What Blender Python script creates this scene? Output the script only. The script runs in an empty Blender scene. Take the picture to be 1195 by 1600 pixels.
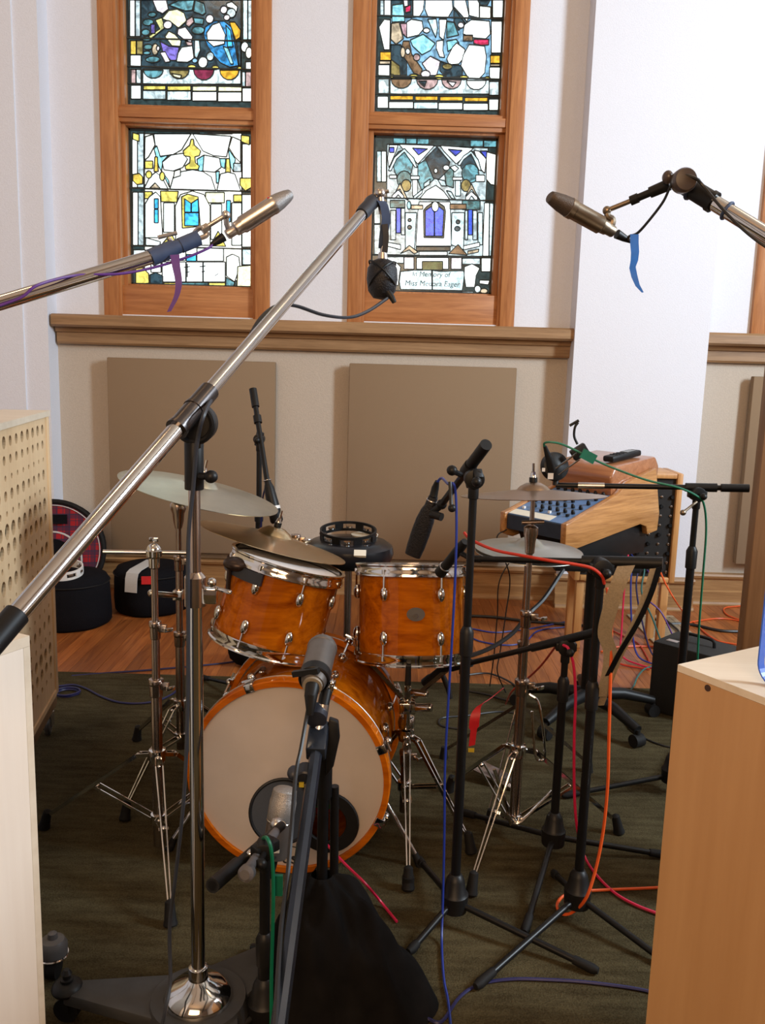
import bpy, bmesh, math, random
from mathutils import Vector, Matrix, geometry
random.seed(7)
sc = bpy.context.scene
COL = sc.collection
V = Vector
PI = math.pi

# ------------------------------------------------------------------ camera
F, CH = 1357.0, 1.45
pit, rol = math.radians(9.7), math.radians(1.65)
FW = V((0, math.cos(pit), -math.sin(pit)))
U0 = V((0, math.sin(pit), math.cos(pit)))
CR = V((1, 0, 0)) * math.cos(rol) + U0 * math.sin(rol)
CU = U0 * math.cos(rol) - V((1, 0, 0)) * math.sin(rol)
CC = V((0, 0, CH))
cam = bpy.data.cameras.new('camera')
cam.sensor_fit = 'VERTICAL'
cam.sensor_height = 24.0
cam.lens = 24.0 * F / 1600.0
cam.clip_start = 0.05
cam.clip_end = 200
camo = bpy.data.objects.new('camera', cam)
COL.objects.link(camo)
m = Matrix((CR, CU, -FW)).transposed().to_4x4()
m.translation = CC
camo.matrix_world = m
sc.camera = camo

# ------------------------------------------------------------------ light
w = bpy.data.worlds.new('overcast_sky')
sc.world = w
w.use_nodes = True
bg = w.node_tree.nodes['Background']
bg.inputs[0].default_value = (0.90, 0.97, 1.0, 1)
bg.inputs[1].default_value = 2.8


def area(name, loc, target, sx, sy, power, col):
    l = bpy.data.lights.new(name, 'AREA')
    l.shape = 'RECTANGLE'
    l.size, l.size_y = sx, sy
    l.energy = power
    l.color = col
    o = bpy.data.objects.new(name, l)
    COL.objects.link(o)
    o.location = loc
    o.rotation_euler = (V(target) - V(loc)).to_track_quat('-Z', 'Y').to_euler()
    return o


area('daylight_right_window', (4.45, 1.5, 3.1), (-1.0, 3.6, 1.9), 0.8, 2.0, 405, (0.77, 0.90, 1.0))
area('warm_rear_fill', (-0.6, -3.6, 3.3), (0, 3, 1.4), 3.2, 2.4, 250, (1.0, 0.64, 0.36))  # unseen warm fill added behind the camera, no window there
area('ceiling_lamp_left', (-1.6, 2.2, 4.9), (-1.6, 2.9, 0), 0.5, 0.5, 14, (1.0, 0.62, 0.30))
area('ceiling_lamp_right', (2.2, 2.2, 4.9), (2.2, 2.9, 0), 0.5, 0.5, 14, (1.0, 0.62, 0.30))
vs = sc.view_settings
vs.view_transform = 'Standard'
vs.look = 'None'
vs.exposure = -0.13
vs.gamma = 1.0
vs.use_curve_mapping = False
sc.cycles.max_bounces = 8
sc.cycles.transparent_max_bounces = 12
sc.cycles.sample_clamp_indirect = 6.0
sc.cycles.caustics_reflective = False
sc.cycles.caustics_refractive = False


# ------------------------------------------------------------------ photo pixel -> place in the room
def ray(x, y):
    return FW + CR * ((x - 597.5) / F) - CU * ((y - 800.0) / F)


def A(x, y, Y):                       # point seen at (x, y) that stands Y metres into the room
    d = ray(x, y)
    return CC + d * (Y / d.y)


def FL(x, y, z=0.0):                  # point seen at (x, y) at height z
    d = ray(x, y)
    return CC + d * ((z - CH) / d.z)


def ZAT(X, Y, py):                    # height on the vertical through (X, Y) seen at row py
    k = (800 - py) / F
    # k*(v.FW) = v.CU , v = (X, Y, h)
    c0 = X * CU.x + Y * CU.y - k * (X * FW.x + Y * FW.y)
    c1 = CU.z - k * FW.z
    return CH - c0 / c1


def PX(px, dist):                     # size in metres of px pixels at that distance
    return px * dist / F


GZ = 0.006                            # top of the rug


# ------------------------------------------------------------------ materials
MATS = {}


def nodes_of(name):
    mt = bpy.data.materials.new(name)
    mt.use_nodes = True
    nt = mt.node_tree
    return mt, nt, nt.nodes['Principled BSDF']


def rgb(c):
    return (c[0], c[1], c[2], 1)


def mat(name, col, rough=0.5, metal=0.0, noise=0.12, scale=30.0, bump=0.0, coat=0.0, spec=0.5, rvar=0.0, stretch=(1, 1, 1)):
    """one colour with fine procedural variation"""
    if name in MATS:
        return MATS[name]
    mt, nt, b = nodes_of(name)
    tc = nt.nodes.new('ShaderNodeTexCoord')
    mp = nt.nodes.new('ShaderNodeMapping')
    mp.inputs['Scale'].default_value = stretch
    nz = nt.nodes.new('ShaderNodeTexNoise')
    nz.inputs['Scale'].default_value = scale
    nz.inputs['Detail'].default_value = 4
    rp = nt.nodes.new('ShaderNodeValToRGB')
    rp.color_ramp.elements[0].position = 0.3
    rp.color_ramp.elements[1].position = 0.7
    rp.color_ramp.elements[0].color = rgb([c * (1 - noise) for c in col])
    rp.color_ramp.elements[1].color = rgb([min(1, c * (1 + noise)) for c in col])
    L = nt.links.new
    L(tc.outputs['Object'], mp.inputs[0])
    L(mp.outputs[0], nz.inputs[0])
    L(nz.outputs[0], rp.inputs[0])
    L(rp.outputs[0], b.inputs['Base Color'])
    b.inputs['Roughness'].default_value = rough
    b.inputs['Metallic'].default_value = metal
    b.inputs['Specular IOR Level'].default_value = spec
    b.inputs['Coat Weight'].default_value = coat
    b.inputs['Coat Roughness'].default_value = 0.05
    if bump:
        bp = nt.nodes.new('ShaderNodeBump')
        bp.inputs['Strength'].default_value = bump
        bp.inputs['Distance'].default_value = 0.004
        L(nz.outputs[0], bp.inputs['Height'])
        L(bp.outputs[0], b.inputs['Normal'])
    MATS[name] = mt
    return mt


def wood(name, c1, c2, axis=2, scale=9.0, rough=0.45, coat=0.0, rand=0.0, bump=0.12, dens=14.0, rotz=0.0, spec=0.5):
    if name in MATS:
        return MATS[name]
    mt, nt, b = nodes_of(name)
    L = nt.links.new
    tc = nt.nodes.new('ShaderNodeTexCoord')
    mp = nt.nodes.new('ShaderNodeMapping')
    s = [dens, dens, dens]
    s[axis] = dens * 0.06
    mp.inputs['Scale'].default_value = s
    oi = nt.nodes.new('ShaderNodeObjectInfo')
    cm = nt.nodes.new('ShaderNodeVectorMath')
    cm.operation = 'SCALE'
    cm.inputs[0].default_value = (37, 53, 71)
    L(oi.outputs['Random'], cm.inputs['Scale'])
    L(cm.outputs[0], mp.inputs['Location'])
    nz = nt.nodes.new('ShaderNodeTexNoise')
    nz.inputs['Scale'].default_value = scale * 0.35
    nz.inputs['Detail'].default_value = 6
    nz.inputs['Distortion'].default_value = 1.2
    fn = nt.nodes.new('ShaderNodeTexNoise')
    fn.inputs['Scale'].default_value = scale * 2.5
    fn.inputs['Detail'].default_value = 3
    mx = nt.nodes.new('ShaderNodeMath')
    mx.operation = 'MULTIPLY_ADD'
    mx.inputs[1].default_value = 0.35
    rp = nt.nodes.new('ShaderNodeValToRGB')
    rp.color_ramp.elements[0].position = 0.42
    rp.color_ramp.elements[1].position = 0.88
    rp.color_ramp.elements[0].color = rgb(c1)
    rp.color_ramp.elements[1].color = rgb(c2)
    m0 = nt.nodes.new('ShaderNodeMapping')
    m0.inputs['Rotation'].default_value = (0, 0, rotz)
    b.inputs['Specular IOR Level'].default_value = spec
    L(tc.outputs['Object'], m0.inputs[0])
    L(m0.outputs[0], mp.inputs[0])
    L(mp.outputs[0], nz.inputs[0])
    L(mp.outputs[0], fn.inputs[0])
    L(fn.outputs[0], mx.inputs[0])
    L(nz.outputs[0], mx.inputs[2])
    L(mx.outputs[0], rp.inputs[0])
    hs = nt.nodes.new('ShaderNodeHueSaturation')
    mr = nt.nodes.new('ShaderNodeMapRange')
    mr.inputs['To Min'].default_value = 1 - rand
    mr.inputs['To Max'].default_value = 1 + rand
    L(oi.outputs['Random'], mr.inputs[0])
    L(mr.outputs[0], hs.inputs['Value'])
    L(rp.outputs[0], hs.inputs['Color'])
    L(hs.outputs[0], b.inputs['Base Color'])
    b.inputs['Roughness'].default_value = rough
    b.inputs['Coat Weight'].default_value = coat
    b.inputs['Coat Roughness'].default_value = 0.04
    if bump:
        bp = nt.nodes.new('ShaderNodeBump')
        bp.inputs['Strength'].default_value = bump
        bp.inputs['Distance'].default_value = 0.002
        L(mx.outputs[0], bp.inputs['Height'])
        L(bp.outputs[0], b.inputs['Normal'])
    MATS[name] = mt
    return mt


def glassmat(name, col, dirt=0.35):
    """stained glass: lets the sky through, tinted, with painted shading"""
    if name in MATS:
        return MATS[name]
    mt, nt, b = nodes_of(name)
    L = nt.links.new
    out = nt.nodes['Material Output']
    tc = nt.nodes.new('ShaderNodeTexCoord')
    nz = nt.nodes.new('ShaderNodeTexNoise')
    nz.inputs['Scale'].default_value = 26
    nz.inputs['Detail'].default_value = 5
    nz.inputs['Distortion'].default_value = 0.8
    rp = nt.nodes.new('ShaderNodeValToRGB')
    rp.color_ramp.elements[0].position = 0.36
    rp.color_ramp.elements[1].position = 0.58
    rp.color_ramp.elements[0].color = rgb([c * (1 - dirt) for c in col])
    rp.color_ramp.elements[1].color = rgb(col)
    tr = nt.nodes.new('ShaderNodeBsdfTransparent')
    gl = nt.nodes.new('ShaderNodeBsdfGlossy')
    gl.inputs['Roughness'].default_value = 0.15
    mx = nt.nodes.new('ShaderNodeMixShader')
    mx.inputs[0].default_value = 0.04
    L(tc.outputs['Object'], nz.inputs[0])
    L(nz.outputs[0], rp.inputs[0])
    L(rp.outputs[0], tr.inputs[0])
    L(tr.outputs[0], mx.inputs[1])
    L(gl.outputs[0], mx.inputs[2])
    L(mx.outputs[0], out.inputs[0])
    MATS[name] = mt
    return mt


PLASTER = mat('plaster', (0.72, 0.75, 0.83), 0.85, noise=0.03, scale=160, bump=0.35)  # blue of the cool daylight is partly put into this colour
PLASTER_LOW = mat('plaster_cream', (0.50, 0.44, 0.37), 0.85, noise=0.05, scale=140, bump=0.4)
OAK = wood('oak_window', (0.30, 0.105, 0.032), (0.50, 0.215, 0.075), 2, dens=10)
OAKH = wood('oak_window_rail', (0.30, 0.105, 0.032), (0.50, 0.215, 0.075), 0, dens=10)
RAILW = wood('oak_rail', (0.21, 0.115, 0.05), (0.36, 0.215, 0.105), 0, dens=10)
BASEW = wood('oak_base', (0.24, 0.12, 0.045), (0.42, 0.24, 0.10), 0, dens=10)
PLANK = wood('oak_plank', (0.20, 0.050, 0.010), (0.38, 0.125, 0.028), 1, rough=0.42, coat=0.06, rand=0.25, dens=16)
FABRIC = mat('tan_fabric', (0.265, 0.190, 0.122), 0.95, noise=0.12, scale=420, bump=0.3, spec=0.1)
RUG = mat('olive_carpet', (0.062, 0.050, 0.020), 1.0, noise=0.45, scale=22, bump=0.0, spec=0.05)
CHROME = mat('chrome', (0.66, 0.64, 0.62), 0.10, 1.0, noise=0.05, scale=8)
CHROMED = mat('worn_chrome', (0.42, 0.35, 0.31), 0.24, 1.0, noise=0.10, scale=12)
NICKEL = mat('satin_nickel', (0.55, 0.52, 0.50), 0.32, 1.0, noise=0.06, scale=40)
NICKELD = mat('bronzed_nickel', (0.28, 0.22, 0.16), 0.38, 1.0, noise=0.1, scale=40)
BLACKM = mat('black_metal', (0.006, 0.006, 0.0065), 0.36, 0.0, noise=0.2, scale=30, spec=0.28)
BLUEM = mat('blue_black_tube', (0.035, 0.045, 0.065), 0.22, 0.6, noise=0.1, scale=20)
BLACKP = mat('black_plastic', (0.007, 0.007, 0.0075), 0.45, noise=0.2, scale=40, spec=0.28)
RUBBER = mat('rubber', (0.007, 0.0065, 0.0065), 0.7, noise=0.2, scale=60, spec=0.25)
LEATHER = mat('black_vinyl', (0.006, 0.006, 0.008), 0.28, noise=0.2, scale=60, bump=0.1, spec=0.35)
CLOTHK = mat('black_cloth', (0.0055, 0.005, 0.005), 0.95, noise=0.35, scale=18, bump=0.2, spec=0.1)
BAGK = mat('black_nylon', (0.006, 0.006, 0.008), 0.8, noise=0.25, scale=200, bump=0.2, spec=0.08)
AMBER = wood('amber_lacquer', (0.21, 0.040, 0.0015), (0.50, 0.135, 0.0035), 0, rough=0.5, spec=0.0, coat=0.4, bump=0.0, dens=7)
AMBERH = wood('amber_hoop', (0.36, 0.075, 0.003), (0.58, 0.15, 0.006), 0, rough=0.4, spec=0.0, coat=0.5, bump=0.0, dens=7)
HEADW = mat('drum_head', (0.72, 0.66, 0.62), 0.7, noise=0.05, scale=10)
BIRCH = wood('birch_ply', (0.66, 0.45, 0.25), (0.76, 0.56, 0.34), 2, rough=0.55, bump=0.03, dens=4)
BIRCHW = wood('whitened_ply', (0.80, 0.71, 0.61), (0.86, 0.78, 0.68), 2, rough=0.6, bump=0.03, dens=4)
BIRCHR = wood('shaded_honey_ply', (0.46, 0.25, 0.105), (0.54, 0.31, 0.14), 2, rough=0.5, bump=0.03, dens=3)  # right cabinet's sides: the dim, warm shade is put into the colour
BIRCHT = wood('pale_lit_ply', (0.66, 0.56, 0.43), (0.74, 0.65, 0.52), 0, rough=0.5, bump=0.02, dens=5)  # paler ply, with light falling on the cabinet top put into its colour
BROWNW = wood('brown_board', (0.16, 0.085, 0.04), (0.25, 0.145, 0.075), 2, dens=8)
WALNUT = wood('zebrano', (0.24, 0.095, 0.026), (0.56, 0.28, 0.10), 1, rough=0.3, coat=0.3, dens=14, rotz=math.radians(50))
WALNUTD = wood('walnut_lid', (0.24, 0.085, 0.032), (0.42, 0.18, 0.08), 0, rough=0.28, coat=0.4, dens=11, rotz=math.radians(50))
RACKW = wood('rack_wood', (0.42, 0.19, 0.06), (0.60, 0.31, 0.11), 2, dens=9)
BLUEP = mat('blue_panel', (0.10, 0.20, 0.40), 0.4, noise=0.06, scale=20)
NAVY = mat('navy_panel', (0.022, 0.030, 0.052), 0.4)
BLACKPANEL = mat('rack_panel', (0.016, 0.015, 0.015), 0.45)
WHITEP = mat('white_plastic', (0.75, 0.73, 0.70), 0.45, noise=0.04)
PAPER = mat('paper_tape', (0.72, 0.70, 0.60), 0.8, noise=0.04)
GREYTAPE = mat('grey_strap', (0.50, 0.50, 0.49), 0.8, noise=0.06, scale=200)
STRAP = mat('tan_strap', (0.30, 0.24, 0.16), 0.9, noise=0.12, scale=200, bump=0.2)
REDTAG = mat('red_tag', (0.55, 0.012, 0.015), 0.6)
LEAD = mat('lead_came', (0.018, 0.028, 0.030), 0.6)
INK = mat('glass_ink', (0.01, 0.02, 0.03), 0.7)


def colmat(name, c, rough=0.45):
    return mat(name, c, rough, noise=0.08, scale=50)


C_ORANGE = colmat('orange_cable', (0.72, 0.10, 0.015))
C_RED = colmat('red_cable', (0.50, 0.03, 0.012))
C_PINK = colmat('pink_cable', (0.62, 0.012, 0.07))
C_BLUE = colmat('blue_cable', (0.010, 0.028, 0.24))
C_NAVY = colmat('navy_cable', (0.012, 0.012, 0.075))
C_GREEN = colmat('green_cable', (0.0, 0.13, 0.065))
C_TEAL = colmat('teal_cable', (0.02, 0.12, 0.11))
C_BLACK = colmat('black_cable', (0.010, 0.010, 0.011))
C_SLATE = colmat('slate_cable', (0.022, 0.026, 0.036))
C_PURPLE = colmat('purple_cable', (0.085, 0.02, 0.20))
T_BLUE = colmat('blue_tape', (0.015, 0.16, 0.62), 0.5)
T_RED = colmat('red_tape', (0.50, 0.01, 0.02), 0.5)
T_GREEN = colmat('green_tape', (0.0, 0.12, 0.07), 0.5)
T_PURPLE = colmat('purple_tape', (0.10, 0.03, 0.27), 0.5)
T_YELLOW = colmat('yellow_tape', (0.55, 0.42, 0.03), 0.5)
T_BLACK = colmat('black_tape', (0.016, 0.019, 0.030), 0.45)
T_BLUEB = colmat('slate_blue_tape', (0.035, 0.06, 0.13), 0.5)


def cymbalmat(name, c, rough):
    mt, nt, b = nodes_of(name)
    L = nt.links.new
    tc = nt.nodes.new('ShaderNodeTexCoord')
    nz = nt.nodes.new('ShaderNodeTexNoise')
    nz.inputs['Scale'].default_value = 14
    nz.inputs['Detail'].default_value = 5
    rp = nt.nodes.new('ShaderNodeValToRGB')
    rp.color_ramp.elements[0].color = rgb([x * 0.75 for x in c])
    rp.color_ramp.elements[1].color = rgb([min(1, x * 1.2) for x in c])
    L(tc.outputs['Object'], nz.inputs[0])
    L(nz.outputs[0], rp.inputs[0])
    L(rp.outputs[0], b.inputs['Base Color'])
    b.inputs['Metallic'].default_value = 1
    b.inputs['Roughness'].default_value = rough
    MATS[name] = mt
    return mt


CYM_PALE = cymbalmat('pale_bronze', (0.47, 0.45, 0.36), 0.36)
CYM_GOLD = cymbalmat('bright_bronze', (0.62, 0.47, 0.28), 0.26)
CYM_BROWN = cymbalmat('brown_bronze', (0.36, 0.25, 0.17), 0.34)
CYM_GREY = cymbalmat('grey_bronze', (0.42, 0.41, 0.36), 0.38)


def tartan():
    mt, nt, b = nodes_of('red_tartan')
    L = nt.links.new
    tc = nt.nodes.new('ShaderNodeTexCoord')
    sp = nt.nodes.new('ShaderNodeSeparateXYZ')
    L(tc.outputs['Object'], sp.inputs[0])

    def band(sock, freq, duty, ph=0.0):
        a = nt.nodes.new('ShaderNodeMath')
        a.operation = 'MULTIPLY_ADD'
        a.inputs[1].default_value = freq
        a.inputs[2].default_value = ph + 50
        L(sock, a.inputs[0])
        fr = nt.nodes.new('ShaderNodeMath')
        fr.operation = 'FRACT'
        L(a.outputs[0], fr.inputs[0])
        lt = nt.nodes.new('ShaderNodeMath')
        lt.operation = 'LESS_THAN'
        lt.inputs[1].default_value = duty
        L(fr.outputs[0], lt.inputs[0])
        return lt.outputs[0]
    cur = (0.33, 0.006, 0.012, 1)
    for sock, fq, du, ph, c in ((sp.outputs[0], 14, 0.42, 0, (0.055, 0.012, 0.035, 1)), (sp.outputs[2], 14, 0.42, 0, (0.05, 0.012, 0.04, 1)),
                                (sp.outputs[0], 28, 0.14, 0.4, (0.02, 0.02, 0.05, 1)), (sp.outputs[2], 28, 0.14, 0.4, (0.02, 0.02, 0.05, 1))):
        mx = nt.nodes.new('ShaderNodeMix')
        mx.data_type = 'RGBA'
        k = nt.nodes.new('ShaderNodeMath')
        k.operation = 'MULTIPLY'
        k.inputs[1].default_value = 0.75
        L(band(sock, fq, du, ph), k.inputs[0])
        L(k.outputs[0], mx.inputs['Factor'])
        if isinstance(cur, tuple):
            mx.inputs[6].default_value = cur
        else:
            L(cur, mx.inputs[6])
        mx.inputs[7].default_value = c
        cur = mx.outputs[2]
    L(cur, b.inputs['Base Color'])
    b.inputs['Roughness'].default_value = 0.85
    return mt


TARTAN = tartan()


# ------------------------------------------------------------------ mesh helpers
def frame(ax):
    ax = V(ax).normalized()
    h = V((0, 0, 1)) if abs(ax.z) < 0.95 else V((1, 0, 0))
    u = ax.cross(h).normalized()
    v = u.cross(ax).normalized()
    return ax, u, v


class MB:
    def __init__(s):
        s.v, s.f = [], []

    def add(s, vs_, fs):
        n = len(s.v)
        s.v += [V(q) for q in vs_]
        s.f += [tuple(i + n for i in f) for f in fs]
        return s

    def box(s, c, size, rot=None):
        x, y, z = [q / 2 for q in size]
        p = [V((a * x, b * y, d * z)) for d in (-1, 1) for b in (-1, 1) for a in (-1, 1)]
        if rot is not None:
            p = [rot @ q for q in p]
        return s.add([q + V(c) for q in p], [(0, 2, 3, 1), (4, 5, 7, 6), (0, 1, 5, 4), (2, 6, 7, 3), (0, 4, 6, 2), (1, 3, 7, 5)])

    def bar(s, p0, p1, w_, t_, up=(0, 0, 1)):
        """flat bar from p0 to p1, w_ wide across, t_ thick along up"""
        p0, p1 = V(p0), V(p1)
        a = (p1 - p0)
        ln = a.length
        a.normalize()
        u = V(up)
        if abs(u.normalized().dot(a)) > 0.98:
            u = V((1, 0, 0))
        r = a.cross(u).normalized()
        u2 = r.cross(a).normalized()
        rot = Matrix((r, a, u2)).transposed()
        return s.box((p0 + p1) / 2, (w_, ln, t_), rot)

    def cyl(s, p0, p1, r0, r1=None, n=14, caps=True):
        r1 = r0 if r1 is None else r1
        p0, p1 = V(p0), V(p1)
        ax, u, v = frame(p1 - p0)
        vs_ = []
        for p, r in ((p0, r0), (p1, r1)):
            vs_ += [p + (u * math.cos(t) + v * math.sin(t)) * r for t in [2 * PI * i / n for i in range(n)]]
        fs = [(i, (i + 1) % n, n + (i + 1) % n, n + i) for i in range(n)]
        if caps:
            fs += [tuple(range(n - 1, -1, -1)), tuple(range(n, 2 * n))]
        return s.add(vs_, fs)

    def lathe(s, prof, o, ax, n=24, closed=False):
        """prof: (radius, height along ax) list"""
        ax, u, v = frame(ax)
        o = V(o)
        vs_, fs = [], []
        for r, h in prof:
            r = max(r, 1e-5)
            vs_ += [o + ax * h + (u * math.cos(t) + v * math.sin(t)) * r for t in [2 * PI * i / n for i in range(n)]]
        k = len(prof)
        rng = range(k) if closed else range(k - 1)
        for j in rng:
            j2 = (j + 1) % k
            fs += [(j * n + i, j * n + (i + 1) % n, j2 * n + (i + 1) % n, j2 * n + i) for i in range(n)]
        if not closed:
            if prof[0][0] > 1e-4:
                fs.append(tuple(range(n - 1, -1, -1)))
            if prof[-1][0] > 1e-4:
                fs.append(tuple(range((k - 1) * n, k * n)))
        return s.add(vs_, fs)

    def tube(s, pts, r, n=8, caps=True):
        pts = [V(p) for p in pts]
        rs = r if isinstance(r, (list, tuple)) else [r] * len(pts)
        vs_, fs = [], []
        t0 = (pts[1] - pts[0]).normalized()
        _, u, v = frame(t0)
        for i, p in enumerate(pts):
            t = (pts[min(i + 1, len(pts) - 1)] - pts[max(i - 1, 0)]).normalized()
            u = (u - t * u.dot(t)).normalized()
            v = t.cross(u)
            vs_ += [p + (u * math.cos(a) + v * math.sin(a)) * rs[i] for a in [2 * PI * j / n for j in range(n)]]
        for i in range(len(pts) - 1):
            fs += [(i * n + j, i * n + (j + 1) % n, (i + 1) * n + (j + 1) % n, (i + 1) * n + j) for j in range(n)]
        if caps:
            fs += [tuple(range(n - 1, -1, -1)), tuple(range((len(pts) - 1) * n, len(pts) * n))]
        return s.add(vs_, fs)

    def torus(s, c, ax, R, r, n=32, k=8, sx=1.0):
        ax, u, v = frame(ax)
        c = V(c)
        vs_, fs = [], []
        for i in range(n):
            a = 2 * PI * i / n
            d = u * math.cos(a) * sx + v * math.sin(a)
            for j in range(k):
                b = 2 * PI * j / k
                vs_.append(c + d * (R + r * math.cos(b)) + ax * r * math.sin(b))
        for i in range(n):
            for j in range(k):
                fs.append((i * k + j, ((i + 1) % n) * k + j, ((i + 1) % n) * k + (j + 1) % k, i * k + (j + 1) % k))
        return s.add(vs_, fs)

    def ball(s, c, r, ax=(0, 0, 1), n=14, k=8, e=1.0, side=1.0, sdir=None):
        """ellipsoid: e stretches along ax, side stretches along sdir"""
        ax, u, v = frame(ax)
        if sdir is not None:
            u = (V(sdir) - ax * V(sdir).dot(ax)).normalized()
            v = ax.cross(u)
        c = V(c)
        vs_, fs = [c - ax * r * e], []
        for j in range(1, k):
            b = -PI / 2 + PI * j / k
            for i in range(n):
                a = 2 * PI * i / n
                vs_.append(c + (u * math.cos(a) * side + v * math.sin(a)) * r * math.cos(b) + ax * r * e * math.sin(b))
        vs_.append(c + ax * r * e)
        last = len(vs_) - 1
        fs += [(0, 1 + (i + 1) % n, 1 + i) for i in range(n)]
        for j in range(k - 2):
            o = 1 + j * n
            fs += [(o + i, o + (i + 1) % n, o + n + (i + 1) % n, o + n + i) for i in range(n)]
        o = 1 + (k - 2) * n
        fs += [(o + i, o + (i + 1) % n, last) for i in range(n)]
        return s.add(vs_, fs)

    def prism(s, poly, vec):
        """polygon of 3D points pushed along vec"""
        n = len(poly)
        vec = V(vec)
        p = [V(q) for q in poly]
        return s.add(p + [q + vec for q in p], [tuple(range(n - 1, -1, -1)), tuple(range(n, 2 * n))] + [(i, (i + 1) % n, n + (i + 1) % n, n + i) for i in range(n)])

    def ribbon(s, pts, wvec, th=0.0012):
        """thin strip that follows pts; wvec one vector or one per point"""
        pts = [V(p) for p in pts]
        ws = wvec if isinstance(wvec, list) else [wvec] * len(pts)
        ws = [V(q) / 2 for q in ws]
        vs_, fs = [], []
        for i, p in enumerate(pts):
            t = (pts[min(i + 1, len(pts) - 1)] - pts[max(i - 1, 0)]).normalized()
            nrm = t.cross(ws[i])
            nrm = nrm.normalized() * th / 2 if nrm.length > 1e-9 else V((0, th / 2, 0))
            vs_ += [p - ws[i] - nrm, p + ws[i] - nrm, p + ws[i] + nrm, p - ws[i] + nrm]
        for i in range(len(pts) - 1):
            for j in range(4):
                fs.append((i * 4 + j, i * 4 + (j + 1) % 4, i * 4 + 4 + (j + 1) % 4, i * 4 + 4 + j))
        fs += [(3, 2, 1, 0), tuple(range(len(vs_) - 4, len(vs_)))]
        return s.add(vs_, fs)

    def build(s, name, mt, parent=None, smooth=True, angle=38, bevel=0.0, origin=None):
        return build(name, s.v, s.f, mt, parent, smooth, angle, bevel, origin)


ORG = {}


def build(name, vs_, fs, mt, parent=None, smooth=True, angle=38, bevel=0.0, origin=None):
    if parent is not None:
        o0 = ORG[parent.name]
    elif origin is not None:
        o0 = V(origin)
    else:
        xs = [q.x for q in vs_]
        ys = [q.y for q in vs_]
        zs = [q.z for q in vs_]
        o0 = V(((min(xs) + max(xs)) / 2, (min(ys) + max(ys)) / 2, min(zs)))
    me = bpy.data.meshes.new(name)
    me.from_pydata([tuple(q - o0) for q in vs_], [], fs)
    bm = bmesh.new()
    bm.from_mesh(me)
    bmesh.ops.recalc_face_normals(bm, faces=bm.faces)
    if bevel:
        es = [e for e in bm.edges if len(e.link_faces) == 2 and e.calc_face_angle(0) > 0.6]
        bmesh.ops.bevel(bm, geom=es, offset=bevel, segments=2, affect='EDGES', profile=0.5)
    bm.to_mesh(me)
    bm.free()
    me.materials.append(mt)
    if smooth:
        for p in me.polygons:
            p.use_smooth = True
        me.set_sharp_from_angle(angle=math.radians(angle))
    o = bpy.data.objects.new(name, me)
    COL.objects.link(o)
    ORG[o.name] = o0
    if parent is not None:
        o.parent = parent
    else:
        o.location = o0
    return o


def tag(o, label, cat, group=None):
    o['label'] = label
    o['category'] = cat
    if group:
        o['group'] = group
    return o


def thing(name, label, cat, loc, group=None):
    o = bpy.data.objects.new(name, None)
    o.empty_display_size = 0.1
    COL.objects.link(o)
    o.location = loc
    ORG[o.name] = V(loc)
    return tag(o, label, cat, group)


def struct(o):
    o['kind'] = 'structure'
    return o


def structroot(name, loc):
    o = bpy.data.objects.new(name, None)
    COL.objects.link(o)
    o.location = loc
    ORG[o.name] = V(loc)
    return struct(o)


def spline(pts, n=10):
    """Catmull-Rom through pts"""
    p = [V(q) for q in pts]
    p = [p[0] * 2 - p[1]] + p + [p[-1] * 2 - p[-2]]
    out = []
    for i in range(1, len(p) - 2):
        a, b, c, d = p[i - 1:i + 3]
        for k in range(n):
            t = k / n
            out.append(0.5 * ((2 * b) + (c - a) * t + (2 * a - 5 * b + 4 * c - d) * t * t + (3 * b - a - 3 * c + d) * t ** 3))
    out.append(p[-2])
    return out


def cable(label, mt, pts, r=0.003, n=8, name='cable', cat='cable', group=None):
    b = MB()
    b.tube(spline(pts, n), r, 6)
    return tag(b.build(name, mt), label, cat, group)


def cdt(polys, rect=None):
    """planar partition of stacked polygons: returns verts, triangles, topmost polygon of each triangle"""
    vs_, fs = [], []
    for pl in polys:
        if sum(pl[i][0] * pl[(i + 1) % len(pl)][1] - pl[(i + 1) % len(pl)][0] * pl[i][1] for i in range(len(pl))) < 0:
            pl = list(reversed(pl))
        fs.append(list(range(len(vs_), len(vs_) + len(pl))))
        vs_ += [V((q[0], q[1])) for q in pl]
    ov, oe, of, a1, a2, orig = geometry.delaunay_2d_cdt(vs_, [], fs, 1, 1e-4)
    tops = [max(q) if q else -1 for q in orig]
    base = [0 in q for q in orig]
    return ov, of, tops, base


def textmesh(name, txt, size, mt, parent, loc, rot, shear=0.0):
    cu = bpy.data.curves.new(name, 'FONT')
    cu.body = txt
    cu.size = size
    cu.align_x = 'CENTER'
    cu.extrude = 0.0006
    cu.shear = shear
    tmp = bpy.data.objects.new(name + '_tmp', cu)
    COL.objects.link(tmp)
    bpy.context.view_layer.update()
    me = bpy.data.meshes.new_from_object(tmp.evaluated_get(bpy.context.evaluated_depsgraph_get()))
    bpy.data.objects.remove(tmp)
    me.materials.clear()
    me.materials.append(mt)
    o = bpy.data.objects.new(name, me)
    COL.objects.link(o)
    o.parent = parent
    o.location = V(loc) - ORG[parent.name]
    o.rotation_euler = rot
    ORG[o.name] = ORG[parent.name]
    return o
# ================================================================== the room
WY = 5.40                              # face of the window wall
TOPZ = 5.2
WT = 4.35                              # top of the windows
W1 = (-1.717, -0.717)
W2 = (-0.250, 0.762)
colL = A(893, 600, 5.24).x
colR = A(1101, 600, 5.24).x
pilR = A(78, 600, 5.25).x
W3 = (A(1182, 400, WY).x, A(1182, 400, WY).x + 1.0)
XL, XR = -4.5, 4.6


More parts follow.
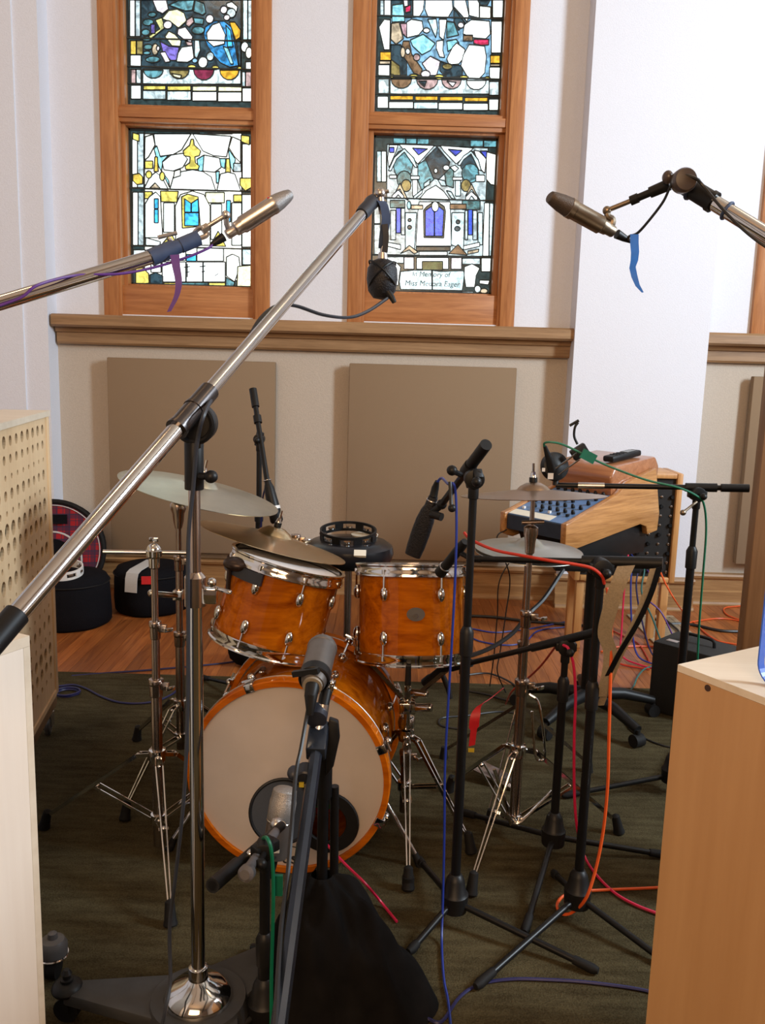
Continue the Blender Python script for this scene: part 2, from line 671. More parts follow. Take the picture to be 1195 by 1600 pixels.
def slab(b, x0, x1, y0, y1, z0, z1):
    return b.box(((x0 + x1) / 2, (y0 + y1) / 2, (z0 + z1) / 2), (x1 - x0, y1 - y0, z1 - z0))


b = MB()
SZ = 1.70
xs = [XL, W1[0] + .03, W1[1] - .03, W2[0] + .03, W2[1] - .03, W3[0] + .03, W3[1] - .03, XR]
slab(b, XL, XR, WY, WY + .28, 1.56, SZ)
slab(b, XL, XR, WY, WY + .28, WT - .03, TOPZ)
for i in range(0, 8, 2):
    slab(b, xs[i], xs[i + 1], WY, WY + .28, SZ, WT - .03)
struct(b.build('wall_back', PLASTER, smooth=False))
b = MB()
slab(b, XL, XR, WY, WY + .28, 0, 1.56)
struct(b.build('wall_back_dado', PLASTER_LOW, smooth=False))
b = MB()
slab(b, colL, colR, 5.24, WY, 0, TOPZ)
struct(b.build('wall_back_column', PLASTER, smooth=False))
b = MB()
slab(b, XL, pilR, 5.25, WY, 0, TOPZ)
slab(b, XL, A(36, 500, 5.235).x, 5.232, 5.25, 1.02, TOPZ)
struct(b.build('wall_back_pilaster', PLASTER, smooth=False))
b = MB()
slab(b, XL - .2, XL, -4, WY + .28, 0, TOPZ)
struct(b.build('wall_left', PLASTER, smooth=False))
b = MB()
slab(b, XR, XR + .2, -4, WY + .28, 0, TOPZ)
struct(b.build('wall_right', PLASTER, smooth=False))
b = MB()
slab(b, XL, XR, -4.2, -4, 0, TOPZ)
DARKP = mat('bounce_cut_tan', (0.30, 0.22, 0.16), 0.85, noise=0.05)  # unseen wall's tone, made dark to cut bounce and dim chrome reflections
struct(b.build('wall_front', DARKP, smooth=False))
b = MB()
slab(b, XL, XR, -4, WY + .28, TOPZ, TOPZ + .2)
struct(b.build('ceiling', mat('ceiling_paint', (0.62, 0.52, 0.42), 0.9, noise=0.04), smooth=False))

# floor: strips of oak laid towards the window wall
b = MB()
slab(b, XL, XR, -4, WY, -0.12, -0.004)
floor = struct(b.build('floor', wood('oak_subfloor', (0.10, 0.03, 0.01), (0.2, 0.07, 0.02), 1), smooth=False, origin=(0, 0, 0)))
pw = 0.0625
x = -2.75
while x < 3.1:
    cut = random.uniform(3.9, 5.2)
    for y0, y1 in ((3.55, cut), (cut, WY)):
        if y1 - y0 > .12:
            bb = MB()
            slab(bb, x + .0006, x + pw - .0006, y0 + .0006, y1 - .0006, -.004, random.uniform(-.0004, 0))
            bb.build('plank', PLANK, floor, smooth=False)
    x += pw

# rug
rugY = 3.825
mt, nt, bsdf = nodes_of('rug_pile')
L = nt.links.new
tc = nt.nodes.new('ShaderNodeTexCoord')
n1 = nt.nodes.new('ShaderNodeTexNoise')
n1.inputs['Scale'].default_value = 3.0
n1.inputs['Detail'].default_value = 4
n2 = nt.nodes.new('ShaderNodeTexNoise')
n2.inputs['Scale'].default_value = 260
n2.inputs['Detail'].default_value = 2
mpn = nt.nodes.new('ShaderNodeMapping')
mpn.inputs['Scale'].default_value = (7, 40, 1)
n3 = nt.nodes.new('ShaderNodeTexNoise')
n3.inputs['Scale'].default_value = 1.0
n3.inputs['Detail'].default_value = 5
ad = nt.nodes.new('ShaderNodeMath')
ad.operation = 'ADD'
ad2 = nt.nodes.new('ShaderNodeMath')
ad2.operation = 'ADD'
rp = nt.nodes.new('ShaderNodeValToRGB')
rp.color_ramp.elements[0].position = 1.15 / 3
rp.color_ramp.elements[1].position = 1.85 / 3
rp.color_ramp.elements[0].color = (0.031, 0.023, 0.011, 1)
rp.color_ramp.elements[1].color = (0.085, 0.069, 0.036, 1)
dv = nt.nodes.new('ShaderNodeMath')
dv.operation = 'MULTIPLY'
dv.inputs[1].default_value = 1 / 3
L(tc.outputs['Object'], n1.inputs[0])
L(tc.outputs['Object'], n2.inputs[0])
L(tc.outputs['Object'], mpn.inputs[0])
L(mpn.outputs[0], n3.inputs[0])
L(n1.outputs[0], ad.inputs[0])
L(n2.outputs[0], ad.inputs[1])
L(ad.outputs[0], ad2.inputs[0])
L(n3.outputs[0], ad2.inputs[1])
L(ad2.outputs[0], dv.inputs[0])
L(dv.outputs[0], rp.inputs[0])
L(rp.outputs[0], bsdf.inputs['Base Color'])
bsdf.inputs['Roughness'].default_value = 1.0
bsdf.inputs['Specular IOR Level'].default_value = 0.05
bp = nt.nodes.new('ShaderNodeBump')
bp.inputs['Strength'].default_value = 0.6
bp.inputs['Distance'].default_value = 0.006
L(n2.outputs[0], bp.inputs['Height'])
L(bp.outputs[0], bsdf.inputs['Normal'])
b = MB()
slab(b, -4.2, 4.2, -3.6, rugY, 0, GZ)
tag(b.build('area_rug', mt, smooth=False, bevel=0.002), 'large dark olive green carpet under the drum kit', 'rug')


# ---- rails, baseboards
def mould(name, x0, x1, prof, mt, kind=True):
    """profile (y, z) run along x"""
    bb = MB()
    bb.prism([(x0, y, z) for y, z in prof], (x1 - x0, 0, 0))
    o = bb.build(name, mt, smooth=False)
    return struct(o) if kind else o


zt = A(480, 501, 5.27).z
zs = A(480, 521, 5.27).z
za = A(480, 548, 5.35).z
sillp = [(WY + .1, zt), (5.275, zt), (5.262, zt - .012), (5.262, zs + .012), (5.278, zs), (5.325, zs), (5.335, zs - .028), (5.352, zs - .03), (5.352, za + .012), (5.362, za), (WY, za)]
mould('trim_1', A(79, 497, 5.262).x, colL, sillp, RAILW)
mould('trim_2', colR, XR, sillp, RAILW)
zb = A(750, 886, 5.36).z
basep = [(WY, zb), (5.345, zb), (5.338, zb - .012), (5.345, zb - .028), (5.362, zb - .036), (5.362, zb * .46), (5.35, zb * .42), (5.35, .03), (5.335, .022), (5.33, .008), (5.33, 0), (WY, 0)]
mould('baseboard_back', pilR, colL, basep, BASEW)
mould('baseboard_back_bay', colR, XR, basep, BASEW)
mould('baseboard_column', colL - .03, colR + .03, [(y - .16, z) for y, z in basep], BASEW)
mould('baseboard_pilaster', XL, pilR + .03, [(y - .15, z) for y, z in basep], BASEW)


# ---- acoustic panels on the wall
def panel(x0, x1, z0, z1, label):
    bb = MB()
    y0, y1 = 5.315, 5.365
    slab(bb, x0, x1, y0, y1, z0, z1)
    r = thing('acoustic_panel', label, 'acoustic panel', ((x0 + x1) / 2, y1, z0), 'fabric acoustic panels on the wall')
    bb.build('fabric_face', FABRIC, r, bevel=.006)
    for cx in (x0 + .15, x1 - .15):
        for cz in (z0 + .15, z1 - .15):
            c = MB()
            slab(c, cx - .03, cx + .03, y1, WY - .002, cz - .03, cz + .03)
            c.build('wall_clip', BLACKM, r, smooth=False)


panel(A(170, 700, 5.315).x, A(429, 700, 5.315).x, A(300, 864, 5.315).z, A(300, 562, 5.315).z, 'tan fabric acoustic panel on wall behind the crash cymbal, left of the two')
panel(A(543, 700, 5.315).x, A(801, 700, 5.315).x, A(670, 876, 5.315).z, A(670, 571, 5.315).z, 'tan fabric acoustic panel on wall behind the drum stool')
panel(A(1167, 700, 5.315).x, A(1167, 700, 5.315).x + 1.0, A(1165, 882, 5.315).z, A(1175, 588, 5.315).z, 'tan fabric acoustic panel on wall right of the white column')

# ================================================================== stained glass windows
GY = 5.52
GP = {'W': ((.93, .97, .93), .10), 'W2': ((.80, .86, .86), .45), 'PW': ((.90, .88, .78), .30), 'S': ((.42, .50, .52), .55), 'S2': ((.60, .70, .71), .6),
      'PC': ((.58, .76, .79), .5), 'Y': ((.72, .58, .12), .5), 'PY': ((.86, .84, .50), .35), 'G': ((.62, .42, .07), .5), 'O': ((.66, .34, .03), .5),
      'B': ((.06, .44, .78), .55), 'B2': ((.03, .22, .48), .75), 'BB': ((.03, .09, .72), .5), 'DB': ((.05, .07, .42), .4), 'C': ((.30, .70, .80), .5),
      'T': ((.10, .26, .30), .75), 'T2': ((.18, .34, .48), .6), 'T3': ((.07, .17, .18), .75), 'N': ((.025, .05, .065), .7), 'K': ((.020, .035, .036), .5),
      'V': ((.16, .12, .42), .6), 'PK': ((.80, .70, .74), .4), 'BR': ((.42, .28, .27), .5), 'BRN': ((.17, .10, .055), .6), 'TN': ((.45, .35, .24), .55),
      'OL': ((.22, .17, .06), .6), 'R': ((.62, .03, .10), .5), 'PR': ((.60, .35, .40), .6), 'OY': ((.55, .52, .22), .6), 'MR': ((.17, .02, .05), .5), 'DG': ((.05, .075, .03), .5)}
GM = {k: glassmat('glass_' + k.lower(), tuple(math.sqrt(x) for x in c), d * 0.7) for k, (c, d) in GP.items()}


def R_(k, x0, y0, x1, y1):
    return (k, [(x0, y0), (x1, y0), (x1, y1), (x0, y1)])


def E_(k, cx, cy, rx, ry, n=12):
    return (k, [(cx + rx * math.cos(2 * PI * i / n), cy + ry * math.sin(2 * PI * i / n)) for i in range(n)])


def D_(k, cx, cy, rx, ry, n=7):        # lower half disc
    return (k, [(cx + rx * math.cos(PI * i / n), cy + ry * math.sin(PI * i / n)) for i in range(n + 1)])


def Q_(k, *p):
    return (k, [(p[i], p[i + 1]) for i in range(0, len(p), 2)])


LL = [R_('PW', 195, 100, 1020, 1350), R_('K', 195, 60, 660, 104), R_('T', 660, 60, 735, 105), R_('N', 735, 60, 770, 105), R_('S', 770, 60, 860, 105), R_('T', 860, 60, 940, 105),
      R_('W', 90, 130, 135, 560), R_('S', 135, 100, 190, 560), R_('W', 95, 600, 140, 1050), R_('S', 140, 600, 190, 1050), R_('W', 1025, 190, 1100, 480), R_('W', 1022, 620, 1100, 1065),
      Q_('Y', 95, 95, 150, 110, 150, 170, 95, 150), Q_('G', 95, 450, 150, 440, 180, 470, 180, 530, 130, 535, 95, 500), Q_('Y', 1015, 115, 1085, 125, 1085, 200, 1015, 170),
      Q_('Y', 1005, 480, 1100, 480, 1100, 560, 1050, 590, 1005, 540),
      Q_('W', 275, 105, 590, 105, 510, 240, 440, 280, 330, 295, 285, 200), Q_('W', 605, 105, 930, 125, 890, 300, 780, 290, 690, 250),
      Q_('PW', 200, 130, 265, 110, 285, 200, 230, 300, 195, 330), Q_('PW', 940, 130, 1010, 160, 1010, 350, 960, 300, 910, 220),
      Q_('C', 275, 230, 300, 205, 330, 300, 400, 285, 350, 340, 340, 420, 400, 500, 408, 560, 370, 480, 315, 380), Q_('C', 640, 320, 700, 285, 690, 420, 655, 425),
      Q_('C', 800, 430, 830, 420, 825, 520, 805, 525), Q_('C', 830, 315, 885, 315, 875, 400, 840, 380), Q_('C', 905, 230, 965, 320, 950, 430, 925, 380),
      Q_('W', 345, 345, 420, 285, 520, 270, 560, 320, 520, 390, 440, 420, 360, 410), Q_('W', 700, 285, 830, 310, 845, 390, 790, 430, 690, 420),
      R_('Y', 198, 335, 265, 400), R_('S', 950, 355, 1015, 425),
      Q_('Y', 590, 150, 610, 150, 617, 200, 672, 250, 660, 290, 622, 300, 627, 350, 660, 378, 650, 407, 545, 407, 538, 378, 578, 350, 582, 300, 530, 290, 522, 250, 578, 200),
      Q_('G', 283, 300, 305, 300, 312, 425, 275, 425), Q_('Y', 888, 315, 915, 315, 925, 435, 882, 440),
      Q_('W', 290, 430, 340, 470, 398, 580, 190, 572, 240, 470), E_('Y', 232, 450, 26, 32), E_('Y', 345, 465, 22, 38), Q_('TN', 240, 565, 285, 520, 330, 568),
      Q_('W', 600, 410, 690, 425, 760, 470, 800, 590, 410, 577, 440, 470, 510, 425), Q_('PW', 450, 420, 500, 405, 500, 460, 440, 480),
      Q_('W', 900, 430, 960, 445, 1012, 590, 808, 590, 840, 445), Q_('Y', 330, 590, 482, 592, 470, 685, 335, 680), R_('Y', 195, 595, 262, 655), R_('PY', 712, 602, 872, 690), R_('Y', 950, 622, 1020, 682),
      Q_('W', 235, 640, 290, 598, 330, 640, 350, 985, 200, 985, 200, 700), R_('B', 278, 655, 312, 740), R_('B', 278, 745, 312, 860),
      Q_('PW', 600, 590, 700, 620, 752, 720, 752, 1050, 460, 1050, 455, 720, 500, 620), Q_('Y', 508, 640, 560, 615, 650, 640, 668, 890, 515, 905),
      Q_('B', 535, 655, 590, 695, 590, 770, 535, 770), Q_('B', 592, 695, 650, 655, 655, 770, 592, 770), R_('B', 535, 774, 655, 885),
      R_('B', 890, 670, 925, 852), R_('W', 357, 690, 448, 940), R_('W', 757, 700, 850, 1000), R_('W', 935, 690, 1018, 1050),
      Q_('Y', 340, 1045, 420, 950, 475, 1045), Q_('Y', 750, 1055, 820, 930, 885, 1060), Q_('W2', 205, 985, 330, 1020, 325, 1055, 205, 1050),
      R_('W', 345, 1075, 545, 1180), R_('W', 640, 1075, 865, 1185), R_('B', 550, 1128, 635, 1185), R_('W2', 100, 1090, 200, 1230), R_('W', 205, 1090, 330, 1185),
      R_('W', 345, 1192, 545, 1360), R_('W', 549, 1192, 690, 1360), R_('W', 694, 1192, 880, 1360),
      Q_('Y', 120, 1250, 180, 1240, 230, 1290, 235, 1370, 120, 1388), Q_('N', 240, 1300, 290, 1280, 350, 1310, 350, 1392, 245, 1392), R_('W', 250, 1200, 335, 1280),
      Q_('W', 890, 1150, 940, 1125, 995, 1150, 1005, 1230, 960, 1360, 890, 1310), Q_('PY', 985, 1230, 1100, 1220, 1100, 1405, 980, 1400), R_('PC', 1025, 1080, 1098, 1215),
      R_('Y', 360, 1368, 485, 1396), R_('T3', 490, 1366, 735, 1396), R_('Y', 740, 1368, 880, 1400), Q_('T', 885, 1320, 960, 1365, 950, 1400, 885, 1400)]
UL = [R_('N', 165, 0, 1015, 600), R_('W', 70, 0, 115, 312), R_('S', 117, 0, 160, 312), R_('PC', 1030, 0, 1070, 340), R_('S', 1072, 0, 1105, 340), R_('G', 75, 345, 125, 465), R_('OL', 127, 345, 182, 465),
      R_('W', 75, 467, 166, 570), R_('BR', 80, 590, 122, 710), R_('S2', 124, 590, 166, 710), R_('W', 80, 725, 166, 842), E_('W', 1045, 400, 32, 45), E_('PW', 1080, 450, 28, 50), R_('W2', 1052, 525, 1100, 590),
      R_('PC', 1022, 610, 1050, 740), R_('BR', 1052, 610, 1100, 740), R_('W', 1025, 748, 1105, 865),
      Q_('T', 400, 45, 480, 5, 620, 0, 600, 90, 540, 95), Q_('T', 625, 0, 700, 30, 715, 110, 690, 130, 610, 100), E_('T', 225, 190, 48, 30), E_('T', 260, 125, 36, 22), Q_('T', 610, 150, 700, 160, 690, 210, 620, 200), E_('T', 650, 258, 55, 35), E_('T', 205, 275, 36, 28), E_('T', 265, 505, 62, 28), E_('T3', 215, 330, 40, 20), E_('T3', 225, 400, 40, 24), E_('T', 215, 450, 32, 16),
      Q_('PK', 262, 0, 380, 0, 398, 80, 350, 118, 300, 95), Q_('PY', 400, 90, 470, 78, 530, 110, 553, 180, 485, 240, 420, 190, 340, 160), Q_('OY', 285, 170, 340, 150, 372, 235, 245, 335, 232, 305, 325, 245),
      R_('V', 248, 205, 285, 285), Q_('PY', 400, 265, 450, 290, 505, 350, 498, 395, 430, 392, 368, 312), E_('PK', 392, 212, 38, 36), Q_('PK', 480, 245, 540, 228, 605, 315, 592, 362, 540, 345, 472, 290), Q_('BR', 550, 172, 600, 140, 615, 190, 572, 232, 545, 212),
      Q_('BR', 540, 350, 600, 360, 600, 390, 560, 390), Q_('V', 325, 350, 400, 392, 490, 402, 468, 515, 420, 515, 350, 440), Q_('W', 510, 402, 600, 388, 615, 500, 560, 530, 465, 525, 480, 450), Q_('PC', 620, 340, 660, 338, 668, 430, 640, 500, 618, 478), E_('T2', 622, 515, 24, 22),
      Q_('PK', 325, 445, 370, 440, 414, 525, 372, 532), E_('TN', 285, 420, 28, 50), E_('PK', 310, 412, 14, 22),
      Q_('B2', 710, 230, 780, 178, 870, 180, 932, 230, 962, 380, 992, 560, 920, 572, 840, 535, 780, 470, 725, 385, 695, 300), Q_('W', 770, 212, 830, 190, 882, 300, 872, 375, 782, 398, 730, 352, 722, 280), Q_('B', 885, 215, 925, 260, 945, 400, 900, 400), Q_('C', 862, 395, 905, 410, 950, 545, 925, 545),
      Q_('O', 915, 188, 960, 188, 1012, 260, 1005, 320, 970, 345), Q_('N', 975, 350, 1012, 330, 1012, 560, 995, 560), Q_('W', 890, 30, 935, 15, 985, 60, 975, 108, 940, 75, 895, 60), E_('PK', 868, 85, 30, 34), E_('S', 930, 112, 40, 42), E_('PK', 893, 150, 26, 26), E_('PK', 748, 162, 34, 38),
      E_('S2', 752, 480, 32, 38), R_('S2', 180, 585, 1012, 716), D_('T', 270, 596, 84, 70), D_('OL', 490, 596, 84, 76), Q_('PY', 425, 625, 510, 640, 500, 668, 450, 655), D_('MR', 698, 590, 88, 92), E_('W', 690, 530, 40, 48), D_('O', 915, 596, 82, 84), E_('Y', 595, 570, 36, 20), E_('Y', 795, 575, 30, 18), E_('Y', 1000, 580, 18, 16),
      R_('Y', 185, 728, 375, 765), R_('Y', 388, 730, 588, 770), R_('PY', 602, 732, 806, 775), R_('PY', 820, 735, 1020, 778), R_('S', 180, 768, 376, 845), R_('S2', 386, 773, 590, 852), R_('W', 600, 778, 808, 858), R_('W', 818, 782, 1018, 864)]
UR = [R_('T2', 165, 0, 1020, 660), R_('W', 110, 0, 165, 135), R_('S', 75, 0, 106, 135), Q_('W', 65, 230, 110, 165, 160, 170, 155, 425, 110, 425), R_('O', 75, 440, 172, 515), R_('TN', 70, 517, 160, 547), R_('W', 60, 550, 155, 645), R_('S2', 60, 668, 150, 800), R_('W', 52, 818, 142, 920),
      R_('W', 1030, 0, 1118, 152), R_('W', 1018, 180, 1108, 452), R_('O', 1010, 470, 1092, 540), R_('TN', 1010, 542, 1090, 566), R_('W', 1003, 570, 1096, 672), R_('S2', 1000, 692, 1082, 810), R_('W', 998, 842, 1082, 938),
      Q_('N', 165, 0, 350, 0, 350, 150, 165, 150), Q_('C', 178, 45, 270, 32, 285, 185, 175, 190), Q_('R', 288, 62, 336, 40, 330, 100, 290, 110), Q_('PK', 272, 0, 310, 0, 310, 55, 280, 60), Q_('W', 355, 0, 450, 0, 440, 90, 410, 140, 355, 147), Q_('W', 460, 0, 685, 0, 692, 80, 650, 152, 580, 152, 480, 142, 455, 80), Q_('W', 700, 0, 800, 0, 828, 130, 812, 188, 760, 125, 700, 60), Q_('N', 700, 70, 800, 200, 740, 260, 700, 180), Q_('W', 820, 0, 915, 0, 915, 155, 830, 135), Q_('PW', 918, 50, 1012, 60, 1012, 158, 918, 156), Q_('N', 900, 0, 1010, 0, 985, 45, 930, 50),
      Q_('PC', 478, 165, 550, 160, 562, 240, 547, 322, 518, 260), Q_('W', 575, 165, 640, 165, 632, 230, 612, 342, 578, 312), Q_('W', 555, 350, 610, 342, 607, 430, 622, 490, 580, 485, 550, 410), Q_('T', 640, 182, 700, 190, 742, 300, 640, 322), Q_('C', 640, 350, 720, 335, 745, 370, 650, 440),
      Q_('TN', 172, 200, 235, 188, 272, 330, 210, 378, 165, 335), Q_('PR', 245, 200, 300, 198, 302, 322, 268, 290), Q_('W', 300, 190, 340, 165, 430, 180, 442, 250, 400, 300, 302, 322), E_('W', 468, 260, 28, 22), Q_('C', 330, 342, 440, 292, 542, 370, 500, 430, 430, 467, 350, 392), Q_('N', 165, 380, 250, 380, 300, 500, 300, 640, 170, 640), Q_('BRN', 270, 350, 322, 350, 342, 460, 432, 590, 420, 645, 360, 622, 300, 520, 250, 450), Q_('OL', 168, 505, 240, 560, 248, 642, 165, 642), E_('W', 310, 438, 18, 26), E_('TN', 268, 445, 20, 46),
      Q_('PK', 430, 540, 500, 478, 585, 520, 572, 582, 552, 642, 500, 642), E_('PK', 460, 630, 40, 32), E_('BR', 385, 488, 28, 30), Q_('N', 590, 520, 650, 545, 780, 560, 770, 650, 640, 660, 580, 600), Q_('W', 640, 500, 690, 400, 725, 365, 795, 420, 780, 500, 740, 545, 660, 552), E_('OL', 645, 565, 42, 26), Q_('W', 790, 210, 850, 168, 1002, 180, 1010, 290, 970, 332, 860, 322, 778, 290), Q_('R', 868, 335, 996, 335, 996, 382, 930, 388, 868, 370), Q_('W', 830, 380, 960, 392, 976, 480, 962, 620, 900, 684, 820, 662, 760, 560, 780, 470), E_('PK', 760, 215, 26, 26), R_('BRN', 780, 300, 860, 350),
      R_('S2', 160, 668, 1000, 800), D_('BRN', 255, 672, 88, 80), D_('BR', 475, 674, 92, 88), Q_('N', 400, 690, 470, 690, 450, 740), D_('BR', 680, 678, 84, 80), Q_('PK', 640, 690, 720, 700, 690, 740), D_('W', 890, 684, 84, 80), E_('Y', 175, 648, 18, 16), E_('Y', 360, 650, 40, 20), E_('Y', 575, 655, 42, 22), E_('Y', 785, 660, 40, 18), E_('Y', 985, 666, 24, 15),
      R_('O', 160, 812, 355, 850), R_('O', 372, 816, 564, 854), R_('O', 582, 820, 776, 858), R_('O', 792, 828, 988, 864), R_('W', 150, 864, 356, 922), R_('PC', 360, 868, 564, 926), R_('W', 570, 872, 774, 932), R_('W', 780, 878, 990, 938)]
LR = [Q_('S', 180, 185, 1000, 215, 960, 1095, 175, 1080), R_('T', 230, 112, 330, 180), R_('T', 334, 112, 420, 182), R_('T', 424, 116, 520, 186), R_('T', 855, 125, 960, 205), R_('T', 964, 130, 1085, 210),
      R_('PC', 98, 240, 132, 490), R_('W', 135, 240, 172, 490), Q_('W', 985, 245, 1075, 270, 1070, 520, 1020, 510, 985, 470), R_('S', 75, 690, 125, 830), R_('S', 75, 834, 125, 1080), Q_('W', 970, 660, 1010, 660, 1005, 1092, 955, 1092), Q_('PC', 1012, 660, 1048, 665, 1040, 1092, 1008, 1092), R_('PC', 918, 740, 955, 1000),
      E_('T', 310, 350, 80, 120), E_('T3', 320, 470, 60, 70), Q_('T', 430, 350, 520, 290, 560, 470, 460, 560, 430, 480), Q_('T3', 640, 380, 720, 380, 720, 540, 660, 520), Q_('N', 585, 205, 690, 330, 670, 400, 600, 470, 555, 460, 490, 300), E_('N', 848, 330, 78, 95), E_('T', 855, 420, 70, 80), E_('OL', 335, 520, 40, 50), E_('OL', 820, 520, 40, 50),
      Q_('W', 275, 185, 565, 195, 430, 345, 310, 225), Q_('DB', 385, 215, 510, 222, 435, 272), Q_('W', 610, 195, 882, 215, 740, 345, 640, 240), Q_('DB', 675, 225, 790, 235, 735, 282), Q_('W', 198, 190, 270, 190, 245, 260, 195, 375, 185, 300), R_('DB', 200, 210, 238, 252), Q_('W', 885, 235, 925, 240, 985, 300, 972, 420, 935, 385), Q_('DB', 935, 240, 990, 240, 985, 305),
      Q_('PC', 190, 400, 240, 290, 320, 218, 400, 300, 425, 375, 405, 370, 320, 248, 258, 305, 212, 400), Q_('PC', 750, 350, 800, 280, 862, 238, 920, 310, 945, 400, 925, 395, 862, 262, 800, 310, 770, 360), E_('W', 660, 375, 26, 22), Q_('W', 690, 370, 730, 355, 760, 380, 730, 410), E_('W', 575, 400, 14, 20),
      R_('W', 372, 442, 442, 470), R_('W', 388, 472, 426, 605), R_('W', 712, 452, 792, 476), R_('PC', 734, 478, 776, 605), R_('W', 200, 435, 256, 462), R_('W', 900, 435, 972, 488),
      Q_('W', 575, 518, 640, 568, 692, 640, 440, 632, 500, 560), Q_('PC', 478, 505, 530, 465, 525, 512, 480, 535), Q_('PC', 392, 610, 470, 548, 462, 582, 400, 632), Q_('PC', 590, 468, 650, 482, 662, 525, 620, 522), Q_('PC', 660, 560, 702, 572, 735, 635, 700, 620),
      Q_('TN', 285, 500, 330, 595, 352, 640, 320, 622, 285, 548, 235, 600, 255, 560), Q_('W', 220, 602, 270, 555, 315, 602, 315, 622, 295, 622, 270, 592, 245, 622, 220, 622), Q_('TN', 865, 505, 900, 580, 935, 640, 905, 610, 868, 548, 815, 605, 838, 560), Q_('W', 818, 612, 865, 568, 912, 612, 915, 636, 892, 636, 865, 602, 842, 636, 818, 636),
      Q_('W', 440, 652, 692, 652, 702, 1010, 415, 1010, 430, 740), Q_('K', 478, 942, 475, 720, 500, 690, 545, 660, 600, 660, 645, 690, 655, 730, 640, 946), Q_('BB', 490, 930, 490, 722, 540, 690, 562, 735, 562, 930), Q_('BB', 566, 930, 566, 735, 600, 690, 640, 722, 630, 930), E_('W', 570, 690, 28, 42),
      Q_('PC', 328, 740, 420, 740, 402, 1040, 328, 1040), Q_('PC', 706, 740, 808, 740, 800, 1040, 700, 1000), E_('N', 362, 800, 14, 14, 8), E_('N', 362, 858, 17, 17, 8), E_('N', 755, 815, 17, 17, 8), E_('N', 750, 870, 24, 20, 8),
      R_('T3', 205, 640, 325, 700), R_('T3', 790, 640, 935, 715), R_('BB', 255, 702, 290, 905), R_('BB', 838, 715, 872, 920), R_('S', 208, 720, 250, 960), R_('S', 295, 704, 325, 920), R_('S', 876, 722, 910, 960), R_('S', 812, 722, 834, 960), R_('TN', 375, 678, 470, 712), R_('BRN', 690, 670, 822, 712), E_('C', 358, 680, 16, 34, 8),
      Q_('TN', 288, 1072, 360, 1005, 432, 1060, 400, 1075, 360, 1042), Q_('BRN', 680, 1072, 755, 998, 832, 1084), Q_('W', 185, 980, 290, 1000, 290, 1040, 185, 1012), Q_('W', 800, 1010, 930, 980, 932, 1012, 800, 1042), Q_('TN', 835, 1052, 925, 1035, 920, 1060, 835, 1078), R_('K', 415, 1015, 692, 1050), R_('W', 440, 1055, 668, 1086),
      R_('S2', 180, 1098, 315, 1150), R_('W', 420, 1105, 678, 1198), R_('DG', 465, 1135, 632, 1206), R_('PK', 318, 1100, 398, 1198), R_('PK', 700, 1105, 785, 1198), R_('S2', 790, 1110, 935, 1160),
      Q_('PC', 290, 1218, 400, 1206, 540, 1206, 545, 1366, 290, 1362, 280, 1300), Q_('PC', 549, 1208, 600, 1216, 800, 1212, 808, 1240, 790, 1372, 549, 1366),
      Q_('W', 205, 1150, 250, 1140, 290, 1180, 278, 1250, 270, 1330, 235, 1330, 248, 1240), Q_('W', 808, 1180, 870, 1155, 932, 1190, 902, 1250, 890, 1345, 820, 1345, 805, 1250), R_('W', 945, 1108, 1028, 1218), Q_('W', 930, 1288, 1012, 1290, 1000, 1325, 930, 1315), E_('TN', 965, 1375, 32, 20), E_('S2', 915, 1360, 26, 30),
      R_('S2', 240, 1376, 410, 1405), R_('S2', 414, 1376, 530, 1405), R_('W2', 534, 1378, 660, 1408), R_('S2', 664, 1380, 780, 1410), R_('S2', 784, 1380, 880, 1410)]


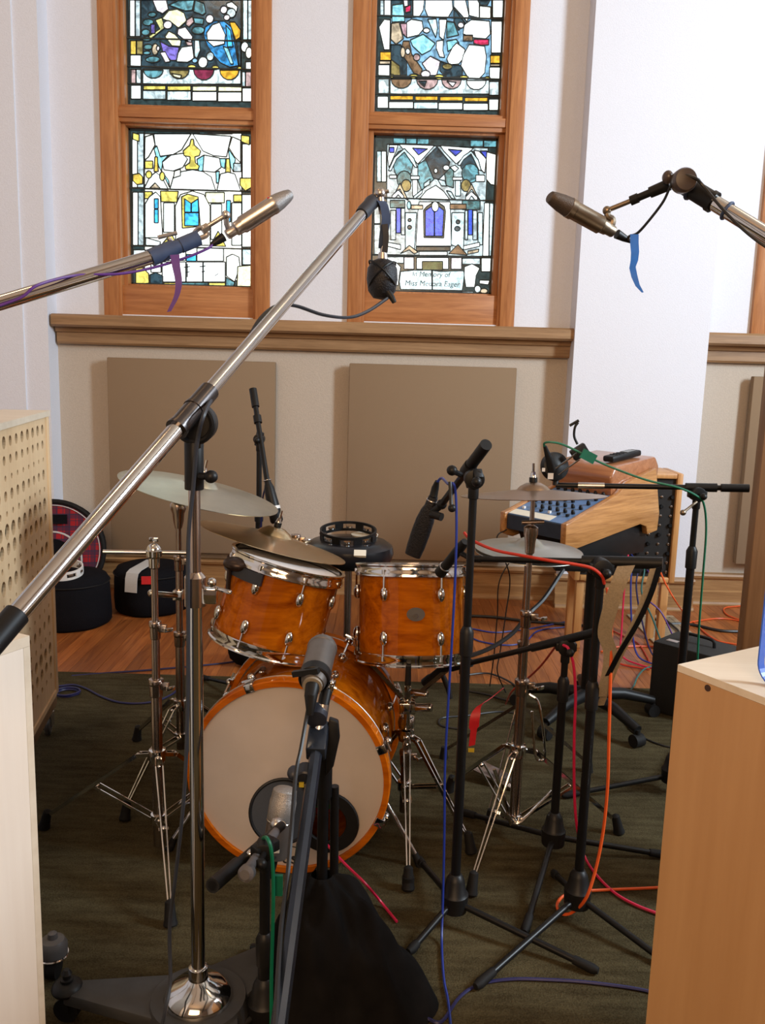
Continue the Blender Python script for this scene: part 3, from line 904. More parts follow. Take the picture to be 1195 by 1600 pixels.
def glaze(sash, x0, x1, z0, z1, shapes, org, scale, bars):
    """cut the design into separate glass pieces and lead them"""
    def P(q):
        a = A(org[0] + q[0] / scale, org[1] + q[1] / scale, GY)
        return (min(max(a.x, x0), x1), min(max(a.z, z0), z1))
    polys, keys = [[(x0, z0), (x1, z0), (x1, z1), (x0, z1)]], ['K']
    for k, pl in shapes:
        pp = [P(q) for q in pl] if org else pl
        ar = sum(pp[i][0] * pp[(i + 1) % len(pp)][1] - pp[(i + 1) % len(pp)][0] * pp[i][1] for i in range(len(pp)))
        if abs(ar) < 4e-5:
            continue
        q = []
        for c in pp:
            if not q or abs(c[0] - q[-1][0]) + abs(c[1] - q[-1][1]) > 1e-4:
                q.append(c)
        if abs(q[0][0] - q[-1][0]) + abs(q[0][1] - q[-1][1]) < 1e-4:
            q.pop()
        if len(q) > 2:
            polys.append(q)
            keys.append(k)
    ov, of, tops, base = cdt(polys)
    tri = [(f, t) for f, t, bs in zip(of, tops, base) if bs and t >= 0]
    emap = {}
    for i, (f, t) in enumerate(tri):
        for a in range(len(f)):
            e = tuple(sorted((f[a], f[(a + 1) % len(f)])))
            emap.setdefault(e, []).append(i)
    par = list(range(len(tri)))

    def fd(i):
        while par[i] != i:
            par[i] = par[par[i]]
            i = par[i]
        return i
    lead = MB()
    for e, ts in emap.items():
        if len(ts) == 2 and tri[ts[0]][1] == tri[ts[1]][1]:
            par[fd(ts[0])] = fd(ts[1])
        elif len(ts) == 2:
            p0, p1 = ov[e[0]], ov[e[1]]
            if (p1 - p0).length > 1e-3:
                lead.bar((p0.x, GY - .002, p0.y), (p1.x, GY - .002, p1.y), .0055, .010, (0, 1, 0))
    for zb_ in bars:
        lead.bar((x0, GY - .009, zb_), (x1, GY - .009, zb_), .008, .008, (0, 1, 0))
    slab(lead, x0, x1, GY - .006, GY + .006, z0, z0 + .012)
    slab(lead, x0, x1, GY - .006, GY + .006, z1 - .012, z1)
    slab(lead, x0, x0 + .01, GY - .006, GY + .006, z0, z1)
    slab(lead, x1 - .01, x1, GY - .006, GY + .006, z0, z1)
    lead.build('lead_came', LEAD, sash, smooth=False)
    groups = {}
    for i, (f, t) in enumerate(tri):
        groups.setdefault(fd(i), []).append(i)
    for g, idx in groups.items():
        key = keys[tri[idx[0]][1]]
        vm, vs_, fs, ec = {}, [], [], {}
        for i in idx:
            for k in tri[i][0]:
                if k not in vm:
                    vm[k] = len(vm)
        n = len(vm)
        vv = [None] * n
        for k, j in vm.items():
            vv[j] = ov[k]
        vs_ = [V((q.x, GY - .0015, q.y)) for q in vv] + [V((q.x, GY + .0015, q.y)) for q in vv]
        for i in idx:
            f = [vm[k] for k in tri[i][0]]
            fs.append(tuple(f))
            fs.append(tuple(k + n for k in reversed(f)))
            for a in range(len(f)):
                e = (f[a], f[(a + 1) % len(f)])
                ec[tuple(sorted(e))] = ec.get(tuple(sorted(e)), []) + [e]
        build('glass_piece', vs_, fs, GM[key], sash, smooth=False)


def window(n, X0, X1, des_lo, des_up, tag_lo, tag_up, bars_lo=(), bars_up=()):
    cx = (X0 + X1) / 2
    gx0, gx1 = cx - .372, cx + .372
    root = structroot('window_%d' % n, (cx, WY, SZ))
    zl0, zl1, zu0, zu1 = 1.886, 2.797, 2.912, 4.16
    for a0, a1 in ((X0, X0 + .088), (X1 - .088, X1)):       # casing boards
        c = MB()
        slab(c, a0, a1, WY - .028, WY + .03, zt, WT)
        c.build('casing', OAK, root, bevel=.004)
    for a0, a1 in ((X0 + .07, X0 + .104), (X1 - .104, X1 - .07)):
        c = MB()
        slab(c, a0, a1, WY - .012, WY + .14, zt, WT - .05)
        c.build('jamb', OAK, root, bevel=.003)
    c = MB()
    slab(c, X0 - .02, X1 + .02, WY - .03, WY + .05, WT - .1, WT + .03)
    c.build('head_casing', OAKH, root, bevel=.004)
    res = []
    for z0, z1, gz0, gz1, dep in ((zt + .004, zl1 + .055, zl0, zl1, .05), (zl1 + .056, WT - .08, zu0, zu1, .05)):
        s = MB()
        y0, y1 = WY + dep, WY + .15
        slab(s, X0 + .10, gx0, y0, y1, z0, z1)
        slab(s, gx1, X1 - .10, y0, y1, z0, z1)
        slab(s, gx0, gx1, y0 - (.012 if gz0 > 2 else 0), y1, z0, gz0)
        slab(s, gx0, gx1, y0, y1, gz1, z1)
        res.append(s.build('sash', OAKH if False else OAK, root, bevel=.003))
    # meeting rail and stool boards
    c = MB()
    slab(c, X0 + .088, X1 - .088, WY + .012, WY + .06, zl1 + .012, zu0 - .012)
    slab(c, X0 + .088, X1 - .088, WY - .004, WY + .06, zl1 + .035, zu0 - .03)
    c.build('meeting_rail', OAKH, root, bevel=.003)
    c = MB()
    slab(c, X0 + .088, X1 - .088, WY + .01, WY + .06, zt + .002, zl0 - .012)
    c.build('bottom_rail', OAKH, root, bevel=.003)
    up = list(des_up)
    lo = list(des_lo)
    zz = lambda py: A((X0 + X1) / 2 * 0 + 597, py, GY).z
    glaze(res[0], gx0, gx1, zl0, zl1, lo, tag_lo[0] if tag_lo else None, tag_lo[1] if tag_lo else 1, bars_lo)
    glaze(res[1], gx0, gx1, zu0, zu1, up, tag_up[0] if tag_up else None, tag_up[1] if tag_up else 1, bars_up)
    return root, res


def above(org, sc_, x0, x1):
    """courses of plain quarries that go on above the picture's edge"""
    out = []
    cols = ['T', 'N', 'PC', 'T3', 'S', 'T2', 'W2', 'N']
    for r in range(6):
        for c in range(5):
            k = cols[(r * 3 + c * 5) % 8]
            out.append(R_(k, x0 + (x1 - x0) * c / 5 + 6, -130 * (r + 1) + 4, x0 + (x1 - x0) * (c + 1) / 5 - 6, -130 * r - 4))
    return out


s1, s2 = 1195 / 220.0, 1195 / 230.0
wa = window(1, W1[0], W1[1], LL, above((190, 0), s1, 60, 1110) + UL, ((190, 190), s1), ((190, 0), s1), (A(300, 297, GY).z, A(300, 387, GY).z), (A(300, 63, GY).z, A(300, 107, GY).z, A(300, 134, GY).z))
wb = window(2, W2[0], W2[1], LR, above((580, 0), s1, 60, 1110) + UR, ((570, 190), s2), ((580, 0), s1), (A(690, 312, GY).z, A(690, 401, GY).z), (A(690, 28, GY).z, A(690, 122, GY).z, A(690, 150, GY).z))


def grid(x0, x1, z0, z1, nx, nz):
    cols = ['W', 'PC', 'Y', 'S2', 'T', 'PW', 'B', 'W2']
    return [(cols[(i * 3 + j * 5) % 8], [(x0 + (x1 - x0) * i / nx, z0 + (z1 - z0) * j / nz), (x0 + (x1 - x0) * (i + 1) / nx, z0 + (z1 - z0) * j / nz),
            (x0 + (x1 - x0) * (i + 1) / nx, z0 + (z1 - z0) * (j + 1) / nz), (x0 + (x1 - x0) * i / nx, z0 + (z1 - z0) * (j + 1) / nz)]) for i in range(nx) for j in range(nz)]


c3 = (W3[0] + W3[1]) / 2
window(3, W3[0], W3[1], grid(c3 - .35, c3 + .35, 1.91, 2.77, 4, 5), grid(c3 - .35, c3 + .35, 2.94, 4.13, 4, 6), None, None)
# the memorial lettering and painted marks on the scrolls
pm = A(570 + 545 / s2, 190 + 1262 / s2, GY - .008)
for txt, py, sz, px in (('In Memory of', 1258, .042, 535), ('Miss Medora Eager', 1335, .044, 545)):
    p = A(570 + px / s2, 190 + py / s2, GY - .0085)
    t = textmesh('inscription', txt, sz, INK, wb[1][0], p, (PI / 2, 0, 0), 0.15)
    t['label'] = 'dark painted memorial lettering on pale scroll'
b = MB()
for px, py0, py1 in ((558, 1205, 1320), (690, 1200, 1325)):
    for q0, q1 in (((px, py0), (px, py1)), ((px - 30, py0 + 32), (px + 22, py0 + 26)), ((px - 10, py0 + 75), (px + 18, py0 + 70))):
        p0, p1 = [A(190 + q[0] / s1, 190 + q[1] / s1, GY - .008) for q in (q0, q1)]
        b.bar(p0, p1, .006, .001, (0, 1, 0))
p0, p1 = A(190 + 790 / s1, 190 + 1310 / s1, GY - .008), A(190 + 820 / s1, 190 + 1290 / s1, GY - .008)
b.bar(p0, p1, .004, .001, (0, 1, 0))
b.build('inscription', INK, wa[1][0], smooth=False)

# the daylight window of the right-hand wall, out of the picture
rw = structroot('window_4', (XR, 1.5, 1.8))
for y0, y1, z0, z1 in ((.6, .75, 1.7, 4.5), (2.25, 2.4, 1.7, 4.5), (.6, 2.4, 1.6, 1.75), (.6, 2.4, 4.45, 4.6)):
    c = MB()
    slab(c, XR - .06, XR, y0, y1, z0, z1)
    c.build('casing', OAK, rw, bevel=.004)
# ================================================================== drums
def lerp(a, b, t):
    return V(a) * (1 - t) + V(b) * t


def lug(root, o, ax, rad, h, hoop_h, mt=CHROME):
    """oval lug on the shell with its tension rod to the hoop"""
    c = o + rad * 1.0 + ax * h
    rn = rad.normalized()
    l = MB()
    l.ball(c + rn * .006, .013, ax, 12, 8, e=1.75, side=1.0, sdir=rn)
    lo = l.build('lug', mt, root)
    r = MB()
    sgn = 1 if hoop_h > h else -1
    r.cyl(c + rn * .010, o + rad + rn * .010 + ax * (hoop_h + sgn * .004), .0032, n=8)
    r.cyl(o + rad + rn * .010 + ax * (hoop_h - sgn * .004), o + rad + rn * .010 + ax * (hoop_h + sgn * .010), .0062, n=8)
    r.build('tension_rod', mt, lo)


def tom(name, label, o, ax, R, Ln, nl, ph, headmat=mat('white_head', (0.85, 0.85, 0.87), 0.55, noise=0.03), badge=None):
    o = V(o)
    ax, u, v = frame(ax)
    root = thing(name, label, 'drum', o)
    s = MB()
    s.lathe([(R - .008, 0), (R, .002), (R, Ln - .002), (R - .008, Ln)], o, ax, 56, closed=True)
    s.build('shell', AMBER, root)
    for h0, sg in ((Ln, 1), (0, -1)):
        hp = MB()
        hp.lathe([(R + .003, h0 - sg * .016), (R + .013, h0 - sg * .016), (R + .013, h0 - sg * .004), (R + .010, h0), (R + .010, h0 + sg * .012), (R + .014, h0 + sg * .016),
                  (R + .014, h0 + sg * .020), (R + .003, h0 + sg * .020)], o, ax, 56, closed=True)
        hp.build('hoop', CHROME, root)
    hd = MB()
    hd.lathe([(.0001, Ln + .004), (R * .97, Ln + .004), (R + .002, Ln - .004)], o, ax, 56)
    hd.build('batter_head', headmat, root)
    hd = MB()
    hd.lathe([(.0001, -.004), (R * .97, -.004), (R + .002, .004)], o, ax, 56)
    hd.build('resonant_head', headmat, root)
    for i in range(nl):
        a = ph + 2 * PI * i / nl
        rad = (u * math.cos(a) + v * math.sin(a)) * R
        lug(root, o, ax, rad, Ln * .74, Ln - .006)
        lug(root, o, ax, rad, Ln * .24, .006)
    if badge is not None:
        rad = (u * math.cos(badge) + v * math.sin(badge))
        tg = ax.cross(rad)
        bd = MB()
        n = 28
        f1 = []
        for i in range(n):
            t = 2 * PI * i / n
            dx, dz = .027 * math.cos(t), .020 * math.sin(t)
            aa = dx / R
            dirv = rad * math.cos(aa) + tg * math.sin(aa)
            f1.append(o + dirv * (R + .0016) + ax * (Ln * .52 + dz))
        bd.add(f1 + [q - rad * .002 for q in f1], [tuple(range(n))] + [(i, (i + 1) % n, n + (i + 1) % n, n + i) for i in range(n)])
        bo = bd.build('badge', mat('badge_grey', (0.055, 0.05, 0.05), 0.4), root)
        rg = MB()
        rg.torus(o + rad * (R + .003) + ax * (Ln * .50), rad, .0072, .0014, 6, 6)
        rg.build('emblem_ring', CHROME, bo)
    return root, o, ax, u, v


# ---- bass drum
KR = .289
ka = math.radians(5)
KAX = V((math.sin(ka), math.cos(ka), 0))
KC = V((-.245, 2.27, KR + GZ))
KL = .46
kick = thing('bass_drum', 'large amber lacquered bass drum with off-white front head', 'drum', (KC.x, KC.y, GZ))
_, ku, kv = frame(KAX)
SR = KR - .022
s = MB()
s.lathe([(SR - .01, .03), (SR, .03), (SR, KL - .03), (SR - .01, KL - .03)], KC, KAX, 72, closed=True)
s.build('shell', AMBER, kick)
for h0 in (0, KL - .045):
    hp = MB()
    hp.lathe([(KR - .018, h0), (KR - .003, h0), (KR, h0 + .003), (KR, h0 + .042), (KR - .003, h0 + .045), (KR - .018, h0 + .045)], KC, KAX, 80, closed=True)
    ho = hp.build('hoop', AMBERH, kick)
    il = MB()
    hh = h0 + .039 if h0 == 0 else h0 + .006
    il.torus(KC + KAX * hh, KAX, KR, .0022, 80, 6)
    il.build('inlay_strip', NICKEL, ho)
# front head with its sound port cut out
PO = A(511, 1281, 2.28)
px_, pz_ = (PO - KC).dot(ku), (PO - KC).dot(kv)
PR = .086
N = 48
hv, hf = [], []
for r_, cx_, cz_ in ((PR, px_, pz_), (None, 0, 0)):
    for i in range(N):
        t = 2 * PI * i / N
        if r_:
            x_, z_ = cx_ + r_ * math.cos(t), cz_ + r_ * math.sin(t)
        else:
            # outer rim point in the same direction from the port centre
            dx, dz = math.cos(t), math.sin(t)
            bq = px_ * dx + pz_ * dz
            cq = px_ ** 2 + pz_ ** 2 - (KR - .017) ** 2
            k = -bq + math.sqrt(bq * bq - cq)
            x_, z_ = px_ + dx * k, pz_ + dz * k
        hv.append(KC + ku * x_ + kv * z_ + KAX * .012)
hf = [(i, (i + 1) % N, N + (i + 1) % N, N + i) for i in range(N)]
build('front_head', hv, hf, mat('front_head_film', (0.56, 0.50, 0.46), 0.7, noise=0.05, scale=8), kick)
rg = MB()
rg.lathe([(PR - .030, .006), (PR - .027, .001), (PR + .004, .001), (PR + .007, .006), (PR + .004, .015), (PR - .027, .015)], KC + ku * px_ + kv * pz_, KAX, 44, closed=True)
rg.build('port_ring', RUBBER, kick)
bh = MB()
bh.lathe([(.0001, KL - .015), (KR - .017, KL - .015)], KC, KAX, 56)
bh.build('batter_head', HEADW, kick)
# claws and T-rods on both hoops
for fr in (True, False):
    for i in range(8):
        a = PI / 8 + 2 * PI * i / 8
        if fr is False and math.sin(a) < -.2:
            continue
        rn = ku * math.cos(a) + kv * math.sin(a)
        tg = KAX.cross(rn)
        h0 = 0 if fr else KL
        sg = 1 if fr else -1
        c = MB()
        rot = Matrix((tg, rn, KAX)).transposed()
        c.box(KC + rn * (KR + .003) + KAX * (h0 + sg * .022), (.026, .008, .056), rot)
        c.box(KC + rn * (KR - .006) + KAX * (h0 - sg * .004), (.026, .024, .006), rot)
        c.ball(KC + rn * (KR + .010) + KAX * (h0 + sg * .046), .012, KAX, 10, 8, e=1.3)
        co = c.build('claw', CHROME, kick, bevel=.0015)
        t = MB()
        t.cyl(KC + rn * (KR + .010) + KAX * (h0 + sg * .03), KC + rn * (SR + .022) + KAX * (h0 + sg * .14), .004, n=8)
        t.cyl(KC + rn * (KR + .012) + KAX * (h0 + sg * .012) - tg * .018, KC + rn * (KR + .012) + KAX * (h0 + sg * .012) + tg * .018, .0042, n=8)
        t.ball(KC + rn * (SR + .012) + KAX * (h0 + sg * .15), .013, KAX, 10, 8, e=1.6)
        t.build('tension_rod', CHROME, co)
# tom holder plate on the shell
a = math.radians(97)
rn = ku * math.cos(a) + kv * math.sin(a)
tg = KAX.cross(rn)
hc = KC + rn * (SR + .006) + KAX * .215
rot = Matrix((tg, KAX, rn)).transposed()
c = MB()
c.prism([hc + tg * x_ + KAX * y_ for x_, y_ in ((-.045, -.045), (.045, -.045), (.028, .045), (-.028, .045))], rn * .012)
c.box(hc + rn * .022 + KAX * .006, (.045, .05, .03), rot)
c.ball(hc + rn * .035 + KAX * .012, .017, rn, 12, 8)
c.cyl(hc + rn * .028 + tg * .02, hc + rn * .03 + tg * .055 - KAX * .01, .005, n=8)
c.ball(hc + rn * .03 + tg * .058 - KAX * .012, .010, rn, 10, 6)
c.build('tom_holder', CHROME, kick, bevel=.003)
# spurs
for sg in (-1, 1):
    s = MB()
    p0 = KC + ku * sg * (SR + .004) * math.cos(.35) - kv * (SR) * math.sin(.35) + KAX * .13
    p1 = V((p0.x + sg * .12 * ku.x, p0.y - .05, GZ + .01))
    s.cyl(p0, p1, .008, n=10)
    s.ball(p0, .02, KAX, 10, 8)
    so = s.build('spur', CHROME, kick)
    s = MB()
    s.cyl(p1 - V((0, 0, .01)), p1 + (p0 - p1) * .14, .013, .010, n=10)
    s.build('rubber_foot', RUBBER, so)
tm = textmesh('printed_mark', 'us', .052, mat('head_print', (0.02, 0.02, 0.022), 0.6), kick, A(452, 1349, 2.279), (PI / 2, 0, -ka))
tm['label'] = 'black printed letters low on the front head'
b = MB()
b.tube([KC + KAX * .0095 + ku * (.055 * math.cos(t)) + kv * (-.232 + .024 * math.sin(t)) for t in [PI * .15 + PI * .7 * i / 12 for i in range(13)]], .0014, 5)
b.tube([KC + KAX * .0095 + ku * (.055 * math.cos(t)) + kv * (-.222 - .024 * math.sin(t)) for t in [PI * .15 + PI * .7 * i / 12 for i in range(13)]], .0014, 5)
b.build('printed_oval', mat('head_print', (0, 0, 0)), kick)

# cushion inside the bass drum
b = MB()
cc = KC + KAX * .30 - kv * .13
b.ball(cc, .12, V((0, 0, 1)), 20, 12, e=1.05, side=1.65, sdir=ku)
mt, nt, bsdf = nodes_of('patterned_cushion')
tcn = nt.nodes.new('ShaderNodeTexCoord')
vn = nt.nodes.new('ShaderNodeTexVoronoi')
vn.inputs['Scale'].default_value = 13
rpn = nt.nodes.new('ShaderNodeValToRGB')
rpn.color_ramp.interpolation = 'CONSTANT'
rpn.color_ramp.elements[0].color = (.42, .02, .02, 1)
rpn.color_ramp.elements[1].position = .45
rpn.color_ramp.elements[1].color = (.05, .22, .05, 1)
e_ = rpn.color_ramp.elements.new(.72)
e_.color = (.45, .36, .12, 1)
spn = nt.nodes.new('ShaderNodeSeparateColor')
nt.links.new(tcn.outputs['Object'], vn.inputs[0])
nt.links.new(vn.outputs['Color'], spn.inputs[0])
nt.links.new(spn.outputs[0], rpn.inputs[0])
nt.links.new(rpn.outputs[0], bsdf.inputs['Base Color'])
bsdf.inputs['Roughness'].default_value = .9
tag(b.build('cushion', mt), 'red and green patterned cushion inside the bass drum, seen through its port', 'cushion')

# ---- rack tom, tilted
TY = 2.56
tt = A(449, 884, TY)
tb = A(408, 995, TY - .02)
tax = V((.26, .105, 1)).normalized()
TLn = .235
to = tt - tax * TLn
tom1, t1o, t1a, t1u, t1v = tom('rack_tom', 'amber tom drum tilted above the bass drum, white head showing', to, tax, .163, TLn, 8, .35)
# black mute and clamp at its rim
b = MB()
b.ball(tt + t1u * 0 + V((-.135, -.115, .028)), .034, V((1, -.5, -.1)), 14, 8, e=1.2, side=.6, sdir=(0, 0, 1))
b.cyl(tt + V((-.155, -.11, .03)), tt + V((-.16, -.115, -.06)), .007, n=8)
tag(b.build('rim_clamp', mat('dark_bronze', (0.045, 0.03, 0.025), 0.35, 0.6)), 'dark metal clamp gripping the rim of the tilted tom', 'clamp')
b = MB()
pts = [t1o + t1a * (TLn - .035) + (t1u * math.cos(q) + t1v * math.sin(q)) * (.163 + .012) for q in [math.radians(k) for k in range(195, 292, 6)]]
b.ribbon(pts, t1a * .034, .012)
tag(b.build('rim_pad', T_BLACK), 'black strap wrapped below the rim of the tilted tom', 'strap')

# ---- second tom carried by a basket stand
T2Y = 2.60
t2c = A(641, 1020, T2Y)
t2c.z = ZAT(t2c.x, t2c.y, 1022)
t2z1 = ZAT(t2c.x, t2c.y - .07, 903)
T2R = .161
tom2, t2o, t2a, t2u, t2v = tom('floor_tom', 'amber tom drum sitting level in a chrome basket stand', t2c, (-.018, .21, 1), T2R, t2z1 - t2c.z, 6, PI + PI / 6, badge=PI - .06)


# ================================================================== hardware
def hub_ball(mb, p, r=.008):
    mb.ball(p, r, (0, 0, 1), 10, 6)


def chrome_tripod(root, cx, cy, ztop, zlow, feet, dark=CHROMED, w_=.013):
    """double-braced drum hardware legs: flat twin strips, braces, rubber feet"""
    for fx, fy in feet:
        f = V((fx, fy, GZ))
        d = (f - V((cx, cy, GZ)))
        d.z = 0
        dl = d.length
        d.normalize()
        sd = V((-d.y, d.x, 0))
        p0 = V((cx, cy, ztop)) + d * .022
        p1 = f + V((0, 0, .055)) - d * .02
        knee = lerp(p0, p1, .12) + V((0, 0, .022))
        l = MB()
        for s_ in (-1, 1):
            l.bar(p0 + sd * s_ * .007, knee + sd * s_ * .010, .0035, .011)
            l.bar(knee + sd * s_ * .010, p1 + sd * s_ * .004, .0035, .011)
        hub_ball(l, p0, .009)
        hub_ball(l, knee, .006)
        lo = l.build('leg', CHROME, root)
        bfoot = MB()
        bfoot.lathe([(.004, .0), (.0125, .006), (.016, .05), (.019, .062), (.017, .066)], f + V((0, 0, .066)) - d * .01, (d * .28 + V((0, 0, -1))), 12)
        bfoot.build('rubber_foot', RUBBER, lo)
        mid = lerp(p0, p1, .52)
        q0 = V((cx, cy, zlow)) + d * .018
        br = MB()
        for s_ in (-1, 1):
            br.bar(q0 + sd * s_ * .012, mid + sd * s_ * .012, .003, .008)
        hub_ball(br, mid, .008)
        hub_ball(br, q0, .008)
        br.build('brace', CHROME, root)
    c = MB()
    c.lathe([(.014, -.02), (.024, -.018), (.026, 0), (.024, .018), (.014, .02)], (cx, cy, ztop), (0, 0, 1), 16)
    c.build('collar', CHROME, root)
    c = MB()
    c.lathe([(.014, -.016), (.022, -.014), (.022, .014), (.014, .016)], (cx, cy, zlow), (0, 0, 1), 16)
    c.build('collar', CHROME, root)


def pole_sections(root, cx, cy, secs, mt=CHROMED):
    """secs: (z0, z1, radius) bottom first; a clamp collar where the radius steps"""
    for i, (z0, z1, r) in enumerate(secs):
        p = MB()
        p.cyl((cx, cy, z0), (cx, cy, z1), r, n=18)
        p.build('pole', mt, root)
        if i < len(secs) - 1:
            k = MB()
            k.lathe([(r - .001, -.045), (r + .003, -.043), (r + .004, -.008), (r + .006, -.006), (r + .006, .008), (r * .7, .010)], (cx, cy, z1), (0, 0, 1), 18)
            k.box((cx + r + .012, cy - .008, z1 - .01), (.022, .012, .022))
            ko = k.build('clamp', CHROMED, root, bevel=.002)
            wg = MB()
            wg.cyl((cx + r + .012, cy - .012, z1 - .01), (cx + r + .03, cy - .03, z1 - .008), .004, n=8)
            wg.box((cx + r + .034, cy - .034, z1 - .006), (.026, .006, .012), Matrix.Rotation(.6, 3, 'Z'))
            wg.build('wing_screw', CHROME, ko, bevel=.002)


def cymbal(label, c, nrm, R, mt, bell=.16, rise=.10, cat='cymbal', name='crash_cymbal'):
    nrm = V(nrm).normalized()
    H = R * rise
    rb = R * bell * 1.35
    hb = R * bell * .62
    prof = [(.006, H + hb), (rb * .45, H + hb * .88), (rb * .8, H + hb * .45), (rb, H), (R * .45, H * .72), (R * .75, H * .34), (R, 0), (R - .0006, -.0018), (R * .75, H * .34 - .002), (R * .45, H * .72 - .002), (rb, H - .002), (rb * .8, H + hb * .45 - .002), (rb * .45, H + hb * .88 - .002), (.006, H + hb - .002)]
    b_ = MB()
    b_.lathe(prof, V(c) - nrm * H * .5, nrm, 72, closed=True)
    o = b_.build(name, mt)
    tag(o, label, cat)
    return V(c) + nrm * (H * .5 + hb), nrm


def topper(root, p, nrm, under=.05):
    """felt, wing nut and threaded rod through a cymbal's bell"""
    f = MB()
    f.cyl(p, p + nrm * .014, .012, n=14)
    f.build('felt_washer', BLACKP, root)
    t = MB()
    t.cyl(p - nrm * under, p + nrm * .055, .004, n=8)
    t.cyl(p + nrm * .014, p + nrm * .028, .010, .007, n=10)
    _, u, v = frame(nrm)
    t.box(p + nrm * .026, (.034, .006, .010), Matrix((u, v, nrm)).transposed())
    t.build('wing_nut', CHROME, root)


# ---- left crash on the rear stand
cb = V((A(283, 1180, 2.86).x, 2.86, 0))
cnrm = V((.235, .01, 1))
ctop, cn = cymbal('pale bronze crash cymbal on the left stand, behind the chrome boom', A(313, 763, 2.80), cnrm, .262, CYM_PALE, bell=.17)
zt1 = ZAT(cb.x, cb.y, 800)
st = thing('cymbal_stand', 'worn chrome cymbal stand with round tilter carrying the left crash cymbal', 'cymbal stand', (cb.x, cb.y, GZ))
pole_sections(st, cb.x, cb.y, [(.10, ZAT(cb.x, cb.y, 990), .0155), (ZAT(cb.x, cb.y, 992), ZAT(cb.x, cb.y, 872), .0118), (ZAT(cb.x, cb.y, 874), zt1, .0095)])
b = MB()
b.lathe([(.012, -.055), (.018, -.03), (.02, -.005), (.026, .010), (.027, .026), (.018, .04), (.006, .046)], (cb.x, cb.y, zt1), (0, 0, 1), 18)
b.cyl((cb.x, cb.y, zt1 + .02), ctop - cn * .03, .0055, n=10)
b.build('tilter', CHROMED, st)
topper(st, ctop, cn)
f1, f2, f3 = FL(197, 1283), FL(215, 1160), V((cb.x + .30, cb.y + .10, 0))
chrome_tripod(st, cb.x, cb.y, ZAT(cb.x, cb.y, 1100), ZAT(cb.x, cb.y, 1150), [(f1.x, f1.y), (f2.x, f2.y), (f3.x, f3.y)])
b = MB()                                    # clamp arm sticking out on this stand
zc = ZAT(cb.x, cb.y, 928)
b.box((cb.x, cb.y - .012, zc), (.034, .03, .034))
b.cyl((cb.x, cb.y - .02, zc), (cb.x - .075, cb.y - .05, zc + .012), .010, n=10)
b.ball((cb.x - .08, cb.y - .05, zc + .014), .014, (1, 0, 0), 10, 8)
b.build('rod_clamp', CHROME, st, bevel=.003)

# ---- front left short stand with its cross bar
fb = V((A(247, 1250, 2.36).x, 2.36, 0))
st = thing('bar_stand', 'chrome drum hardware stand topped by a horizontal chrome bar', 'hardware stand', (fb.x, fb.y, GZ))
zz = lambda py: ZAT(fb.x, fb.y, py)
pole_sections(st, fb.x, fb.y, [(.03, zz(1065), .0155), (zz(1066), zz(975), .0115), (zz(976), zz(872), .0095)])
b = MB()
b.lathe([(.010, -.03), (.015, -.026), (.015, .0), (.022, .006), (.023, .022), (.012, .030)], (fb.x, fb.y, zz(872)), (0, 0, 1), 16)
b.ball((fb.x, fb.y, zz(860)), .021, (1, 0, 0), 14, 8)
bo = b.build('ball_clamp', CHROME, st)
b = MB()
b.cyl((fb.x, fb.y, zz(860)), (fb.x, fb.y, zz(845)), .004, n=8)
b.box((fb.x, fb.y, zz(843)), (.026, .008, .012))
b.build('wing_nut', CHROME, bo, bevel=.002)
b = MB()
b.cyl(A(161, 862, fb.y - .02), A(291, 864, fb.y + .02), .0062, n=12)
b.build('cross_bar', CHROME, st)
f1, f2 = FL(72, 1298), FL(266, 1448)
f3 = V((fb.x + .26, fb.y + .20, 0))
chrome_tripod(st, fb.x, fb.y, zz(1180), zz(1278), [(f1.x, f1.y), (f2.x, f2.y), (f3.x, f3.y)])

# ---- ride over the rack tom with its stand behind
ry = 2.86
rtop, rn_ = cymbal('shiny bronze ride cymbal tilted over the rack tom', A(428, 841, ry - .06), (.262, .115, 1), .248, CYM_GOLD, bell=.18, name='ride_cymbal')
rb = V((A(432, 900, ry).x + .05, ry + .14, 0))
st = thing('cymbal_stand', 'chrome cymbal stand half hidden behind the bass drum under the ride cymbal', 'cymbal stand', (rb.x, rb.y, GZ))
pole_sections(st, rb.x, rb.y, [(.08, .55, .0145), (.55, .84, .0115), (.84, rtop.z - .09, .009)])
b = MB()
b.tube([(rb.x, rb.y, rtop.z - .10), rtop - rn_ * .075, rtop - rn_ * .03], .007, 10)
b.ball((rb.x, rb.y, rtop.z - .09), .016, (0, 0, 1), 12, 8)
b.build('tilter', CHROMED, st)
topper(st, rtop, rn_)
chrome_tripod(st, rb.x, rb.y, .34, .16, [(rb.x + .26 * math.cos(q), rb.y + .26 * math.sin(q)) for q in (.5, 2.6, 4.7)])

# ---- right crash on the double braced stand
rc = V((A(806, 1230, 2.52).x, 2.52, 0))
zz = lambda py: ZAT(rc.x, rc.y, py)
ctop, cn = cymbal('brown bronze crash cymbal seen edge-on at the right', A(833, 770, 2.52), (-.035, .095, 1), .212, CYM_BROWN, bell=.17, rise=.085)
st = thing('cymbal_stand', 'tall chrome cymbal stand with braced legs carrying the right crash cymbal', 'cymbal stand', (rc.x, rc.y, GZ))
pole_sections(st, rc.x, rc.y, [(.05, zz(1065), .0165), (zz(1066), zz(958), .0125), (zz(959), zz(838), .0095)])
b = MB()
b.lathe([(.010, -.03), (.014, -.026), (.016, .01), (.021, .03), (.021, .05), (.012, .056)], (rc.x, rc.y, zz(850)), (0, 0, 1), 16)
b.tube([(rc.x, rc.y, zz(835)), (rc.x + .002, rc.y, zz(815)), ctop - cn * .03], .0065, 10)
b.cyl((rc.x - .03, rc.y - .01, zz(816)), (rc.x + .035, rc.y - .01, zz(814)), .006, n=10)
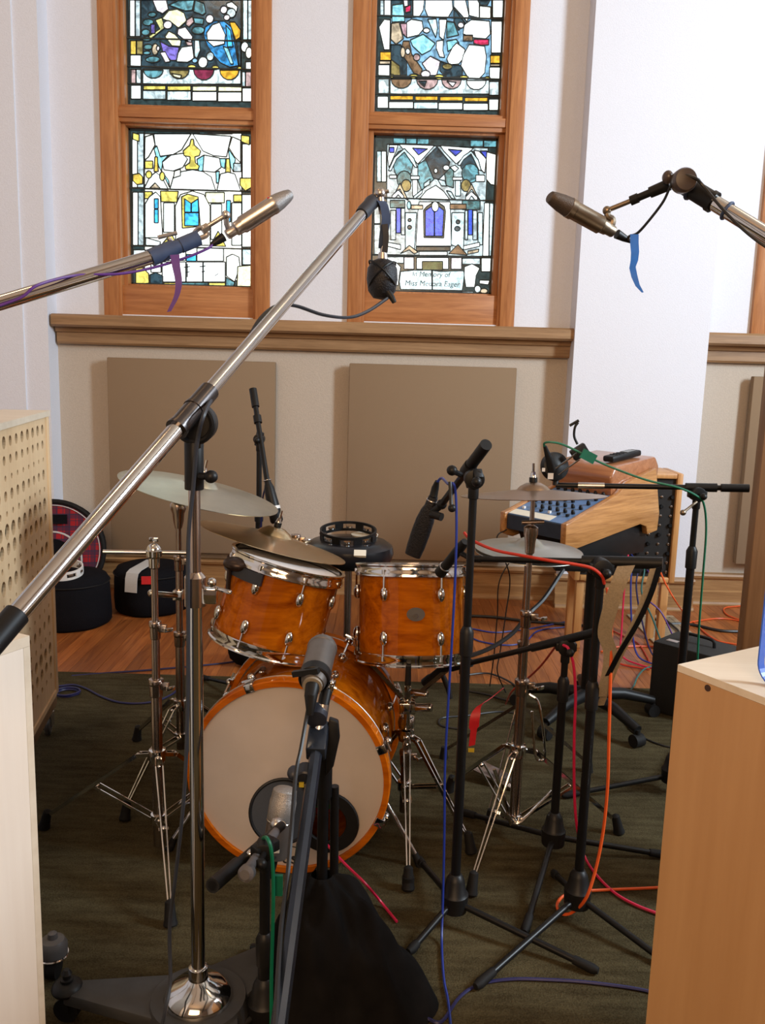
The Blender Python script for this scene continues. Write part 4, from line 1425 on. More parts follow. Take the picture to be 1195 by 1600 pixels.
b.build('tilter', CHROMED, st)
topper(st, ctop, cn)
f1 = FL(737, 1400)
f2 = V((rc.x + .33, rc.y + .02, 0))
f3 = V((rc.x - .18, rc.y + .26, 0))
chrome_tripod(st, rc.x, rc.y, zz(1172), zz(1278), [(f1.x, f1.y), (f2.x, f2.y), (f3.x, f3.y)])
b = MB()                                    # long looped memory arm
loop = [(rc.x + .02, rc.y - .02, zz(1080)), (rc.x + .05, rc.y - .03, zz(1095)), (rc.x + .075, rc.y - .04, zz(1165)), (rc.x + .065, rc.y - .04, zz(1178)), (rc.x + .045, rc.y - .04, zz(1168)), (rc.x + .03, rc.y - .03, zz(1105))]
b.tube(spline(loop, 6), .0042, 8)
b.build('loop_brace', CHROME, st)
b = MB()
b.tube([(rc.x - .075, rc.y - .03, zz(1196)), (rc.x - .04, rc.y - .03, zz(1240)), (rc.x - .012, rc.y - .02, zz(1284)), (rc.x + .02, rc.y - .02, zz(1278)), (rc.x + .11, rc.y - .01, zz(1232))], .0055, 8)
b.build('lower_strut', CHROME, st)

# ---- hi-hat
hx = A(826, 856, 2.86)
zh = hx.z
st = thing('hi_hat_stand', 'hi-hat stand with footboard pedal behind the right cymbal stand', 'hi-hat stand', (hx.x, hx.y, GZ))
zz = lambda py: ZAT(hx.x, hx.y, py)
pole_sections(st, hx.x, hx.y, [(.05, .52, .0145), (.52, zh - .05, .011)])
b = MB()
b.cyl((hx.x, hx.y, zh - .06), (hx.x, hx.y, zh + .13), .0033, n=8)
b.cyl((hx.x, hx.y, zh + .035), (hx.x, hx.y, zh + .06), .011, n=12)
b.build('pull_rod', CHROME, st)
b = MB()
fb0, fb1 = FL(745, 1196, .05), FL(800, 1225, .03)
b.bar(fb0, V((hx.x, hx.y - .03, .015)), .085, .008)
b.build('footboard', CHROMED, st, bevel=.002)
for q in (.35, 2.5, 4.3):
    l = MB()
    f = V((hx.x + .30 * math.cos(q), hx.y + .30 * math.sin(q), GZ + .03))
    for s_ in (-1, 1):
        sd = V((-math.sin(q), math.cos(q), 0)) * .008 * s_
        l.bar(V((hx.x, hx.y, .30)) + sd, f + sd, .003, .011)
    lo = l.build('leg', CHROMED, st)
    l = MB()
    l.cyl(f + V((0, 0, .015)), f - V((0, 0, .03)), .011, .017, n=10)
    l.build('rubber_foot', RUBBER, lo)
b1 = cymbal('grey bronze hi-hat cymbal, upper of the pair', (hx.x, hx.y, zh + .004), (.02, -.02, 1), .180, CYM_GREY, bell=.2, rise=.11, name='hi_hat_cymbal')
cymbal('grey bronze hi-hat cymbal, lower of the pair and turned over', (hx.x, hx.y, zh - .028), (-.02, .02, -1), .180, CYM_GREY, bell=.2, rise=.11, name='hi_hat_cymbal')

# ---- basket stand under the level tom
sb = V((t2c.x - .005, t2c.y - .02, 0))
zz = lambda py: ZAT(sb.x, sb.y, py)
st = thing('snare_stand', 'chrome basket stand with rubber tipped arms holding the level tom', 'drum stand', (sb.x, sb.y, GZ))
pole_sections(st, sb.x, sb.y, [(.04, .24, .0135), (.24, t2c.z - .17, .0105)], CHROMED)
b = MB()
b.box((sb.x, sb.y - .01, t2c.z - .16), (.05, .05, .035))
b.cyl((sb.x + .02, sb.y - .02, t2c.z - .16), (sb.x + .075, sb.y - .04, t2c.z - .15), .013, n=12)
b.cyl((sb.x + .01, sb.y - .02, t2c.z - .11), (sb.x + .06, sb.y - .045, t2c.z - .105), .011, n=12)
b.cyl((sb.x, sb.y - .02, t2c.z - .22), (sb.x, sb.y - .02, t2c.z - .09), .010, n=12)
b.lathe([(.012, -.02), (.026, -.018), (.028, 0), (.024, .018), (.012, .02)], (sb.x, sb.y, t2c.z - .215), (0, 0, 1), 16)
b.build('basket_hub', CHROME, st, bevel=.003)
for q in (-PI / 2 - .06, PI / 6 - .1, 5 * PI / 6):
    d = V((math.cos(q), math.sin(q), 0))
    a_ = MB()
    p0 = V((sb.x, sb.y, t2c.z - .14)) + d * .02
    p1 = V((t2c.x, t2c.y, t2c.z - .035)) + d * (T2R + .022)
    p2 = p1 + V((0, 0, .05))
    a_.bar(p0, p1, .018, .005)
    a_.bar(p1, p2, .012, .006, d)
    ao = a_.build('basket_arm', CHROME, st)
    a_ = MB()
    a_.cyl(p1 + V((0, 0, .005)), p2 + V((0, 0, .012)), .0095, .0085, n=10)
    a_.build('rubber_tip', RUBBER, ao)
f1, f2 = FL(637, 1392), FL(733, 1335)
f3 = V((sb.x - .14, sb.y + .22, 0))
chrome_tripod(st, sb.x, sb.y, .30, .13, [(f1.x, f1.y), (f2.x, f2.y), (f3.x, f3.y)])
b = MB()
b.cyl((f1.x, f1.y, .005), (f1.x, f1.y, .045), .017, n=12)
b.build('rubber_foot', RUBBER, st)

# ---- drum stool
sy = 3.52
scn = A(545, 862, sy)
st = thing('drum_stool', 'round black vinyl drum stool with a grey metal column', 'stool', (scn.x, scn.y, GZ))
b = MB()
b.lathe([(.0001, -.045), (.16, -.045), (.178, -.03), (.186, 0), (.180, .028), (.155, .045), (.08, .05), (.0001, .048)], scn, (0, 0, 1), 48)
b.build('seat', LEATHER, st)
b = MB()
b.cyl((scn.x, scn.y, .08), (scn.x, scn.y, scn.z - .04), .016, n=14)
b.build('pole', CHROMED, st)
for q in (.6, 2.7, 4.9):
    l = MB()
    f = V((scn.x + .27 * math.cos(q), scn.y + .27 * math.sin(q), .02))
    l.bar((scn.x, scn.y, .30), f, .012, .018)
    lo = l.build('leg', CHROMED, st)
    l = MB()
    l.cyl(f + V((0, 0, .02)), f - V((0, 0, .012)), .013, .018, n=10)
    l.build('rubber_foot', RUBBER, lo)
b = MB()
pn = A(563, 846, sy - .155)
b.box((pn.x, sy - .168, scn.z + .030), (.048, .012, .03), Matrix.Rotation(-.9, 3, 'X'))
tag(b.build('sticky_note', PAPER, smooth=False), 'small pale yellow note on the front of the black stool', 'note')


def tambourine(label, c, R, h, mt, jm, tilt=(0, 0, 1), nj=8, group=None):
    c = V(c)
    ax, u, v = frame(tilt)
    r = thing('tambourine', label, 'tambourine', c, group)
    b_ = MB()                               # two rims joined by posts between the slots
    for h0 in (0, h * .74):
        b_.lathe([(R - .007, h0), (R, h0), (R, h0 + h * .26), (R - .007, h0 + h * .26)], c, ax, 40, closed=True)
    for i in range(nj):
        a_ = 2 * PI * (i + .5) / nj
        d = u * math.cos(a_) + v * math.sin(a_)
        t_ = ax.cross(d)
        b_.box(c + d * (R - .0035) + ax * h / 2, (R * .30, .007, h * .6), Matrix((t_, d, ax)).transposed())
    b_.build('frame', mt, r)
    for i in range(nj):
        a_ = 2 * PI * i / nj
        d = u * math.cos(a_) + v * math.sin(a_)
        j = MB()
        j.cyl(c + d * (R - .012) + ax * (h * .42), c + d * (R - .012) + ax * (h * .56), .014, n=12)
        j.build('jingle', jm, r)


tambourine('black tambourine with silver jingles lying on the drum stool', (scn.x - .005, scn.y + .02, scn.z + .050), .118, .042, BLACKP, CHROME, (0, -.12, 1))
b = MB()
p = A(570, 826, sy + .10)
b.lathe([(.0001, 0), (.055, 0), (.058, .008), (.0001, .012)], (p.x, sy + .10, scn.z + .048), (0, 0, 1), 24)
tag(b.build('shaker', mat('ivory', (0.6, 0.56, 0.46), 0.5)), 'round ivory coloured object behind the tambourine on the stool', 'shaker')
# ================================================================== microphone stands
UPZ = V((0, 0, 1))


def black_tripod(root, cx, cy, hubz, feet, pole_top, pole_r=.0095, low_r=.0125, zmid=None, mt=BLACKM):
    """studio tripod: tapered hub, three folding legs with rubber caps, telescopic pole"""
    h = MB()
    h.lathe([(.014, -.045), (.034, -.04), (.036, .005), (.030, .012), (.024, .045), (.016, .06), (low_r, .062)], (cx, cy, hubz), (0, 0, 1), 18)
    h.build('hub', BLACKP, root)
    for fx, fy in feet:
        f = V((fx, fy, GZ + .012))
        d = (f - V((cx, cy, 0)))
        d.z = 0
        d.normalize()
        p0 = V((cx, cy, hubz - .022)) + d * .028
        l = MB()
        l.cyl(p0, f, .0085, n=12)
        lo = l.build('leg', mt, root)
        c = MB()
        c.tube([lerp(p0, f, .86), lerp(p0, f, 1.0), f + d * .014], [.011, .0125, .008], 12)
        c.build('rubber_cap', RUBBER, lo)
    zmid = zmid or lerp(V((0, 0, hubz)), V((0, 0, pole_top)), .55).z
    p = MB()
    p.cyl((cx, cy, hubz), (cx, cy, zmid), low_r, n=16)
    p.build('pole', mt, root)
    p = MB()
    p.cyl((cx, cy, zmid), (cx, cy, pole_top), pole_r, n=14)
    p.build('inner_pole', mt, root)
    k = MB()
    k.lathe([(low_r, -.04), (low_r + .004, -.038), (low_r + .005, .02), (pole_r + .002, .034), (pole_r, .036)], (cx, cy, zmid), (0, 0, 1), 16)
    k.build('clutch', BLACKP, root)


def swivel(root, p, along, r=.022):
    """disc clutch between pole and boom with its T-handle"""
    ax, u, v = frame(along)
    s_ = V((0, -1, 0))
    b_ = MB()
    b_.cyl(V(p) + s_ * .022, V(p) - s_ * .022, r, n=20)
    b_.bar(V(p) - ax * .03, V(p) + ax * .03, .024, .024)
    b_.cyl(V(p) - UPZ * .05, V(p), .013, n=14)
    so = b_.build('swivel', BLACKP, root, bevel=.003)
    h = MB()
    h.cyl(V(p) + s_ * .02, V(p) + s_ * .055, .006, n=10)
    h.ball(V(p) + s_ * .058, .012, s_, 10, 6)
    h.build('knob', BLACKP, so)
    return so


def mic_body(root, p0, p1, prof, mt, name='body', n=24):
    """lathe from tail p0 to nose p1; prof: (radius, t 0..1)"""
    p0, p1 = V(p0), V(p1)
    b_ = MB()
    L_ = (p1 - p0).length
    b_.lathe([(r, t * L_) for r, t in prof], p0, p1 - p0, n)
    return b_.build(name, mt, root)


# ---- (a) the big chrome boom stand in front
bc = FL(310, 1553, .11)
bc.z = 0
zz = lambda py: ZAT(bc.x, bc.y, py)
st = thing('boom_stand', 'big chrome studio boom stand with domed base, its boom crossing the picture diagonally', 'microphone stand', (bc.x, bc.y, GZ))
b = MB()
for q in (math.radians(172), math.radians(292), math.radians(52)):
    d = V((math.cos(q), math.sin(q), 0))
    sd = V((-d.y, d.x, 0))
    e = V((bc.x, bc.y, 0)) + d * .30
    c0 = V((bc.x, bc.y, 0))
    leg = MB()
    top = [c0 + sd * .085 + UPZ * .10, c0 - sd * .085 + UPZ * .10, e - sd * .022 + UPZ * .085, e + sd * .022 + UPZ * .085]
    leg.prism([p - UPZ * .03 for p in top], UPZ * .03)
    lo = leg.build('base_leg', mat('grey_casting', (0.030, 0.031, 0.033), 0.55, noise=.15), st, bevel=.006)
    cs = MB()
    cs.ball(e + UPZ * .083, .034, UPZ, 16, 8, e=.5)
    cs.lathe([(.014, 0), (.014, .008), (.009, .010), (.009, .018), (.012, .02), (.006, .03)], e + UPZ * .097, UPZ, 12)
    cs.build('caster_mount', NICKEL if False else BLACKP, lo)
    cs = MB()
    cs.cyl(e + sd * .012 + UPZ * (GZ + .028), e - sd * .012 + UPZ * (GZ + .028), .028, n=20)
    cs.bar(e + sd * .016 + UPZ * .03, e + sd * .016 + UPZ * .08, .018, .003, sd)
    cs.bar(e - sd * .016 + UPZ * .03, e - sd * .016 + UPZ * .08, .018, .003, sd)
    cs.build('caster', RUBBER, lo)
b = MB()
b.cyl((bc.x, bc.y, .07), (bc.x, bc.y, .103), .11, .10, n=32)
b.build('base_plate', mat('grey_casting', (0, 0, 0)), st)
b = MB()
b.lathe([(.072, .0), (.073, .006), (.068, .018), (.052, .033), (.030, .043), (.021, .050), (.020, .075), (.016, .078)], (bc.x, bc.y, .100), UPZ, 40)
b.build('base_dome', CHROME, st)
zc = zz(940)
b = MB()
b.cyl((bc.x, bc.y, .16), (bc.x, bc.y, zc), .0145, n=24)
b.build('pole', CHROME, st)
b = MB()
b.cyl((bc.x, bc.y, zc), (bc.x, bc.y, zz(740)), .0115, n=20)
b.build('inner_pole', CHROMED, st)
b = MB()
b.lathe([(.015, -.01), (.021, -.008), (.021, .05), (.016, .056), (.012, .06)], (bc.x, bc.y, zc), UPZ, 20)
ko = b.build('pole_clamp', CHROMED, st)
b = MB()
b.box((bc.x + .03, bc.y - .005, zc + .015), (.028, .02, .032))
b.cyl((bc.x + .04, bc.y - .005, zc + .03), (bc.x + .075, bc.y - .02, zc + .026), .0045, n=8)
b.ball((bc.x + .035, bc.y - .01, zc + .042), .010, UPZ, 10, 6)
b.build('wing_screw', CHROME, ko, bevel=.003)
zs1, zs0 = zz(690), zz(765)
b = MB()
b.cyl((bc.x, bc.y, zs0), (bc.x, bc.y, zs1), .0185, n=20)
b.bar((bc.x, bc.y - .004, zs1 - .01), (bc.x, bc.y - .004, zs1 + .03), .026, .02, (0, 1, 0))
ho = b.build('swivel_sleeve', BLACKP, st, bevel=.002)
b = MB()
b.cyl((bc.x + .012, bc.y - .01, zz(742)), (bc.x + .034, bc.y - .018, zz(742)), .007, n=10)
b.ball((bc.x + .036, bc.y - .018, zz(742)), .013, (1, 0, 0), 10, 8)
b.build('knob', BLACKP, ho)
J = A(302, 640, bc.y - .02)
E1 = A(576, 322, 2.32)
bd = (E1 - J).normalized()
lo_ = J - bd * 1.2
# lower end seen at x = 14
best = min((abs((lambda v: 597.5 + F * v.dot(CR) / v.dot(FW))(J - bd * t - CC) - 12), t) for t in [i * .005 for i in range(40, 300)])
B0 = J - bd * best[1]
b = MB()
b.cyl(B0, J, .0158, n=24)
b.build('boom_tube', CHROME, st)
b = MB()
b.cyl(J, E1 + bd * .02, .0138, n=24)
b.build('boom_tube', CHROME, st)
b = MB()
b.cyl(B0 - bd * .10, B0 + bd * .02, .0195, n=20)
b.build('boom_grip', BLACKP, st)
b = MB()
b.cyl(J - bd * .055, J + bd * .062, .0195, n=22)
b.cyl(J - bd * .062, J - bd * .055, .0215, n=22)
b.cyl(J + bd * .000, J + bd * .006, .0213, n=22)
b.build('boom_collar', mat('dark_chrome', (0.10, 0.09, 0.09), 0.25, 0.9), st)
jc = A(306, 662, bc.y + .0)
b = MB()
b.cyl(jc + V((0, -.012, 0)), jc + V((0, .03, 0)), .037, n=28)
b.torus(jc + V((0, -.012, 0)), (0, 1, 0), .034, .006, 28, 8)
b.bar(jc - UPZ * .045, jc + UPZ * .01, .024, .03, (0, 1, 0))
b.bar(jc, J, .03, .025, (0, 1, 0))
b.build('swivel_disc', BLACKP, st)
# black tape at the far end and the clamp
b = MB()
b.lathe([(.0165, -.07), (.0185, -.05), (.0175, -.02), (.019, 0), (.016, .018)], E1 + bd * .02, bd, 16)
b.build('tape_wrap', T_BLACK, st)
EC = A(594, 302, 2.34)
b = MB()
b.cyl(E1 + bd * .03, EC, .008, n=12)
b.ball(EC, .014, UPZ, 12, 8)
b.cyl(EC - V((.016, 0, .004)), EC + V((.022, 0, .006)), .005, n=8)
b.cyl(EC, EC - UPZ * .05 + V((.006, 0, 0)), .009, n=12)
b.build('end_clamp', NICKEL, st)

# microphone hanging from that boom
hm = A(597, 433, 2.345)
st2 = thing('microphone', 'black round microphone hanging head down from the big chrome boom', 'microphone', hm - UPZ * .06)
b = MB()
b.lathe([(.0001, -.058), (.022, -.054), (.036, -.036), (.041, -.006), (.039, .022), (.028, .040), (.014, .046)], hm, UPZ, 24)
b.build('grille', mat('black_mesh', (0.012, 0.012, 0.016), 0.45, 0.3, noise=.5, scale=300, bump=.5), st2)
b = MB()
b.torus(hm + UPZ * .008, V((1, .2, 1.1)), .047, .0026, 30, 6)
b.torus(hm + UPZ * .004, V((-1, .3, 1.0)), .047, .0026, 30, 6)
b.build('shock_mount', BLACKP, st2)
b = MB()
b.cyl(hm + UPZ * .04, hm + UPZ * .062, .015, .011, n=14)
b.cyl(hm + UPZ * .06, hm + UPZ * .10, .008, n=12)
b.build('stem', NICKEL, st2)
b = MB()
q0 = A(600, 312, 2.34)
b.ribbon(spline([A(583, 318, 2.325), A(597, 316, 2.325), A(603, 340, 2.33), A(600, 362, 2.335), A(598, 385, 2.34), hm + UPZ * .075], 5), V((.022, .006, 0)), .004)
b.build('tape_strip', T_BLUEB, st2)
b = MB()
b.ribbon(spline([A(601, 350, 2.328), A(603, 370, 2.332), A(601, 395, 2.338)], 4), V((.015, .0, .002)), .004)
b.build('tape_strip', T_BLACK, st2)
b = MB()
b.tube([hm + V((.01, -.02, -.03)), hm + V((.026, -.028, -.052)), hm + V((.034, -.03, -.066))], [.009, .008, .006], 10)
b.build('plug', BLACKP, st2)

yy = bc.y
cable('dark cable arcing from the hanging microphone along the big chrome boom down to the floor', C_SLATE,
      [hm + V((.016, -.03, -.055)), A(575, 486, 2.26), A(545, 496, 2.2), A(505, 492, 2.1), A(462, 478, 2.03), A(432, 478, 1.98), A(405, 500, 1.93), A(380, 545, 1.88), A(348, 595, 1.82),
       A(322, 640, yy - .05), A(308, 690, yy - .05), A(302, 760, yy - .035), A(294, 850, yy - .03), A(294, 1000, yy - .025), A(292, 1150, yy - .025), A(286, 1260, yy - .03), A(274, 1370, yy - .03), A(265, 1450, yy - .03), A(266, 1530, yy - .06), A(258, 1580, yy - .10), A(244, 1640, yy - .12)], .0042)

# ---- (b) the left overhead: boom from the left edge with a silver microphone
lb0, lb1 = A(-70, 494, 1.86), A(238, 401, 2.12)
st = thing('boom_stand', 'chrome boom stand off the left edge holding the silver overhead microphone', 'microphone stand', (A(-100, 1500, 1.80).x, 1.80, GZ))
px0 = ORG[st.name]
d = (lb1 - lb0).normalized()
lb00 = lb0 + d * (((px0.x) - lb0.x) / d.x)
b = MB()
b.cyl(lb00 - d * .25, lb1, .0165, n=22)
b.build('boom_tube', CHROME, st)
pb = V((px0.x, lb00.y, 0))
b = MB()
b.cyl((pb.x, pb.y, .10), (pb.x, pb.y, lb00.z - .01), .0145, n=18)
b.build('pole', CHROME, st)
b = MB()
b.cyl(lb00 - V((0, .04, 0)), lb00 + V((0, .04, 0)), .04, n=20)
b.build('swivel_disc', BLACKP, st)
cp = FL(84, 1512, .03)
for q in range(3):
    if q == 0:
        e = V((cp.x, cp.y, 0))
        d0 = (e - pb)
        d0.z = 0
        ang0 = math.atan2(d0.y, d0.x)
        ln = d0.length
    d1 = V((math.cos(ang0 + q * 2 * PI / 3), math.sin(ang0 + q * 2 * PI / 3), 0))
    e = pb + d1 * ln
    l = MB()
    l.bar(pb + UPZ * .10, e + UPZ * .075, .04, .03)
    lo = l.build('base_leg', mat('grey_casting', (0, 0, 0)), st, bevel=.004)
    c = MB()
    c.lathe([(.026, 0), (.033, .008), (.033, .03), (.026, .042), (.012, .046), (.010, .058), (.004, .062)], e + UPZ * .062, UPZ, 18)
    c.build('caster_cap', mat('grey_cap', (0.09, 0.085, 0.085), 0.35), lo)
    c = MB()
    c.torus(e + UPZ * .066, UPZ, .033, .003, 24, 6)
    c.build('chrome_ring', CHROME, lo)
    c = MB()
    c.cyl(e + V((.012, 0, GZ + .028)), e + V((-.012, 0, GZ + .028)), .028, n=18)
    c.bar(e + UPZ * .04, e + UPZ * .07, .03, .012)
    c.build('caster', RUBBER, lo)
# fittings
p1, p2 = A(238, 402, 2.12), A(310, 372, 2.17)
b = MB()
b.cyl(p1 - d * .005, lerp(p1, p2, .47), .0205, n=18)
b.cyl(lerp(p1, p2, .47), lerp(p1, p2, .60), .017, n=18)
b.cyl(lerp(p1, p2, .60), lerp(p1, p2, 1.0), .0185, n=18)
b.build('clutch', T_BLUEB, st)
tc0 = lerp(p1, p2, .52)
b = MB()
b.cyl(tc0, A(263, 372, 2.14), .006, n=10)
b.cyl(A(247, 371, 2.13), A(276, 364, 2.15), .005, n=10)
b.build('t_handle', NICKEL, st)
s0, s1_, s2_ = A(302, 372, 2.17), A(330, 356, 2.18), A(353, 336, 2.19)
b = MB()
b.tube(spline([s0, A(305, 362, 2.17), A(314, 356, 2.17), A(324, 360, 2.18)], 5), .006, 8)
b.tube(spline([s0, A(312, 372, 2.175), A(322, 368, 2.18), A(325, 362, 2.18)], 5), .006, 8)
b.cyl(A(315, 360, 2.175), A(325, 354, 2.18), .011, n=6)
b.cyl(A(322, 355, 2.18), s2_, .0058, n=10)
b.ball(s2_, .011, UPZ, 12, 8)
b.tube([s2_, A(354, 350, 2.195), A(358, 362, 2.20)], .007, 8)
b.build('swivel_arm', NICKEL, st)
m0, m1 = A(356, 366, 2.20), A(454, 303, 2.26)
mr_ = .0215
st2 = thing('microphone', 'silver microphone with a wedge-shaped grille pointing up right over the left window', 'microphone', m0)
mic_body(st2, m0, m1, [(.006, -.02), (.0115, -.015), (.0125, .0), (.0125, .10), (.017, .12), (.0178, .20), (mr_, .23), (mr_, .68), (.0225, .69), (.0225, .73), (.020, .74)], NICKEL)
ax, u, v = frame(m1 - m0)
Lm = (m1 - m0).length
b = MB()                                     # grille pinched into a wedge
n = 24
rings = []
for t, rw, rt in ((.73, .0225, .0225), (.84, .022, .020), (.94, .0200, .0160), (.99, .0182, .0125), (1.0, .016, .010)):
    rings.append([m0 + ax * Lm * t + u * rw * math.cos(2 * PI * i / n) + v * rt * math.sin(2 * PI * i / n) for i in range(n)])
b.add([p for r in rings for p in r], [(j * n + i, j * n + (i + 1) % n, (j + 1) * n + (i + 1) % n, (j + 1) * n + i) for j in range(4) for i in range(n)] + [tuple(range(4 * n, 5 * n))])
b.build('grille', mat('grey_mesh', (0.30, 0.29, 0.29), 0.45, 0.7, noise=.25, scale=500, bump=.4), st2)
b = MB()
b.ball(m0 + ax * Lm * .655 - v * 0 + UPZ * .019 - V((0, .008, 0)), .005, UPZ, 8, 6)
b.build('red_dot', REDTAG, st2)
b = MB()
b.tube([m0 - ax * .012, m0 - ax * .03, m0 - ax * .05], [.011, .0095, .005], 12)
b.build('plug', BLACKP, st2)
cable('purple cable running along the left overhead boom', C_PURPLE, [m0 - ax * .045, A(325, 388, 2.17), A(292, 402, 2.14), A(240, 418, 2.10), A(185, 428, 2.05), A(120, 430, 2.0), A(60, 445, 1.92), A(30, 466, 1.90), A(-40, 492, 1.87), A(-80, 520, 1.85)], .0032)
b = MB()
b.ribbon(spline([A(273, 398, 2.12), A(275, 415, 2.115), A(279, 440, 2.11), A(276, 462, 2.11), A(264, 487, 2.11)], 5), [V((.022 * (1 - .55 * i / 20), 0, .002)) for i in range(21)], .0012)
tag(b.build('tape_flag', T_PURPLE), 'purple tape tail hanging from the left overhead boom', 'tape')

# ---- (c) the right overhead
rb0, rb1 = A(1290, 424, 1.80), A(1075, 292, 1.98)
d = (rb1 - rb0).normalized()
st = thing('boom_stand', 'chrome boom stand off the right edge holding the brown-black overhead microphone', 'microphone stand', (rb0.x + .38, rb0.y - .28, GZ))
o = ORG[st.name]
b = MB()
pt = rb0 + d * ((o.x - rb0.x) / d.x)
b.cyl(pt - d * .2, rb1, .0165, n=22)
b.build('boom_tube', CHROME, st)
b = MB()
b.cyl((o.x, pt.y, .05), (o.x, pt.y, pt.z), .0145, n=18)
b.build('pole', CHROME, st)
b = MB()
b.lathe([(.13, 0), (.13, .014), (.05, .045), (.02, .065)], (o.x, pt.y, GZ), UPZ, 30)
b.build('base_dome', CHROME, st)
b = MB()
b.cyl(lerp(rb1, rb0, -.02), lerp(rb1, rb0, .20), .0205, n=18)
b.cyl(lerp(rb1, rb0, .17), lerp(rb1, rb0, .20), .023, n=18)
b.build('clutch', BLACKP, st)
kd = A(1067, 283, 1.945)
b = MB()
b.lathe([(.006, -.01), (.022, -.008), (.0255, .0), (.0255, .022), (.022, .027), (.006, .028)], kd - V((0, .014, 0)), (0, 1, 0), 26)
b.ball(A(1043, 277, 1.97), .0145, (1, 0, 0), 14, 8, e=.8)
b.cyl(kd + V((0, .01, 0)), A(1043, 277, 1.97), .008, n=10)
b.build('swivel_knob', mat('brown_knob', (0.06, 0.042, 0.035), 0.32), st)
a0, a1, a2 = A(1046, 288, 1.99), A(985, 314, 2.03), A(948, 329, 2.05)
b = MB()
b.cyl(a0, lerp(a0, a1, .5), .013, .012, n=14)
b.cyl(lerp(a0, a1, .45), lerp(a0, a1, .8), .0085, n=12)
b.cyl(lerp(a0, a1, .8), a1, .011, n=12)
b.build('extension_arm', BLACKP, st)
b = MB()
b.cyl(a1, a2, .0055, n=10)
b.ball(a2, .010, UPZ, 12, 8)
b.tube(spline([a2, A(950, 338, 2.05), A(957, 343, 2.05), A(955, 352, 2.05), A(946, 354, 2.05)], 4), .0075, 8)
b.build('swivel_arm', NICKELD, st)
m0, m1 = A(957, 362, 2.05), A(858, 307, 2.00)
st2 = thing('microphone', 'brown-black microphone pointing up left in front of the white column', 'microphone', m0)
mic_body(st2, m0, m1, [(.006, -.02), (.0115, -.015), (.013, .0), (.013, .08), (.0155, .10), (.0165, .18), (.0205, .20), (.0205, .62), (.0225, .63), (.0225, .70), (.020, .71)], NICKELD)
ax, u, v = frame(m1 - m0)
Lm = (m1 - m0).length
b = MB()
rings = []
for t, rw, rt in ((.70, .0218, .0218), (.82, .0205, .0195), (.93, .0180, .0155), (.99, .0160, .0125), (1.0, .014, .010)):
    rings.append([m0 + ax * Lm * t + u * rw * math.cos(2 * PI * i / n) + v * rt * math.sin(2 * PI * i / n) for i in range(n)])
b.add([p for r in rings for p in r], [(j * n + i, j * n + (i + 1) % n, (j + 1) * n + (i + 1) % n, (j + 1) * n + i) for j in range(4) for i in range(n)] + [tuple(range(4 * n, 5 * n))])
b.build('grille', mat('brown_mesh', (0.10, 0.075, 0.06), 0.5, 0.6, noise=.25, scale=500, bump=.4), st2)
b = MB()
b.tube([m0 - ax * .012, m0 - ax * .035, m0 - ax * .052], [.011, .008, .004], 12)
b.build('plug', BLACKP, st2)
cable('thin black cable looping from the right overhead microphone to its boom', C_BLACK, [m0 - ax * .05, A(982, 370, 2.04), A(996, 364, 2.03), A(1015, 343, 2.0), A(1036, 315, 1.97), A(1048, 290, 1.95), A(1060, 274, 1.93), A(1084, 277, 1.92), A(1100, 292, 1.92), A(1130, 328, 1.88), A(1165, 362, 1.84), A(1200, 388, 1.81), A(1260, 425, 1.77)], .0032)
b = MB()
cols = [V((.019, 0, 0)), V((.019, 0, 0)), V((.018, 0, .002)), V((.017, .002, .002)), V((.014, 0, .003)), V((.013, 0, .004)), V((.009, 0, .003)), V((.004, 0, .001))]
b.ribbon([A(991, 366, 2.025), A(991, 380, 2.024), A(992, 394, 2.022), A(991, 407, 2.022), A(988, 418, 2.024), A(991, 432, 2.022), A(996, 446, 2.02), A(1004, 457, 2.02)], cols, .0012)
tag(b.build('tape_flag', T_BLUE), 'bright blue tape tail hanging under the right overhead microphone', 'tape')
b = MB()
b.torus(lerp(rb1, rb0, .03), d, .0215, .004, 20, 8)
b.torus(lerp(rb1, rb0, .30), d, .0185, .003, 20, 8)
tag(b.build('cable_tie', T_BLUEB), 'blue ties around the right overhead boom', 'cable tie')

# ---- (d) front microphone on its blue-black boom
ck = A(497, 1150, 1.76)
bend = A(425, 1680, 1.12)
d = (ck - bend).normalized()
fpole = V((A(505, 1250, 1.80).x, 1.80, 0))
st = thing('boom_stand', 'blue-black boom stand in the foreground aimed at the bass drum, its tail towards the viewer', 'microphone stand', (fpole.x, fpole.y, GZ))
b = MB()
b.cyl(bend - d * .05, ck - d * .03, .0135, n=8)
b.build('boom_tube', BLUEM, st)
_, u, v = frame(d)
rot = Matrix((u, d, v)).transposed()
b = MB()
b.box(ck - d * .012, (.042, .085, .034), rot)
co = b.build('clutch_block', BLUEM, st, bevel=.004)
b = MB()
l0 = ck + V((.022, .01, .0))
b.prism([l0 + V((0, 0, .035)), l0 + V((.020, 0, .028)), l0 + V((.024, 0, -.01)), l0 + V((.012, 0, -.075)), l0 + V((-.004, 0, -.10)), l0 + V((-.006, 0, -.02))], V((0, .02, 0)))
b.build('lever', BLACKP, co, bevel=.004)
b = MB()
b.cyl((fpole.x, fpole.y, .05), (fpole.x, fpole.y, ck.z - .05), .0125, n=16)
b.cyl((fpole.x, fpole.y, ck.z - .16), (fpole.x, fpole.y, ck.z - .04), .019, n=16)
b.build('pole', BLACKM, st)
b = MB()
b.bar((fpole.x, fpole.y, ck.z - .055), ck, .026, .026, (0, 1, 0))
b.build('pole_head', BLACKP, st, bevel=.003)
b = MB()
b.cyl((fpole.x + .03, fpole.y + .01, .08), (fpole.x + .024, fpole.y + .01, ck.z - .14), .010, n=12)
b.build('folded_boom', BLACKM, st)
